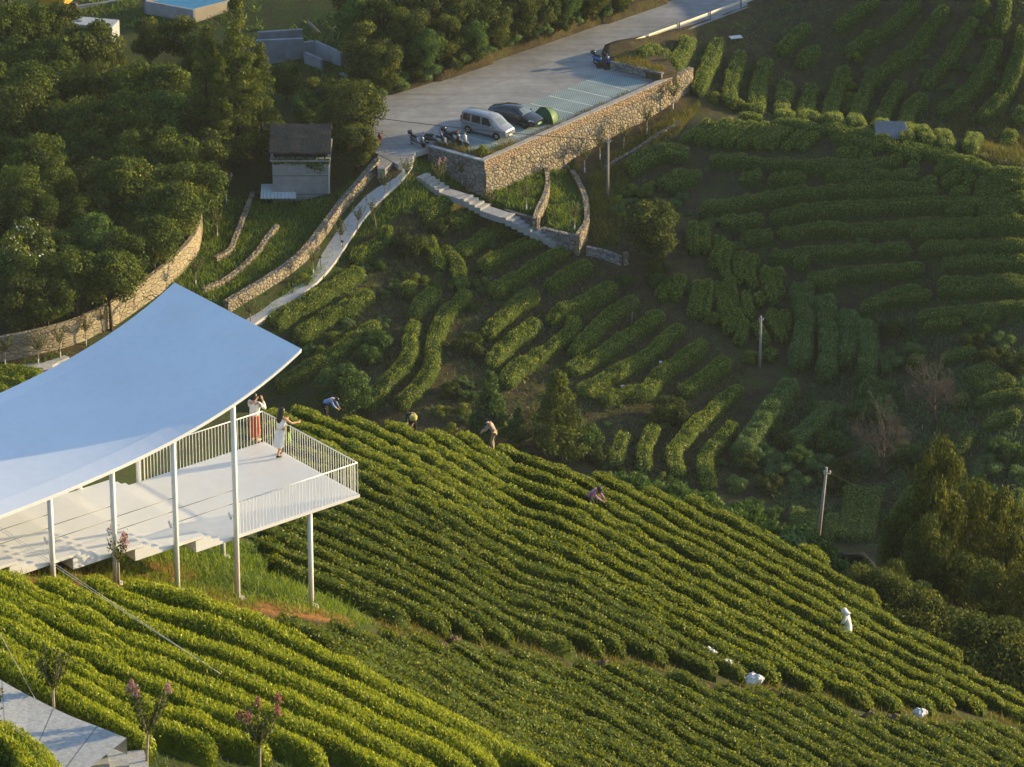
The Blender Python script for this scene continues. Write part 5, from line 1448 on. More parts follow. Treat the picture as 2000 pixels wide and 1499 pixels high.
scooter(G(738, 296, 0, 250) * [1, 1, 0] + [0, 0, ZR - .02], BAYDIR + 1.9, 'maroon scooter parked on the gravel beside the leafy tree', REDP, BLKP)
hp = at_z(893, 252, ZR + 1.22); mb = MB(); mb.lathe([(.03, -.02), (.14, 0), (.17, .08), (.13, .2), (.03, .24)], (0, 0, 0), 14, sx=1.2); o_ = mb.build('helmet', plain('maroon_helmet', (.16, .02, .03), .25, .5)); o_.location = SC(898, 284) + np.array([-.25, .1, 1.02]); tag(o_, 'maroon helmet resting on the silver-fronted scooter', 'helmet')
# ------------------------------------------------------------------ trees and shrubs
BARK = plain('bark', (.085, .065, .048), .9, .1, .35, 8, bmp=.5); PALEBARK = plain('pale_bark', (.30, .25, .19), .85, .15, .25, 10)
LIME = plain('limewashed_bark', (.66, .62, .55), .85, .15, .12, 8)
FOREST = leaf_mat('forest_leaf', [(0, (0.024, 0.045, 0.010)), (.45, (0.076, 0.117, 0.020)), (.8, (0.169, 0.194, 0.027)), (1, (0.362, 0.324, 0.043))], rough=.65, spec=.12)
OLIVE = leaf_mat('olive_leaf', [(0, (0.025, 0.043, 0.011)), (.45, (0.074, 0.101, 0.021)), (.8, (0.167, 0.180, 0.032)), (1, (0.351, 0.304, 0.052))], rough=.65, spec=.12)
CONIF = leaf_mat('conifer_leaf', [(0, (0.030, 0.048, 0.009)), (.45, (0.088, 0.122, 0.019)), (.8, (0.176, 0.201, 0.029)), (1, (0.302, 0.298, 0.047))], rough=.65, spec=.12)
LIGHTG = leaf_mat('light_green_leaf', [(0, (0.028, 0.059, 0.014)), (.45, (0.070, 0.129, 0.031)), (.8, (0.140, 0.217, 0.049)), (1, (0.266, 0.322, 0.084))], rough=.65, spec=.12)
GOLD = leaf_mat('golden_leaf', [(0, (0.028, 0.038, 0.009)), (.45, (0.080, 0.095, 0.018)), (.8, (0.178, 0.185, 0.029)), (1, (0.309, 0.302, 0.057))], rough=.65, spec=.12)
PINK = leaf_mat('pink_blossom', [(0, (.34, .16, .20)), (.5, (.50, .28, .34)), (1, (.62, .42, .47))], rough=.7)
RED = leaf_mat('red_blossom', [(0, (.26, .07, .08)), (.5, (.42, .13, .16)), (1, (.50, .24, .24))], rough=.7)
WHITEF = leaf_mat('white_blossom', [(0, (.6, .6, .56)), (1, (.8, .8, .76))], rough=.7)
TWIG = plain('twig', (.10, .088, .076), .9, .1, .25, 6)

def crown_pts(seed, H, R, zc, rz, nclump, nleaf, shape='round', top=.0):
    rg = np.random.default_rng(seed)
    C = []; rr = []
    for i in range(nclump):
        while True:
            p = rg.uniform(-1, 1, 3)
            l = np.linalg.norm(p)
            if l < 1 and l > .25: break
        p = p / l * l ** .45
        if shape == 'cone':
            h = rg.uniform(0, 1) ** .85; a = rg.uniform(0, 2 * PI); q = (1 - h) ** .8 * rg.uniform(.35, 1)
            c = np.array([R * q * math.cos(a), R * q * math.sin(a), zc - rz + 2 * rz * h]); r = R * (.16 + .20 * (1 - h))
        elif shape == 'bush':
            c = np.array([p[0] * R * .8, p[1] * R * .8, abs(p[2]) * rz * .8 + rz * .1]); r = R * rg.uniform(.25, .4)
        else:
            c = np.array([p[0] * R * .72, p[1] * R * .72, zc + p[2] * rz * .75]); r = R * rg.uniform(.22, .40)
        C.append(c); rr.append(r)
    C = np.array(C); rr = np.array(rr)
    k = rg.choice(nclump, nleaf, p=rr ** 2 / (rr ** 2).sum())
    d = rg.normal(0, 1, (nleaf, 3)); d[:, 2] = d[:, 2] * .9 + .35; d /= np.linalg.norm(d, axis=1)[:, None]
    fl = rr[k] * rg.uniform(.55, 1.08, nleaf) ** .6
    P = C[k] + d * fl[:, None] * np.array([1, 1, .72 if shape != 'cone' else .55])
    P += rg.normal(0, .04 * R, (nleaf, 3))
    ct = rg.normal(0, .12, nclump)[k]
    return P, d, ct, C, rr, rg

def leaf_object(name, P, d, ct, L, W, mat, parent, rg, up=.1, base=.42, jit=.6):
    V, F = leaf_quads(P, d, L, W, jit, up, rg)
    me = np_mesh(name, V, F)
    face_attr(me, 'tint', np.clip(rg.normal(base, .16, len(P)) + ct, 0, 1))
    return obj_from(name, me, parent, [mat])

def tree_proto(name, label, cat, seed, H, R, zc, rz, nclump, nleaf, L, W, mat, shape='round', trunk_r=.16, up=.1, base=.42, bark=None, stems=1):
    g = thing(name, label, cat)
    P, d, ct, C, rr, rg = crown_pts(seed, H, R, zc, rz, nclump, nleaf, shape)
    leaf_object('crown', P, d, ct, L, W, mat, g, rg, up, base)
    mb = MB()
    if shape == 'cone':
        mb.tube([(0, 0, -.6), (.05, 0, H * .4), (0, .04, H * .97)], [trunk_r, trunk_r * .6, .02], 8)
        for c in C[:26]: mb.tube([(0, 0, max(.4, c[2] - .3)), tuple(c)], [trunk_r * .22, .015], 4)
    elif shape == 'bush':
        for c in C[:12]: mb.tube([(c[0] * .1, c[1] * .1, -.3), tuple(c * .6), tuple(c)], [trunk_r * .4, trunk_r * .25, .01], 5)
    else:
        fork = np.array([.05 * H * rg.normal(), .05 * H * rg.normal() * .5, max(zc - rz * .75, H * .22)])
        mb.tube([(0, 0, -.6), tuple(fork * .5), tuple(fork)], [trunk_r, trunk_r * .85, trunk_r * .7], 9)
        for c in C[:14]:
            mid = fork + (c - fork) * .55 + np.array([0, 0, .12 * R]); mb.tube([tuple(fork), tuple(mid), tuple(c)], [trunk_r * .5, trunk_r * .28, .02], 6)
    mb.build('trunk', bark or BARK, g)
    g['_R'] = R; g['_zc'] = zc
    return g

PROTO = {}
def hide_proto():
    pass
USED = set()
def plant(kind, loc, label, group=None, scale=1.0, rz=None):
    root = PROTO[kind]
    rz = random.uniform(0, 6.28) if rz is None else rz
    if kind not in USED:
        USED.add(kind)
        root.location = tuple(loc); root.rotation_euler = (0, 0, rz); root.scale = (scale,) * 3; root['label'] = label
        if group: root['group'] = group
        return root
    r = dup(root, tuple(loc), rz, label, group, scale)
    return r
def plant_crown(kind, px, py, rpx, label, group=None, dmin=250.0, sc=1.0):
    R, zc = PROTO[kind]['_R'], PROTO[kind]['_zc']
    d = 375.0
    for _ in range(3):
        s = FPX / d; k = rpx / s / R
        p = G(px, py, zc * k, dmin); d = p[1] * CP + (CAM_Z - p[2]) * SP - zc * k * SP
    return plant(kind, p, label, group, k * sc)

for i in range(4):
    PROTO[f'broad{i}'] = tree_proto('broadleaf_tree', '', 'tree', 50 + i, 6.4, 2.7, 4.3, 2.3, 34, 10000, .25, .13, FOREST, base=.40)
for i in range(3):
    PROTO[f'road{i}'] = tree_proto('roadside_tree', '', 'tree', 60 + i, 5.0, 2.3, 3.0, 2.4, 30, 9500, .22, .12, OLIVE, base=.42)
PROTO['light'] = tree_proto('light_green_tree', '', 'tree', 70, 5, 2.2, 3.0, 2.1, 28, 8500, .22, .11, LIGHTG, base=.45)
PROTO['conifer'] = tree_proto('conifer', '', 'tree', 80, 13, 2.3, 7.0, 6.0, 95, 11000, .34, .10, CONIF, 'cone', .22, up=-.25, base=.45)
PROTO['conifer2'] = tree_proto('conifer', '', 'tree', 81, 12, 2.5, 6.4, 5.6, 95, 11000, .34, .10, CONIF, 'cone', .22, up=-.25, base=.43)
PROTO['vine'] = tree_proto('vine_covered_conifer', '', 'tree', 82, 7.2, 2.5, 3.5, 3.5, 70, 9000, .28, .12, CONIF, 'cone', .18, up=-.3, base=.42)
PROTO['vine2'] = tree_proto('vine_covered_conifer', '', 'tree', 83, 5.4, 1.7, 2.7, 2.6, 55, 6500, .28, .12, LIGHTG, 'cone', .16, up=-.3, base=.34)
PROTO['round'] = tree_proto('round_tree', '', 'tree', 84, 4.9, 2.55, 2.7, 2.35, 34, 9000, .26, .15, OLIVE, base=.36)
PROTO['gold'] = tree_proto('sunlit_tree', '', 'tree', 85, 9.4, 2.2, 6.6, 3.0, 36, 10000, .20, .11, GOLD, base=.42, bark=PALEBARK)
PROTO['gold2'] = tree_proto('sunlit_tree', '', 'tree', 86, 9.4, 2.4, 6.2, 3.5, 44, 12000, .20, .11, OLIVE, base=.46)
PROTO['bush'] = tree_proto('bush', '', 'bush', 87, 1.9, 1.3, .9, 1.5, 16, 2600, .20, .10, LIGHTG, 'bush', .08, up=.4, base=.44)
PROTO['darkbush'] = tree_proto('bush', '', 'bush', 88, 2.2, 1.6, 1.0, 1.8, 18, 3000, .24, .12, OLIVE, 'bush', .08, up=.3, base=.34)
PROTO['thicket'] = tree_proto('thicket_bush', '', 'bush', 91, 3.4, 2.4, 1.5, 2.9, 26, 11000, .17, .09, OLIVE, 'bush', .10, up=.3, base=.36)
PROTO['weedbush'] = tree_proto('weedy_bush', '', 'bush', 89, 1.8, 1.4, .8, 1.4, 16, 2800, .30, .06, WEED, 'bush', .06, up=.9, base=.48)
PROTO['teabush'] = tree_proto('tea_bush', '', 'bush', 90, 1.2, .9, .5, 1.0, 12, 2200, .14, .07, TEAM, 'bush', .06, up=.3, base=.46)

# ---- forest behind the boundary wall
ROWS = [(52, [14, 70, 126]), (112, [36, 100, 166]), (176, [8, 72, 138, 204, 268, 330]), (236, [40, 106, 176, 244, 308]), (300, [4, 70, 140, 210, 280, 342, 396]),
        (362, [36, 104, 174, 244, 312, 372]), (424, [8, 74, 148, 218, 286, 338]), (484, [120, 188, 254, 300]), (540, [14, 84, 150, 206]), (586, [44, 104])]
k = 0
for ri, (y, xs) in enumerate(ROWS):
    for ci, x in enumerate(xs):
        lab = f'dense broadleaf forest tree, {ordinal(ci + 1)} from the left in the {ordinal(ri + 1)} row from the top'
        kd = f'broad{k % 4}' if k % 7 not in (2, 5) else ['road1', 'light', 'road2'][k % 3]
        plant_crown(kd, x + random.uniform(-12, 12), y + random.uniform(-10, 10), random.uniform(52, 72), lab, 'forest trees behind the boundary wall'); k += 1
for x, y, r, lab in [(296, 78, 46, 'feathery tree in front of the grey building, left one'), (352, 76, 46, 'feathery tree in front of the grey building, middle one'), (398, 112, 52, 'feathery tree in front of the grey building, right one'), (214, 128, 40, 'small tree with yellow top beside the pale concrete tank')]:
    plant_crown('road0', x, y, r, lab, 'trees in front of the grey building')
# white flowering tree: its own blossoms
fl = tree_proto('flowering_tree', 'tree dotted with white flowers at the left edge above the boundary wall', 'tree', 58, 6.4, 2.9, 4.0, 2.3, 26, 5200, .30, .17, FOREST, base=.46)
P, d, ct, C, rr, rg = crown_pts(58, 6.4, 2.95, 4.0, 2.35, 26, 260)
leaf_object('blossoms', P, d, ct, .22, .20, WHITEF, fl, rg, base=.6)
p = G(48, 492, 4.0, 250); fl.location = tuple(p)
# ---- tall conifers and trees around the hut
for kind, x, y, h, lab in [('conifer', 468, 322, 1.12, 'tallest feathery conifer left of the hut'), ('conifer2', 408, 318, .98, 'broad dusky conifer at the edge of the forest'), ('conifer', 436, 342, .78, 'shorter conifer in front of the two tall ones'), ('conifer2', 512, 300, .80, 'conifer right beside the building site')]:
    plant(kind, G(x, y, 0, 250), lab, 'conifers by the hut', h)
for kind, x, y, r, lab in [('road1', 690, 215, 62, 'leafy sunlit tree at the end of the road, behind the maroon scooter'), ('road2', 660, 186, 38, 'bright green tree top in front of the concrete block'), ('road0', 612, 192, 40, 'bushy tree behind the hut roof'),
        ('road1', 560, 152, 38, 'bushy tree in front of the widest concrete wall'), ('road2', 695, 282, 44, 'dark tree hanging over the right side of the hut'), ('light', 600, 210, 36, 'light green shrub tree right behind the hut ridge'), ('road0', 656, 240, 44, 'tree between the hut roof and the road')]:
    plant_crown(kind, x, y, r, lab, 'trees around the hut')
# ---- trees on the bank beyond the road
BANK = [('road0', 716, 96, 54), ('road1', 752, 128, 46), ('light', 694, 40, 50), ('road2', 750, 36, 52), ('light', 830, 96, 44), ('road1', 800, 60, 50), ('road0', 868, 70, 42), ('road2', 850, 18, 50), ('light', 925, 70, 36), ('road0', 906, 26, 46),
        ('road1', 962, 44, 44), ('road2', 1010, 22, 44), ('road0', 1062, 16, 38), ('light', 1104, 6, 36), ('road1', 1150, -8, 38), ('road2', 1205, -22, 36), ('road0', 960, -10, 46), ('road1', 690, -10, 50), ('road2', 800, -14, 50)]
for i, (kind, x, y, r) in enumerate(sorted(BANK, key=lambda q: q[1])):
    plant_crown(kind, x, y, r, f'{"light green" if kind == "light" else "olive green"} tree on the bank beyond the road, {ordinal(i + 1)} from the left', 'trees on the bank beyond the road')
for i, (x, y, r) in enumerate([(q[0], q[1], q[2] * 1.45) for q in sorted([(706, 150, 22), (732, 165, 20), (770, 150, 22), (838, 130, 20), (880, 112, 20), (925, 104, 16), (970, 82, 16), (1030, 64, 16), (1090, 44, 15), (1150, 24, 15), (1210, 6, 14), (812, 138, 18), (752, 160, 17), (900, 108, 15), (950, 92, 14), (1000, 72, 14), (1060, 52, 13), (1120, 32, 13), (1180, 14, 13)])]):
    plant_crown('weedbush' if i % 2 else 'darkbush', x, y, r, f'low bush at the foot of the wooded roadside bank, {ordinal(i + 1)} from the left', 'low bushes along the road bank')
# ---- single trees on the terraces
plant_crown('round', 1277, 448, 64, 'round dark tree standing alone at the end of the broken wall')
plant('vine', G(1088, 884, 0, 250), 'big vine-covered conifer behind the near crest', 'vine-covered conifers', .98)
plant('vine2', G(958, 862, 0, 250), 'slimmer vine-covered conifer left of the big one', 'vine-covered conifers', 1.08)
plant('vine2', G(1012, 876, 0, 250), 'low vine-covered conifer between the other two', 'vine-covered conifers', .62)
for kind, x, y, r, lab in [('darkbush', 910, 668, 36, 'dark bush among the terrace rows below the two curved rows'), ('darkbush', 800, 470, 36, 'dark round bush at the top of the terraces'), ('darkbush', 862, 436, 30, 'dark bush below the stairs'),
        ('light', 672, 762, 56, 'spreading light green shrub tree behind the blue-shirted picker'), ('darkbush', 1304, 798, 44, 'olive bush with a sunlit side in the middle of the terraces'), ('bush', 1140, 850, 42, 'light bush right of the big conifer'),
        ('darkbush', 1172, 884, 30, 'small dark bush at the crest right of the big conifer'), ('bush', 735, 660, 34, 'bright weedy shrub in the left terrace rows'), ('bush', 720, 690, 28, 'lower weedy shrub in the left terrace rows'), ('darkbush', 880, 760, 24, 'small shrub on the bare bank below the curved rows'),
        ('darkbush', 1282, 520, 26, 'sunlit shrub under the round dark tree'), ('bush', 1222, 545, 18, 'weedy shrub beside the stone pier'), ('bush', 1290, 545, 24, 'shrub right below the round dark tree'), ('bush', 1345, 560, 18, 'pale shrub between the pairs of fan rows')]:
    plant_crown(kind, x, y, r, lab)
TB = [(654, 656), (634, 686), (941, 551), (1391, 622), (1470, 694), (648, 700), (668, 735), (598, 545), (890, 556), (820, 545), (878, 836), (905, 800), (862, 800), (1186, 930), (1240, 935), (1300, 932), (1250, 410), (1230, 372), (1206, 390), (1262, 372), (1280, 362), (1222, 420), (1295, 402),
      (1404, 190), (1440, 205), (1460, 212), (1655, 160), (1664, 190), (1662, 214), (1750, 110), (1668, 110), (1700, 66), (1925, 60)]
for i, (x, y) in enumerate(sorted(TB)):
    plant_crown('teabush', x, y, random.uniform(15, 20), f'single round tea bush beside the terrace rows, {ordinal(i + 1)} from the left', 'single round tea bushes')
rg_ = random.Random(5); WB = []
ZONES = [((545, 760), (420, 700), 30), ((760, 960), (400, 560), 14), ((870, 1000), (560, 830), 12), ((1180, 1340), (340, 420), 10), ((1150, 1420), (780, 930), 14), ((1340, 1700), (340, 480), 14), ((1600, 1990), (40, 250), 16), ((1680, 1990), (540, 660), 12)]
for (xr, yr, n) in ZONES:
    for _ in range(n): WB.append((rg_.uniform(*xr), rg_.uniform(*yr), rg_.uniform(9, 17)))
WB = [q for q in WB if q[0] > np.interp(q[1], [340, 398, 478, 563, 617, 668], [830, 780, 725, 655, 590, 540])]
for i, (x, y, r) in enumerate(sorted(WB)):
    plant_crown(['weedbush', 'bush', 'weedbush'][i % 3], x, y, r, f'small wild shrub between the tea rows, {ordinal2(i + 1)} from the left', 'wild shrubs between the tea rows')
# ---- shaded valley shrubs
VB = [(1455, 900, 30), (1490, 880, 34), (1530, 850, 36), (1520, 905, 34), (1560, 890, 36), (1580, 850, 34), (1600, 900, 36), (1630, 860, 36), (1655, 910, 34), (1620, 935, 30), (1560, 935, 30), (1500, 940, 30), (1440, 940, 26), (1680, 800, 34), (1640, 800, 34), (1600, 800, 30), (1720, 760, 34), (1740, 700, 30), (1712, 640, 26),
      (1700, 890, 34), (1770, 880, 34), (1800, 905, 26), (1470, 985, 26), (1510, 1000, 24), (1760, 640, 26), (1790, 680, 26), (1900, 660, 26), (1940, 690, 28), (1985, 700, 32), (1960, 660, 26), (1890, 940, 36), (1930, 905, 36), (1920, 960, 36), (1950, 870, 30), (1985, 880, 30), (1870, 985, 30), (1995, 920, 26)]
for i, (x, y, r) in enumerate(sorted(VB)):
    plant_crown(['weedbush', 'darkbush', 'bush'][i % 3], x, y, r, f'shaded shrub in the valley thicket, {ordinal(i + 1)} from the left', 'shrubs of the valley thicket')
plant_crown('bush', 1918, 640, 20, 'yellowish shrub on the shaded right hillside')
# ---- bushes just behind the crest of the near hill
CB = [(1160, 930), (1200, 945), (1240, 958), (1282, 968), (1322, 980), (1362, 990), (1400, 1000), (1440, 1012), (1480, 1028), (1520, 1045), (1560, 1060), (1600, 1075), (1636, 1092), (1664, 1116), (1684, 1146)]
for i, (x, y) in enumerate(CB):
    p = at_d(x, y, 230); p[2] = float(ground(p[0], p[1]))
    plant('bush' if i % 3 else 'weedbush', p, f'green bush fringing the crest of the near hill, {ordinal(i + 1)} from the left', 'bushes fringing the crest', random.uniform(.75, 1.0) * (1 + .05 * i))
# ---- sunlit trees at the lower right, on the far flank of the near hill
RT = [('gold', 1832, 985, 50, 232), ('gold2', 1764, 1080, 48, 232), ('gold2', 1812, 1110, 52, 230), ('gold', 1900, 1062, 56, 236), ('gold', 1960, 1085, 56, 232), ('gold2', 1868, 1170, 58, 230), ('gold2', 1932, 1190, 60, 227), ('gold', 1992, 1180, 54, 226), ('gold2', 1740, 1150, 40, 228), ('gold2', 1800, 1190, 44, 226), ('gold2', 1964, 1262, 54, 221), ('gold2', 2010, 1290, 46, 219), ('gold2', 1896, 1252, 40, 223)]
for i, (kind, x, y, r, d_) in enumerate(sorted(RT, key=lambda q: (q[1]))):
    R, zc = PROTO[kind]['_R'], PROTO[kind]['_zc']; k = r / (FPX / d_) / R
    c = at_d(x, y, d_); g_ = float(ground(c[0], c[1])); k2 = max(.5, min(1.7, (c[2] - g_) / zc))
    plant(kind, (c[0], c[1], c[2] - zc * k2), f'{"golden" if kind == "gold" else "dusky"} leafy tree of the sunlit clump at the lower right, {ordinal(i + 1)} from the left', 'sunlit trees at the lower right', k2).scale = (k * 1.1, k * 1.1, k2)
FB = [(1700, 1190, 1.0), (1730, 1215, 1.1), (1765, 1235, 1.2), (1800, 1250, 1.3), (1842, 1262, 1.3), (1885, 1285, 1.5), (1925, 1310, 1.6), (1965, 1330, 1.6), (2005, 1352, 1.6), (1985, 1290, 1.7), (1940, 1262, 1.6), (1890, 1235, 1.5)]
for i, (x, y, k) in enumerate(sorted(FB)):
    p = at_d(x, y, 222 if y < 1290 else 216); p[2] = float(ground(p[0], p[1]))
    plant('thicket', p, f'dense thicket bush under the sunlit trees at the lower right, {ordinal(i + 1)} from the left', 'thicket under the sunlit trees', k * .72)
# ---- bare trees in the valley
def bare_tree(seed, H, R, label, loc):
    rg = np.random.default_rng(seed); g = thing('bare_tree', label, 'tree', tuple(loc), 0, 'bare trees in the valley'); tr = MB(); tw = MB()
    tr.tube([(0, 0, -.5), (.05, 0, H * .2), (.0, .1, H * .42)], [.19, .15, .12], 8)
    def grow(p, d, L, r, lv):
        q = p + d * L * .5 + rg.normal(0, .06 * L, 3); e = p + d * L
        (tr if lv < 2 else tw).tube([tuple(p), tuple(q), tuple(e)], [r, r * .8, r * .6], 5 if lv < 2 else 3, False)
        if lv >= 5: return
        for _ in range(3 if lv < 4 else 3):
            n = d + rg.normal(0, .48, 3); n[2] += .18; n /= np.linalg.norm(n)
            grow(e if rg.random() < .6 else q, n, L * rg.uniform(.62, .84), max(r * .55, .012), lv + 1)
    for i in range(6):
        a = i * PI / 3 + rg.normal(0, .2); d = np.array([math.cos(a) * .75, math.sin(a) * .75, .8]); d /= np.linalg.norm(d)
        grow(np.array([0, 0, H * (.22 + .05 * (i % 3))]), d, R * .36, .07, 0)
    grow(np.array([0, .1, H * .42]), np.array([0, 0, 1.]), R * .4, .09, 0)
    tr.build('trunk', BARK, g); tw.build('twigs', TWIG, g)
bare_tree(5, 6.5, 3.0, 'bare grey-brown tree in the valley, right one of the two', G(1822, 842, 0, 250))
bare_tree(6, 7.0, 3.3, 'bare grey-brown tree in the valley, left one of the two, with a dark trunk', G(1722, 936, 0, 250))
# bare vine branches over the boundary wall
mb = MB(); rg = np.random.default_rng(8); wp = G(262, 585, 2.0, 250)
for i in range(14):
    p = np.array([0, .6, 2.2]) + rg.normal(0, .5, 3) * [1.8, .3, .2]; d = np.array([rg.normal(.3, .5), -.5, -.35])
    pts = [p]
    for _ in range(5): pts.append(pts[-1] + d * .42 + rg.normal(0, .12, 3))
    mb.tube(pts, [.03, .028, .024, .02, .015, .01], 4)
o = mb.build('bare_branches', BARK); o.location = wp; tag(o, 'tangle of bare branches hanging over the tan boundary wall', 'branches')

# ---- young crape myrtles with vase-shaped crowns
def young_tree(seed, H, label='', flower=None, nf=0, lime=True, nbr=9, spread=.55, dens=1.0, leafm=None):
    rg = np.random.default_rng(seed); g = thing('young_tree', label, 'young tree')
    th = H * .45
    lean = rg.normal(0, .05, 2)
    top = np.array([lean[0], lean[1], th])
    mb = MB(); mb.tube([(0, 0, -.2), (lean[0] * .4, lean[1] * .4, th * .5), tuple(top)], [.048, .042, .038], 7)
    P = []; D = []; tips = []
    for i in range(nbr):
        a = 2 * PI * i / nbr + rg.normal(0, .3); o_ = spread * rg.uniform(.45, 1.1)
        tip = top + np.array([math.cos(a) * o_ * H * .55, math.sin(a) * o_ * H * .55, H * .55 * rg.uniform(.72, 1.05)])
        mid = top + (tip - top) * .5 + np.array([math.cos(a), math.sin(a), .0]) * .05
        mb.tube([tuple(top), tuple(mid), tuple(tip)], [.026, .018, .008], 5); tips.append(tip)
        m = int(46 * dens)
        f = rg.uniform(.12, 1.04, m); q = top + (tip - top) * f[:, None] + rg.normal(0, .075, (m, 3)); P.append(q); D.append(rg.normal(0, 1, (m, 3)) + [0, 0, .4])
    P = np.concatenate(P); D = np.concatenate(D); D /= np.linalg.norm(D, axis=1)[:, None]
    mb.build('trunk', PALEBARK, g)
    if lime:
        m2 = MB(); m2.tube([(0, 0, -.1), (lean[0] * .3, lean[1] * .3, th * .42)], [.055, .050], 8); m2.build('lime_band', LIME, g)
    leaf_object('crown', P, D, rg.normal(0, .1, len(P)), .13, .06, leafm or OLIVE, g, rg, .3, .40)
    if flower:
        Pf = []; 
        for t in [tips[j] for j in rg.choice(len(tips), nf, False)]:
            m = 90; h = rg.uniform(0, 1, m); a = rg.uniform(0, 2 * PI, m); r = .11 * (1 - h * .75)
            Pf.append(t + np.c_[r * np.cos(a), r * np.sin(a), -.10 + .30 * h] + rg.normal(0, .012, (m, 3)))
        Pf = np.concatenate(Pf); Df = rg.normal(0, 1, Pf.shape); Df /= np.linalg.norm(Df, axis=1)[:, None]
        leaf_object('blossoms', Pf, Df, rg.normal(0, .2, len(Pf)), .065, .05, flower, g, rg, .1, .5)
    g['_R'] = 1.0; g['_zc'] = 1.2
    return g
PROTO['y0'] = young_tree(1, 2.5); PROTO['y1'] = young_tree(2, 2.4, nbr=11, spread=.7); PROTO['y2'] = young_tree(3, 2.5, lime=False, nbr=8, spread=.5); PROTO['yp'] = young_tree(4, 2.6, flower=PINK, nf=3)
YT = [('y1', 10, 712, 'at the left edge in front of the boundary wall'), ('y1', 75, 713, 'second from the left in front of the boundary wall'), ('y0', 118, 699, 'third from the left in front of the boundary wall'), ('y0', 168, 674, 'fourth from the left in front of the boundary wall'),
      ('y2', 204, 648, 'fifth from the left in front of the boundary wall'), ('y0', 382, 558, 'below the bend of the boundary wall'), ('y0', 425, 466, 'in the flower bed beside the boundary wall'), ('yp', 442, 398, 'upper one in the flower bed beside the boundary wall'),
      ('yp', 612, 536, 'with pink tufts leaning over the walkway'), ('y0', 667, 486, 'forked one at the walkway edge'), ('y2', 697, 455, 'upright one at the walkway edge'), ('y0', 752, 388, 'dark one at the top of the walkway'), ('y2', 793, 365, 'round-headed one on the grass mound by the stairs'),
      ('yp', 858, 376, 'with one pink flower beside the upper stairs'), ('y0', 903, 362, 'in the shaded corner under the lot wall'), ('y2', 958, 420, 'slim one beside the middle landing'), ('y1', 1028, 410, 'on the left curved terrace'), ('y0', 1122, 450, 'on the right curved terrace'),
      ('y0', 1142, 338, 'first under the retaining wall, by the pole'), ('y0', 1172, 312, 'second under the retaining wall'), ('y1', 1218, 290, 'third under the retaining wall'), ('y0', 1264, 262, 'fourth under the retaining wall'), ('y1', 1314, 214, 'last under the end of the retaining wall'),
      ('y2', 1305, 150, 'thin one above the end of the retaining wall'), ('y2', 1234, 634, 'lone sapling in the brown terrace row'), ('y1', 490, 640, 'half hidden at the roof corner'), ('y2', 735, 446, 'small one right of the walkway')]
for kind, x, y, lb in YT:
    plant(kind, G(x, y, 0, 250), 'young vase-shaped crape myrtle ' + lb, 'young crape myrtles', random.uniform(.9, 1.12))
p = at_z(943, 302, ZR); plant('teabush', p, 'small round shrub growing in the corner of the parking bays', None, .75)
for seed, x, y, H, fl_, nf, lb, nb in [(11, 232, 1142, 1.75, PINK, 3, 'crooked crape myrtle with pale pink tufts in front of the pavilion steps', 6), (12, 106, 1412, 2.25, None, 0, 'slim crape myrtle with reddish top beside the near stone walk', 9), (13, 286, 1504, 2.65, PINK, 4, 'crape myrtle with big pink blossoms at the bottom of the young tea rows', 10), (14, 507, 1520, 2.35, RED, 5, 'crape myrtle with rosy red blossoms at the bottom edge', 9), (15, -12, 1480, 2.0, RED, 5, 'pink-tipped crape myrtle cut by the left edge', 8)]:
    t_ = young_tree(seed, H, 'young ' + lb, fl_, nf, False, nb, .46, 2.0 if seed != 11 else .8, OLIVE); t_.location = tuple(G(x, y)); t_['group'] = 'near crape myrtles'
for kname, r_ in PROTO.items():
    for key in ('_R', '_zc'):
        if key in r_: pass
for o in bpy.data.objects:
    for key in ('_R', '_zc'):
        if key in o.keys(): del o[key]
for kname, r_ in list(PROTO.items()):
    if kname not in USED:
        for ch in list(r_.children): bpy.data.objects.remove(ch)
        bpy.data.objects.remove(r_)
# ------------------------------------------------------------------ people
SKIN = plain('skin', (.50, .30, .20), .55, .3, .05); HAIR = plain('black_hair', (.012, .010, .009), .45, .4, .3, 30)
def skin_mesh(name, verts, edges, radii, root=0, sub=1):
    me = bpy.data.meshes.new(name); me.from_pydata([tuple(v) for v in verts], edges, []); me.update()
    o = bpy.data.objects.new(name, me); COL.objects.link(o)
    md = o.modifiers.new('skin', 'SKIN'); md.use_smooth_shade = True
    for i, v in enumerate(me.skin_vertices[0].data):
        v.radius = (radii[i], radii[i]); v.use_root = (i == root)
    if sub: s = o.modifiers.new('sub', 'SUBSURF'); s.levels = sub; s.render_levels = sub
    dg = bpy.context.evaluated_depsgraph_get(); ev = o.evaluated_get(dg)
    m2 = bpy.data.meshes.new_from_object(ev)
    bpy.data.objects.remove(o); bpy.data.meshes.remove(me)
    m2.polygons.foreach_set('use_smooth', np.ones(len(m2.polygons), bool))
    m2.materials.clear(); m2.name = name
    return m2

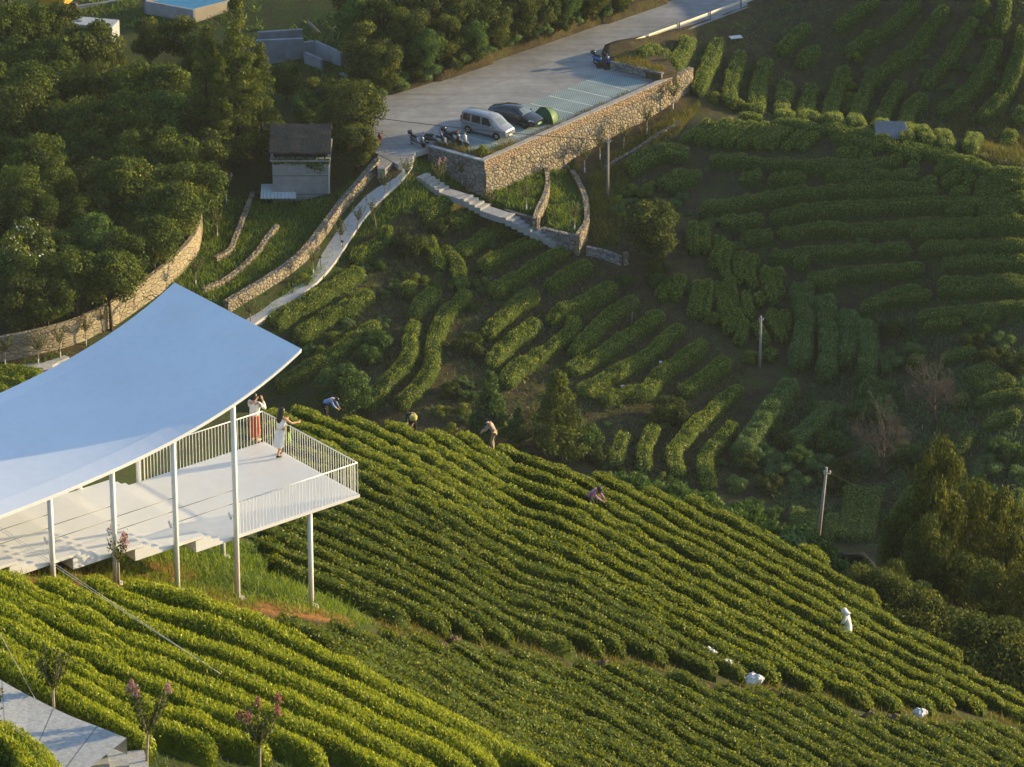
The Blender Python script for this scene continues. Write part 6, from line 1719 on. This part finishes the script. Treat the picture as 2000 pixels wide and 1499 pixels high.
def V3(*a): return np.array(a, float)
def hand(verts, edges, radii, w, d, side_v, curl=.5):
    """palm + five fingers from wrist index w along d; side_v is the thumb side"""
    d = d / np.linalg.norm(d); n = np.cross(d, side_v); n /= np.linalg.norm(n); s = np.cross(n, d)
    P = verts[w]; verts.append(P + d * .075); edges.append((w, len(verts) - 1)); radii.append(.026); palm = len(verts) - 1
    for k, (off, L) in enumerate(((-.030, .060), (-.010, .074), (.010, .080), (.030, .072))):
        a = verts[palm] + s * off + d * .012; b = a + d * L * .5 - n * L * .12 * curl * 2; c = b + (d * (1 - curl) - n * curl) * L * .5
        i = len(verts); verts.extend([a, b, c]); edges.extend([(palm, i), (i, i + 1), (i + 1, i + 2)]); radii.extend([.0095, .009, .008])
    a = P + d * .03 + s * .032; b = a + d * .03 + s * .022; c = b + d * .026 + s * .004
    i = len(verts); verts.extend([a, b, c]); edges.extend([(w, i), (i, i + 1), (i + 1, i + 2)]); radii.extend([.012, .010, .009])

def person(label, loc, rz, J, shirt, lower, hair='bob', lower_kind='trousers', sleeve=1.0, shirt_hem=.0, shoes=None, hat=None, group=None, scale=1.0, shirt_r=1.22):
    """J: joints facing +x. keys: pelvis chest neck head, and l/r shoulder elbow wrist hip knee ankle toe"""
    g = thing('person', label, 'person', tuple(loc), rz, group, scale)
    verts = []; edges = []; radii = []; I = {}
    def add(k, p, r, par=None):
        verts.append(V3(*p)); radii.append(r); I[k] = len(verts) - 1
        if par is not None: edges.append((I[par], I[k]))
    pel, che, nec, hd = (V3(*J[k]) for k in ('pelvis', 'chest', 'neck', 'head'))
    add('pelvis', pel, .115); add('waist', pel * .5 + che * .5 + V3(.01, 0, 0), .100, 'pelvis'); add('chest', che, .125, 'waist'); add('neck0', che * .25 + nec * .75, .070, 'chest'); add('neck', nec, .050, 'neck0')
    up = (hd - nec); up = up / np.linalg.norm(up); fw = V3(*J.get('face', (1, 0, 0))); fw = fw - up * (fw @ up); fw /= np.linalg.norm(fw); lf = np.cross(up, fw)
    add('chin', nec + up * .07 + fw * .02, .066, 'neck'); add('head', nec + up * .145 + fw * .015, .090, 'chin'); add('crown', nec + up * .205, .066, 'head')
    add('nose', nec + up * .115 + fw * .118, .012, 'head')
    add('earl', nec + up * .125 + lf * .10, .014, 'head'); add('earr', nec + up * .125 - lf * .10, .014, 'head')
    for s in 'lr':
        add(s + 'sh', J[s + 'sh'], .058, 'chest'); add(s + 'el', J[s + 'el'], .042, s + 'sh'); add(s + 'wr', J[s + 'wr'], .028, s + 'el')
        add(s + 'hip', J[s + 'hip'], .088, 'pelvis'); add(s + 'kn', J[s + 'kn'], .058, s + 'hip'); add(s + 'an', J[s + 'an'], .036, s + 'kn'); add(s + 'heel', V3(*J[s + 'an']) + V3(-.03, 0, -.045), .030, s + 'an')
        add(s + 'toe', J[s + 'toe'], .026, s + 'an')
        d = verts[I[s + 'wr']] - verts[I[s + 'el']]; sv = V3(*J.get(s + 'thumb', (0.3, 0, 1)))
        hand(verts, edges, radii, I[s + 'wr'], d, sv, J.get('curl', .5))
    o = obj_from('body', skin_mesh('body', verts, edges, radii), g, [SKIN])
    # shirt follows torso and sleeves
    sv = []; se = []; sr = []
    def sa(p, r, par=None):
        sv.append(V3(*p)); sr.append(r)
        if par is not None: se.append((par, len(sv) - 1))
        return len(sv) - 1
    c = sa(che, .128 * shirt_r); wv = sa(pel * .5 + che * .5, .118 * shirt_r, c); pv_ = sa(pel + (pel - che) * shirt_hem, .135 * shirt_r, wv); sa(che * .2 + nec * .8, .072, c)
    for s in 'lr':
        sh, el, wr = V3(*J[s + 'sh']), V3(*J[s + 'el']), V3(*J[s + 'wr'])
        a = sa(sh, .070, c)
        if sleeve > .3: b = sa(sh + (el - sh) * min(1, sleeve * 2), .060 if sleeve > .6 else .062, a)
        if sleeve > .6: sa(el + (wr - el) * .85, .046, b)
    obj_from('shirt', skin_mesh('shirt', sv, se, sr), g, [shirt])
    if lower_kind == 'trousers':
        tv = [pel]; te = []; tr_ = [.128]
        for s in 'lr':
            i = len(tv); tv += [V3(*J[s + 'hip']), V3(*J[s + 'kn']), V3(*J[s + 'an']) + V3(0, 0, .03)]; tr_ += [.100, .074, .058]; te += [(0, i), (i, i + 1), (i + 1, i + 2)]
        obj_from('trousers', skin_mesh('trousers', tv, te, tr_), g, [lower])
    else:
        base = (V3(*J['lan']) + V3(*J['ran'])) / 2; zt = pel + V3(0, 0, .04); hem = J.get('hem', .16)
        mb = MB(); vs = []; fs = []; seg = 26; rg = np.random.default_rng(3)
        rows = J.get('skirt', [(0, .135), (.12, .175), (.5, .20), (.8, .205), (1, .185)])
        for f, r in rows:
            c_ = zt + (np.array([base[0], base[1], base[2] + hem]) - zt) * f
            for k in range(seg):
                a = 2 * PI * k / seg; rr = r * (1 + .07 * f * math.sin(a * 5 + 1) + .04 * f * math.sin(a * 9))
                vs.append((c_[0] + rr * math.cos(a) * .92, c_[1] + rr * math.sin(a), c_[2]))
        for i in range(len(rows) - 1):
            for k in range(seg): fs.append((i * seg + k, i * seg + (k + 1) % seg, (i + 1) * seg + (k + 1) % seg, (i + 1) * seg + k))
        mb.add(vs, fs, True); mb.build('skirt', lower, g)
    if shoes:
        for s in 'lr':
            a, t = V3(*J[s + 'an']), V3(*J[s + 'toe']); mb = MB(); mb.tube([tuple(a + V3(-.05, 0, -.05)), tuple(a * .5 + t * .5 + V3(0, 0, -.02)), tuple(t + V3(.03, 0, 0))], [.036, .042, .028], 8); mb.build('shoe', shoes, g)
    hc = nec + up * .15
    def hblob(name, rows, mat):
        mb = MB(); vs = []; fs = []; seg = 14
        for (z, r, back) in rows:
            for k in range(seg):
                a = 2 * PI * k / seg; p = hc + up * z + (fw * math.cos(a) + lf * math.sin(a)) * r - fw * back
                vs.append(tuple(p))
        for i in range(len(rows) - 1):
            for k in range(seg): fs.append((i * seg + k, i * seg + (k + 1) % seg, (i + 1) * seg + (k + 1) % seg, (i + 1) * seg + k))
        fs += [tuple(range(seg)), tuple(reversed(range((len(rows) - 1) * seg, len(rows) * seg)))]
        mb.add(vs, fs, True); mb.build(name, mat, g)
    if hair == 'bob': hblob('hair', [(-.10, .085, .05), (-.04, .108, .035), (.03, .112, .022), (.08, .095, .012), (.115, .05, .01), (.125, .015, .01)], HAIR)
    if hair == 'long': hblob('hair', [(-.40, .03, .10), (-.32, .085, .10), (-.2, .105, .09), (-.06, .112, .05), (.03, .114, .022), (.08, .096, .012), (.115, .05, .01), (.125, .015, .01)], HAIR)
    if hair == 'short': hblob('hair', [(-.05, .085, .035), (.02, .102, .02), (.07, .088, .012), (.105, .05, .01), (.115, .012, .01)], HAIR)
    if hat == 'hat': hblob('hat', [(.02, .10, .0), (.015, .19, .0), (.035, .19, .0), (.05, .115, .0), (.12, .10, .0), (.14, .06, .0), (.145, .02, 0)], HAIR)
    if hat and hat != 'hat': hblob('hood', [(-.20, .15, .03), (-.12, .125, .02), (-.04, .13, .0), (.04, .135, -.01), (.10, .115, .0), (.14, .06, .0), (.15, .02, 0)], hat)
    return g

def upright(**kw):
    J = dict(pelvis=(0, 0, .93), chest=(.01, 0, 1.27), neck=(.0, 0, 1.43), head=(.02, 0, 1.62), lsh=(0, .175, 1.38), rsh=(0, -.175, 1.38), lel=(-.02, .23, 1.10), rel=(-.02, -.23, 1.10), lwr=(.06, .24, .87), rwr=(.06, -.24, .87),
             lhip=(0, .09, .87), rhip=(0, -.09, .87), lkn=(.02, .10, .48), rkn=(.02, -.10, .48), lan=(-.02, .10, .085), ran=(-.02, -.10, .085), ltoe=(.14, .12, .03), rtoe=(.14, -.12, .03))
    J.update(kw); return J
def bent(a, reach=.35, crouch=0.0, **kw):
    """bending forward by angle a with hands reaching down in front"""
    pz = .88 - crouch; ca, sa = math.cos(a), math.sin(a)
    def T(x, y, z): return (-.06 + x * ca + z * sa, y, pz + z * ca - x * sa)
    J = upright(pelvis=(-.06, 0, pz), chest=T(.01, 0, .34), neck=T(.02, 0, .50), head=T(.10, 0, .66), face=(math.cos(a * .7), 0, -math.sin(a * .7)), lsh=T(0, .18, .45), rsh=T(0, -.18, .45),
                lhip=(-.05, .09, pz - .06), rhip=(-.05, -.09, pz - .06), lkn=(.06 + crouch * .6, .11, .46 - crouch * .2), rkn=(.06 + crouch * .6, -.11, .46 - crouch * .2))
    s = V3(*J['lsh']); f = V3(reach, -.05, -.38)
    J['lel'] = tuple(s + V3(reach * .45, .05, -.22)); J['lwr'] = tuple(s + f)
    s = V3(*J['rsh']); J['rel'] = tuple(s + V3(reach * .45, -.05, -.22)); J['rwr'] = tuple(s + V3(reach, .05, -.38))
    J.update(kw); return J
def cloth(name, c, r=.85, var=.08): return plain(name, c, r, .15, var, 14)
WSHIRT = cloth('white_shirt_cloth', (.74, .72, .70)); OSK = cloth('rust_orange_cloth', (.42, .085, .018)); WDRESS = cloth('white_dress_cloth', (.66, .68, .72)); SANDAL = cloth('sandal_leather', (.50, .36, .26)); BSHOE = cloth('black_shoe', (.03, .03, .03), .5)
dk = lambda a, b: at_z(a, b, PAV_N[2] + .004)
p = dk(498, 862)
J = upright(rel=(.14, -.34, 1.16), rwr=(.20, -.20, 1.44), lel=(.12, .24, 1.12), lwr=(.24, .08, 1.34), face=(1, -.2, -.05), hem=.10, skirt=[(0, .135), (.12, .17), (.5, .185), (.8, .185), (1, .165)], rthumb=(-1, 0, 0), lthumb=(-1, 0, 0))
per1 = person('woman in a loose white shirt and rust-orange skirt photographing from the deck corner', p, math.radians(62), J, WSHIRT, OSK, 'bob', 'skirt', 1.0, .42, SANDAL, scale=1.02, shirt_r=1.38)
p = dk(549, 890)
J = upright(pelvis=(0, .0, .92), chest=(.05, 0, 1.26), neck=(.06, 0, 1.42), head=(.09, 0, 1.60), lsh=(.05, .165, 1.36), rsh=(.05, -.165, 1.36), rel=(.22, -.30, 1.17), rwr=(.44, -.34, 1.15), lel=(.16, .24, 1.12), lwr=(.38, .16, 1.14), lkn=(.03, .09, .48), rkn=(-.06, -.09, .48), ran=(-.24, -.09, .13), rtoe=(-.12, -.10, .03), lan=(.0, .10, .085), hem=.26,
            skirt=[(0, .13), (.12, .165), (.45, .175), (.8, .18), (1, .17)])
per2 = person('woman in a long white dress with long black hair leaning on the end railing', p, math.radians(48), J, WDRESS, WDRESS, 'long', 'skirt', .2, .1, BSHOE, scale=1.0, shirt_r=1.12)
# her shoulder bag and green scarf
pp = np.array(per2.location); ca, sa = math.cos(math.radians(48)), math.sin(math.radians(48))
def l2w(x, y, z): return pp + np.array([x * ca - y * sa, x * sa + y * ca, z])
mb = MB(); mb.lathe([(.02, -.10), (.075, -.09), (.085, .02), (.06, .08), (.02, .09)], (0, 0, 0), 10, sx=.6); mb.tube([(0, 0, .08), (-.05, .06, .35), (-.08, .12, .52)], .008, 5); o = mb.build('shoulder_bag', cloth('dark_bag', (.05, .035, .03))); o.location = l2w(.12, -.24, 1.0); tag(o, 'small dark shoulder bag at the hip of the woman in the white dress', 'bag')
mb = MB(); vs = []; 
for i in range(9):
    z = .05 - i * .085; vs += [(.02 * math.sin(i), -.035, z), (.03 + .02 * math.sin(i * 1.3), .035, z)]
mb.add(vs, [(2 * i, 2 * i + 1, 2 * i + 3, 2 * i + 2) for i in range(8)], True); o = mb.build('scarf', leaf_mat('green_scarf', [(0, (.22, .50, .04)), (1, (.22, .50, .04))], trans=.3)); o.location = l2w(.14, -.28, 1.08); tag(o, 'bright green scarf hanging beside the woman in the white dress', 'scarf')
# phone held by the first woman
pp = np.array(per1.location); ca, sa = math.cos(math.radians(62)), math.sin(math.radians(62))
mb = MB(); mb.box((0, 0, 0), (.012, .15, .075), .3); o = mb.build('phone', BLACKM); o.location = l2w(.24, -.10, 1.53); tag(o, 'dark phone held up by the woman in the white shirt', 'phone')

def crest_at(px, back=.35, dpy=26):
    d = float(np.interp(px, C_X, [c[2] for c in CREST])); q = at_d(px, float(np.interp(px, C_X, C_Y)) + dpy, d); q[1] += back; q[2] = float(ground(q[0], q[1])); return q
def plaid(name, c1, c2):
    m, nt, out = new_mat(name); b = principled(nt, out, .85, .15)
    ck = nt.nodes.new('ShaderNodeTexChecker'); ck.inputs['Scale'].default_value = 14; ck.inputs[1].default_value = (*c1, 1); ck.inputs[2].default_value = (*c2, 1)
    nt.links.new(coord(nt), ck.inputs['Vector']); nt.links.new(ck.outputs['Color'], b.inputs['Base Color']); return m
BLUES = cloth('blue_shirt_cloth', (.24, .32, .62)); GREENJ = cloth('dark_green_jacket', (.035, .055, .045)); PLAID = plaid('plaid_cloth', (.46, .36, .28), (.22, .19, .18)); PINKS = plaid('pink_checked_cloth', (.52, .24, .42), (.40, .20, .36)); DKTR = cloth('dark_trousers', (.03, .03, .035)); TANT = cloth('tan_trousers', (.40, .29, .20)); WCOAT = cloth('white_coat_cloth', (.74, .74, .74))
gp_ = 'tea pickers on the near hill'
person('tea picker in a blue shirt bending over the crest of the near hill', crest_at(634, .9), math.radians(-12), bent(math.radians(62), .25), BLUES, DKTR, 'short', group=gp_)
person('tea picker in a dark green jacket bending towards the viewer at the crest', crest_at(806, .55), math.radians(-100), bent(math.radians(58), .22), GREENJ, DKTR, 'short', group=gp_)
person('tea picker in a beige plaid shirt facing left in front of the conifers', crest_at(963, .55), math.radians(172), bent(math.radians(28), .32), PLAID, TANT, 'short', group=gp_)
p = G(1152, 1003); person('tea picker in a pink checked shirt and black hat reaching between the rows', p, math.radians(-22), bent(math.radians(40), .38, .10), PINKS, DKTR, 'short', hat='hat', group=gp_)
p = G(1653, 1258); person('tea picker wrapped in white with a white hood on the right of the near hill', p, math.radians(160), bent(math.radians(8), .2), WCOAT, WCOAT, 'short', 'skirt', 1.0, .3, hat=WCOAT, group=gp_, shirt_r=1.35)
mb = MB(); mb.lathe([(.05, -.14), (.16, -.10), (.18, .06), (.13, .14), (.06, .12)], (0, 0, 0), 10); o = mb.build('picking_bag', cloth('yellow_bag', (.55, .45, .12))); q = crest_at(808, -.35); o.location = q + np.array([0, 0, .80]); tag(o, 'yellow picking bag in front of the picker in the dark green jacket', 'bag')

# ------------------------------------------------------------------ sacks and scraps
SACK = plain('white_sack_cloth', (.66, .66, .68), .75, .2, .10, 9, bmp=.5)
def sack(px, py, s, label, flat=.6, dmin=95.0, lift=.0, name='sack'):
    p = G(px, py, .3, dmin); rg = np.random.default_rng(px)
    mb = MB(); vs = []; fs = []; n, m = 14, 8
    for i in range(m):
        t = i / (m - 1)
        for k in range(n):
            a = 2 * PI * k / n; r = math.sin(PI * (.12 + .80 * t)) ** .7 * (1 + .22 * math.sin(a * 3 + px) + .14 * rg.normal())
            vs.append((r * math.cos(a) * s, r * math.sin(a) * s * .7, (t * 1.5 - .25 + .12 * rg.normal()) * s * flat))
    for i in range(m - 1):
        for k in range(n): fs.append((i * n + k, i * n + (k + 1) % n, (i + 1) * n + (k + 1) % n, (i + 1) * n + k))
    fs += [tuple(reversed(range(n))), tuple((m - 1) * n + k for k in range(n))]
    mb.add(vs, fs, False); o = mb.build(name, SACK); o.location = p + np.array([0, 0, lift]); return tag(o, label, 'sack', 'white sacks in the rocky gap')
sack(1385, 1284, .22, 'crumpled white sack at the upper end of the rocky gap', lift=.5); sack(1418, 1304, .28, 'greyish flattened white sack second in the rocky gap', .45, lift=.45); sack(1472, 1334, .33, 'big boxy white sack third in the rocky gap', .75, lift=.35); sack(1797, 1402, .26, 'white ribbed sack alone at the right of the rocky gap', .8, lift=.4)
ROCK = plain('brown_rock', (.15, .11, .075), .95, .1, .35, 4, bmp=.8)
for i, (x, y, s) in enumerate([(1700, 1392, .30), (1745, 1402, .42), (1505, 1352, .38), (1550, 1352, .28), (885, 1243, .25), (1180, 1290, .28), (1420, 1340, .32), (1605, 1366, .3)]):
    o = sack(x, y, s, f'brown boulder in the rocky gap, {ordinal(i + 1)} as listed', .8, name='boulder'); o.data.materials[0] = ROCK; o['category'] = 'boulder'; o['group'] = 'boulders in the rocky gap'
for i, o in enumerate(sorted([q for q in bpy.data.objects if q.name.startswith('boulder')], key=lambda q: q.location.x / q.location.y)): o['label'] = f'brown boulder in the rocky gap of the near hill, {ordinal(i + 1)} from the left'
mb = MB(); mb.box((0, 0, .15), (1.1, .7, .05), .3); o = mb.build('white_board', plain('board_white', (.6, .6, .58), .7, .2)); o.location = G(1437, 76, 0, 250); tag(o, 'white board lying among the weeds below the long guard rail', 'board')
mb = MB(); mb.box((0, 0, .3), (.75, .55, .04), .5); o = mb.build('tin_sheet', TIN); o.location = G(1577, 192, .3, 250); tag(o, 'small pale tin sheet lying at a row end on the far slope', 'tin sheet')
for i, (x, y) in enumerate([(1216, 757), (1290, 710)]):
    mb = MB(); mb.box((0, 0, .08), (.30, .22, .14), .4 + i); o = mb.build('plastic_scrap', SACK); o.location = G(x, y, 0, 250); tag(o, ['white plastic scrap on the bare soil above the hooked tail row', 'bluish plastic scrap beside the long row right of the conifer'][i], 'scrap')

# ------------------------------------------------------------------ tea and path beyond the roof at the left edge
for i, pts in enumerate([[(-50, 722), (0, 724), (40, 728), (84, 735)], [(-50, 739), (0, 741), (54, 747)], [(-50, 757), (-10, 758), (26, 761)]]):
    tea_row(pts, f'bright tea row at the left edge beyond the roof, {ordinal(i + 1)} below the boundary wall', 'bright tea rows beyond the roof', 1.3, .8, 110, .15, .075, YEL, HULLY, dmin=250, tint0=.5, topb=.5)
ribbon('path', [(18, 717), (60, 718), (88, 719), (108, 706), (128, 696)], [.9], .12, PATHM, None, 250)

# ------------------------------------------------------------------ grass and weeds
def grass(name, label, polys, dens, h, w_, mat, z=None, patch=0.0, tint0=.5, seed=1, lean=.35, cat='grass'):
    rg = np.random.default_rng(seed); P = []
    for poly in polys:
        poly = np.asarray(poly); lo, hi = poly.min(0), poly.max(0)
        n = int(dens * np.prod(hi - lo)); q = rg.uniform(lo, hi, (n, 2)); q = q[inside(poly, q[:, 0], q[:, 1])]
        if patch: q = q[vnoise(q[:, 0], q[:, 1], 1.4, seed) + .5 * vnoise(q[:, 0], q[:, 1], .5, seed + 3) > patch + rg.normal(0, .12, len(q))]
        P.append(q)
    P = np.concatenate(P); N = len(P)
    zz = ground(P[:, 0], P[:, 1]) if z is None else np.full(N, z)
    B = np.c_[P, zz - .03]
    hh = h * rg.uniform(.45, 1.3, N) * (1 + .5 * vnoise(P[:, 0], P[:, 1], 1.2, seed + 9)); a = rg.uniform(0, 2 * PI, N); s = np.c_[np.cos(a), np.sin(a), np.zeros(N)] * (w_ * rg.uniform(.7, 1.4, N))[:, None]
    ln = np.c_[rg.normal(0, lean, N), rg.normal(0, lean, N), np.ones(N)] * hh[:, None]
    V = np.stack([B - s * .5, B + s * .5, B + ln * .62 + s * .4, B + ln * .62 - s * .4, B + ln + np.c_[ln[:, :2] * .35, -.1 * hh]], 1)
    i5 = np.arange(N)[:, None] * 5
    F4 = i5 + np.array([0, 1, 2, 3]); F3 = i5 + np.array([3, 2, 4])
    me = np_mesh(name, V.reshape(-1, 3), [F4, F3])
    t = np.clip(rg.normal(tint0, .17, N) + .25 * vnoise(P[:, 0], P[:, 1], 1.7, seed + 5), 0, 1); face_attr(me, 'tint', np.r_[t, t])
    o = obj_from(name, me, None, [mat]); return tag(o, label, cat, kind='stuff')
gp2 = lambda pts: gpoly(pts, 250)
soils = lambda P_: P_
grass('grass', 'green grass on the bank under the pavilion deck', [SLOPE_W], 130, .34, .022, GRASS, patch=-.12, seed=2)
grass('grass', 'lush green grass on the steps between the boundary wall and the walkway', [LEFTG_W], 60, .42, .045, GRASS, patch=-.35, seed=3, tint0=.46)
grass('grass', 'tall yellow-green grass below the stone retaining wall', [MOUND_W], 70, .60, .045, DRYGRASS, patch=-.4, seed=4, tint0=.40)
grass('grass', 'rough grass on the curved stone terraces', [T1_W, T2_W], 62, .34, .045, GRASS, patch=-.10, seed=5, tint0=.52)
grass('grass', 'rough verge grass along the right side of the walkway', [PATHR_W], 55, .50, .05, GRASS, patch=-.25, seed=6, tint0=.5)
grass('grass', 'shaded grass in front of the lot end wall', [LOTL_W], 55, .40, .045, GRASS, patch=-.2, seed=7, tint0=.38)
strip_w = np.array([at_z(a, b, ZR)[:2] for a, b in [(842, 285), (946, 311), (1000, 287), (1010, 276), (940, 301), (872, 282)]])
grass('grass', 'dry golden grass along the near corner of the parking lot', [strip_w], 150, .50, .035, DRYGRASS, z=ZR, seed=8, tint0=.5)
strip_w = np.array([at_z(a, b, ZR)[:2] for a, b in [(1000, 287), (1160, 217), (1306, 152), (1290, 152), (1150, 211), (1008, 276)]])
grass('grass', 'thin dry grass along the top of the retaining wall', [strip_w], 60, .26, .035, DRYGRASS, z=ZR, patch=-.1, seed=9, tint0=.38)
bed_w = np.array([at_z(a, b, ZR + .6)[:2] for a, b in [(1197, 124), (1288, 146), (1300, 136), (1240, 112), (1205, 112)]])
grass('grass', 'golden grass on the raised bed above the parking bays', [bed_w], 130, .45, .04, DRYGRASS, z=ZR + .58, seed=10, tint0=.55)
grass('grass', 'yellow grass banks between the rows of the far slope', [gp2([(1830, 262), (1880, 215), (1930, 150), (1955, 70), (1975, 60), (1985, 110), (1965, 170), (1920, 235), (1870, 275)]), gp2([(1930, 250), (1980, 190), (2005, 150), (2005, 330), (1940, 320), (1900, 300)]), gp2([(1925, 60), (1945, 0), (1952, 0), (1940, 70)])], 42, .55, .05, DRYGRASS, patch=-.1, seed=11, tint0=.34)
grass('weeds', 'dry straw weeds on the brown soil between the terrace rows', [gp2([(540, 720), (640, 560), (700, 480), (850, 400), (1090, 470), (1230, 560), (1320, 620), (1460, 720), (1440, 800), (1400, 950), (1250, 935), (1100, 870), (1000, 850), (800, 810), (700, 790)])], 26, .30, .05, DRYGRASS, patch=-.02, seed=12, tint0=.30, cat='weeds', lean=.6)
grass('weeds', 'low green weeds between the rows of the shaded hillside', [gp2([(1230, 345), (1500, 300), (2005, 370), (2005, 700), (1720, 640), (1400, 470)])], 14, .28, .06, WEED, patch=-.02, seed=13, tint0=.40, cat='weeds', lean=.6)
grass('weeds', 'dry and green weeds between the rows of the far slope', [gp2([(1200, 118), (1400, 60), (1540, 5), (2005, 0), (2005, 325), (1650, 252), (1420, 208)])], 16, .30, .06, WEED, patch=-.05, seed=14, tint0=.50, cat='weeds', lean=.6)
grass('weeds', 'weeds covering the shaded valley floor', [gp2([(1460, 930), (1560, 780), (1700, 600), (2005, 680), (2005, 1060), (1600, 1060)])], 34, .45, .07, WEED, patch=-.12, seed=15, tint0=.42, cat='weeds', lean=.6)
grass('weeds', 'weeds along the foot of the tan boundary wall', [gp2([(-30, 722), (60, 706), (160, 684), (260, 630), (370, 560), (400, 600), (300, 680), (150, 720)])], 40, .36, .05, GRASS, patch=-.15, seed=16, tint0=.42, cat='weeds')
grass('weeds', 'scrubby weeds under the trees of the road bank and building site', [gp2([(560, 60), (700, 0), (1200, -30), (1330, -20), (1130, 52), (1000, 94), (830, 156), (690, 192), (610, 160)]), gp2([(140, 0), (500, 0), (520, 60), (300, 60), (150, 45)])], 13, .45, .08, GRASS, patch=-.15, seed=17, tint0=.30, cat='weeds', lean=.6)
grass('weeds', 'green weeds on the terraces below the walkway', [gp2([(540, 720), (640, 560), (700, 480), (850, 400), (1090, 470), (1230, 560), (1320, 620), (1460, 720), (1440, 800), (1400, 950), (1250, 935), (1100, 870), (1000, 850), (800, 810), (700, 790)])], 12, .30, .06, WEED, patch=.0, seed=22, tint0=.48, cat='weeds', lean=.6)
near_gap = [G(x, y + 10) [:2] for x, y in zip(S_X[1:-1], S_Y[1:-1])] + [G(x, y - 12)[:2] for x, y in zip(S_X[-2:0:-1], S_Y[-2:0:-1])]
grass('weeds', 'dry weeds in the rocky gap across the near hill', [np.array(near_gap)], 130, .24, .025, DRYGRASS, patch=-.05, seed=18, tint0=.42, cat='weeds')
grass('weeds', 'grey-green low weeds beside the near stone walk', [gpoly([(20, 1365), (60, 1385), (130, 1430), (230, 1485), (330, 1499), (320, 1470), (240, 1440), (120, 1380), (20, 1345)])], 110, .16, .02, WEED, patch=-.1, seed=19, tint0=.5, cat='weeds')
grass('weeds', 'low weeds at the lower ends of the young tea rows', [gpoly([(285, 1455), (420, 1470), (640, 1490), (800, 1530), (700, 1560), (240, 1560), (240, 1500)])], 120, .18, .022, WEED, patch=-.1, seed=20, tint0=.3, cat='weeds')
vine = MB()
rg = np.random.default_rng(4); N = 900
lx = rg.uniform(-HW / 2 - .1, HW / 2 + .1, N); dz_ = -np.abs(rg.normal(0, .32, N)) * (.6 + .9 * (np.abs(lx - 1.2) < .7)) + .18
Pv = np.c_[lx, rg.uniform(-.14, -.02, N), HH + dz_]
leaf_object('climbing_vine', Pv, np.tile([0, -1., .3], (N, 1)), rg.normal(0, .1, N), .18, .13, LIGHTG, hut, rg, 0, .5)
mb = None

# ------------------------------------------------------------------ evening air
lo = float(GZ.min()) - 1.0
hz_ = MB(); hz_.box((0, 800, (lo + 163) / 2), (3640, 2840, 163 - lo))
m, nt, out = new_mat('evening_haze')
pvn = nt.nodes.new('ShaderNodeVolumePrincipled'); pvn.inputs['Color'].default_value = (.90, .94, .93, 1); pvn.inputs['Density'].default_value = .00005; pvn.inputs['Anisotropy'].default_value = .0
nt.links.new(pvn.outputs[0], out.inputs['Volume'])
HZ = hz_.build('haze', m); tag(HZ, 'thin evening haze filling the valley', 'haze', kind='stuff')
scene.cycles.volume_bounces = 0; scene.cycles.volume_step_rate = 5; scene.cycles.volume_max_steps = 64
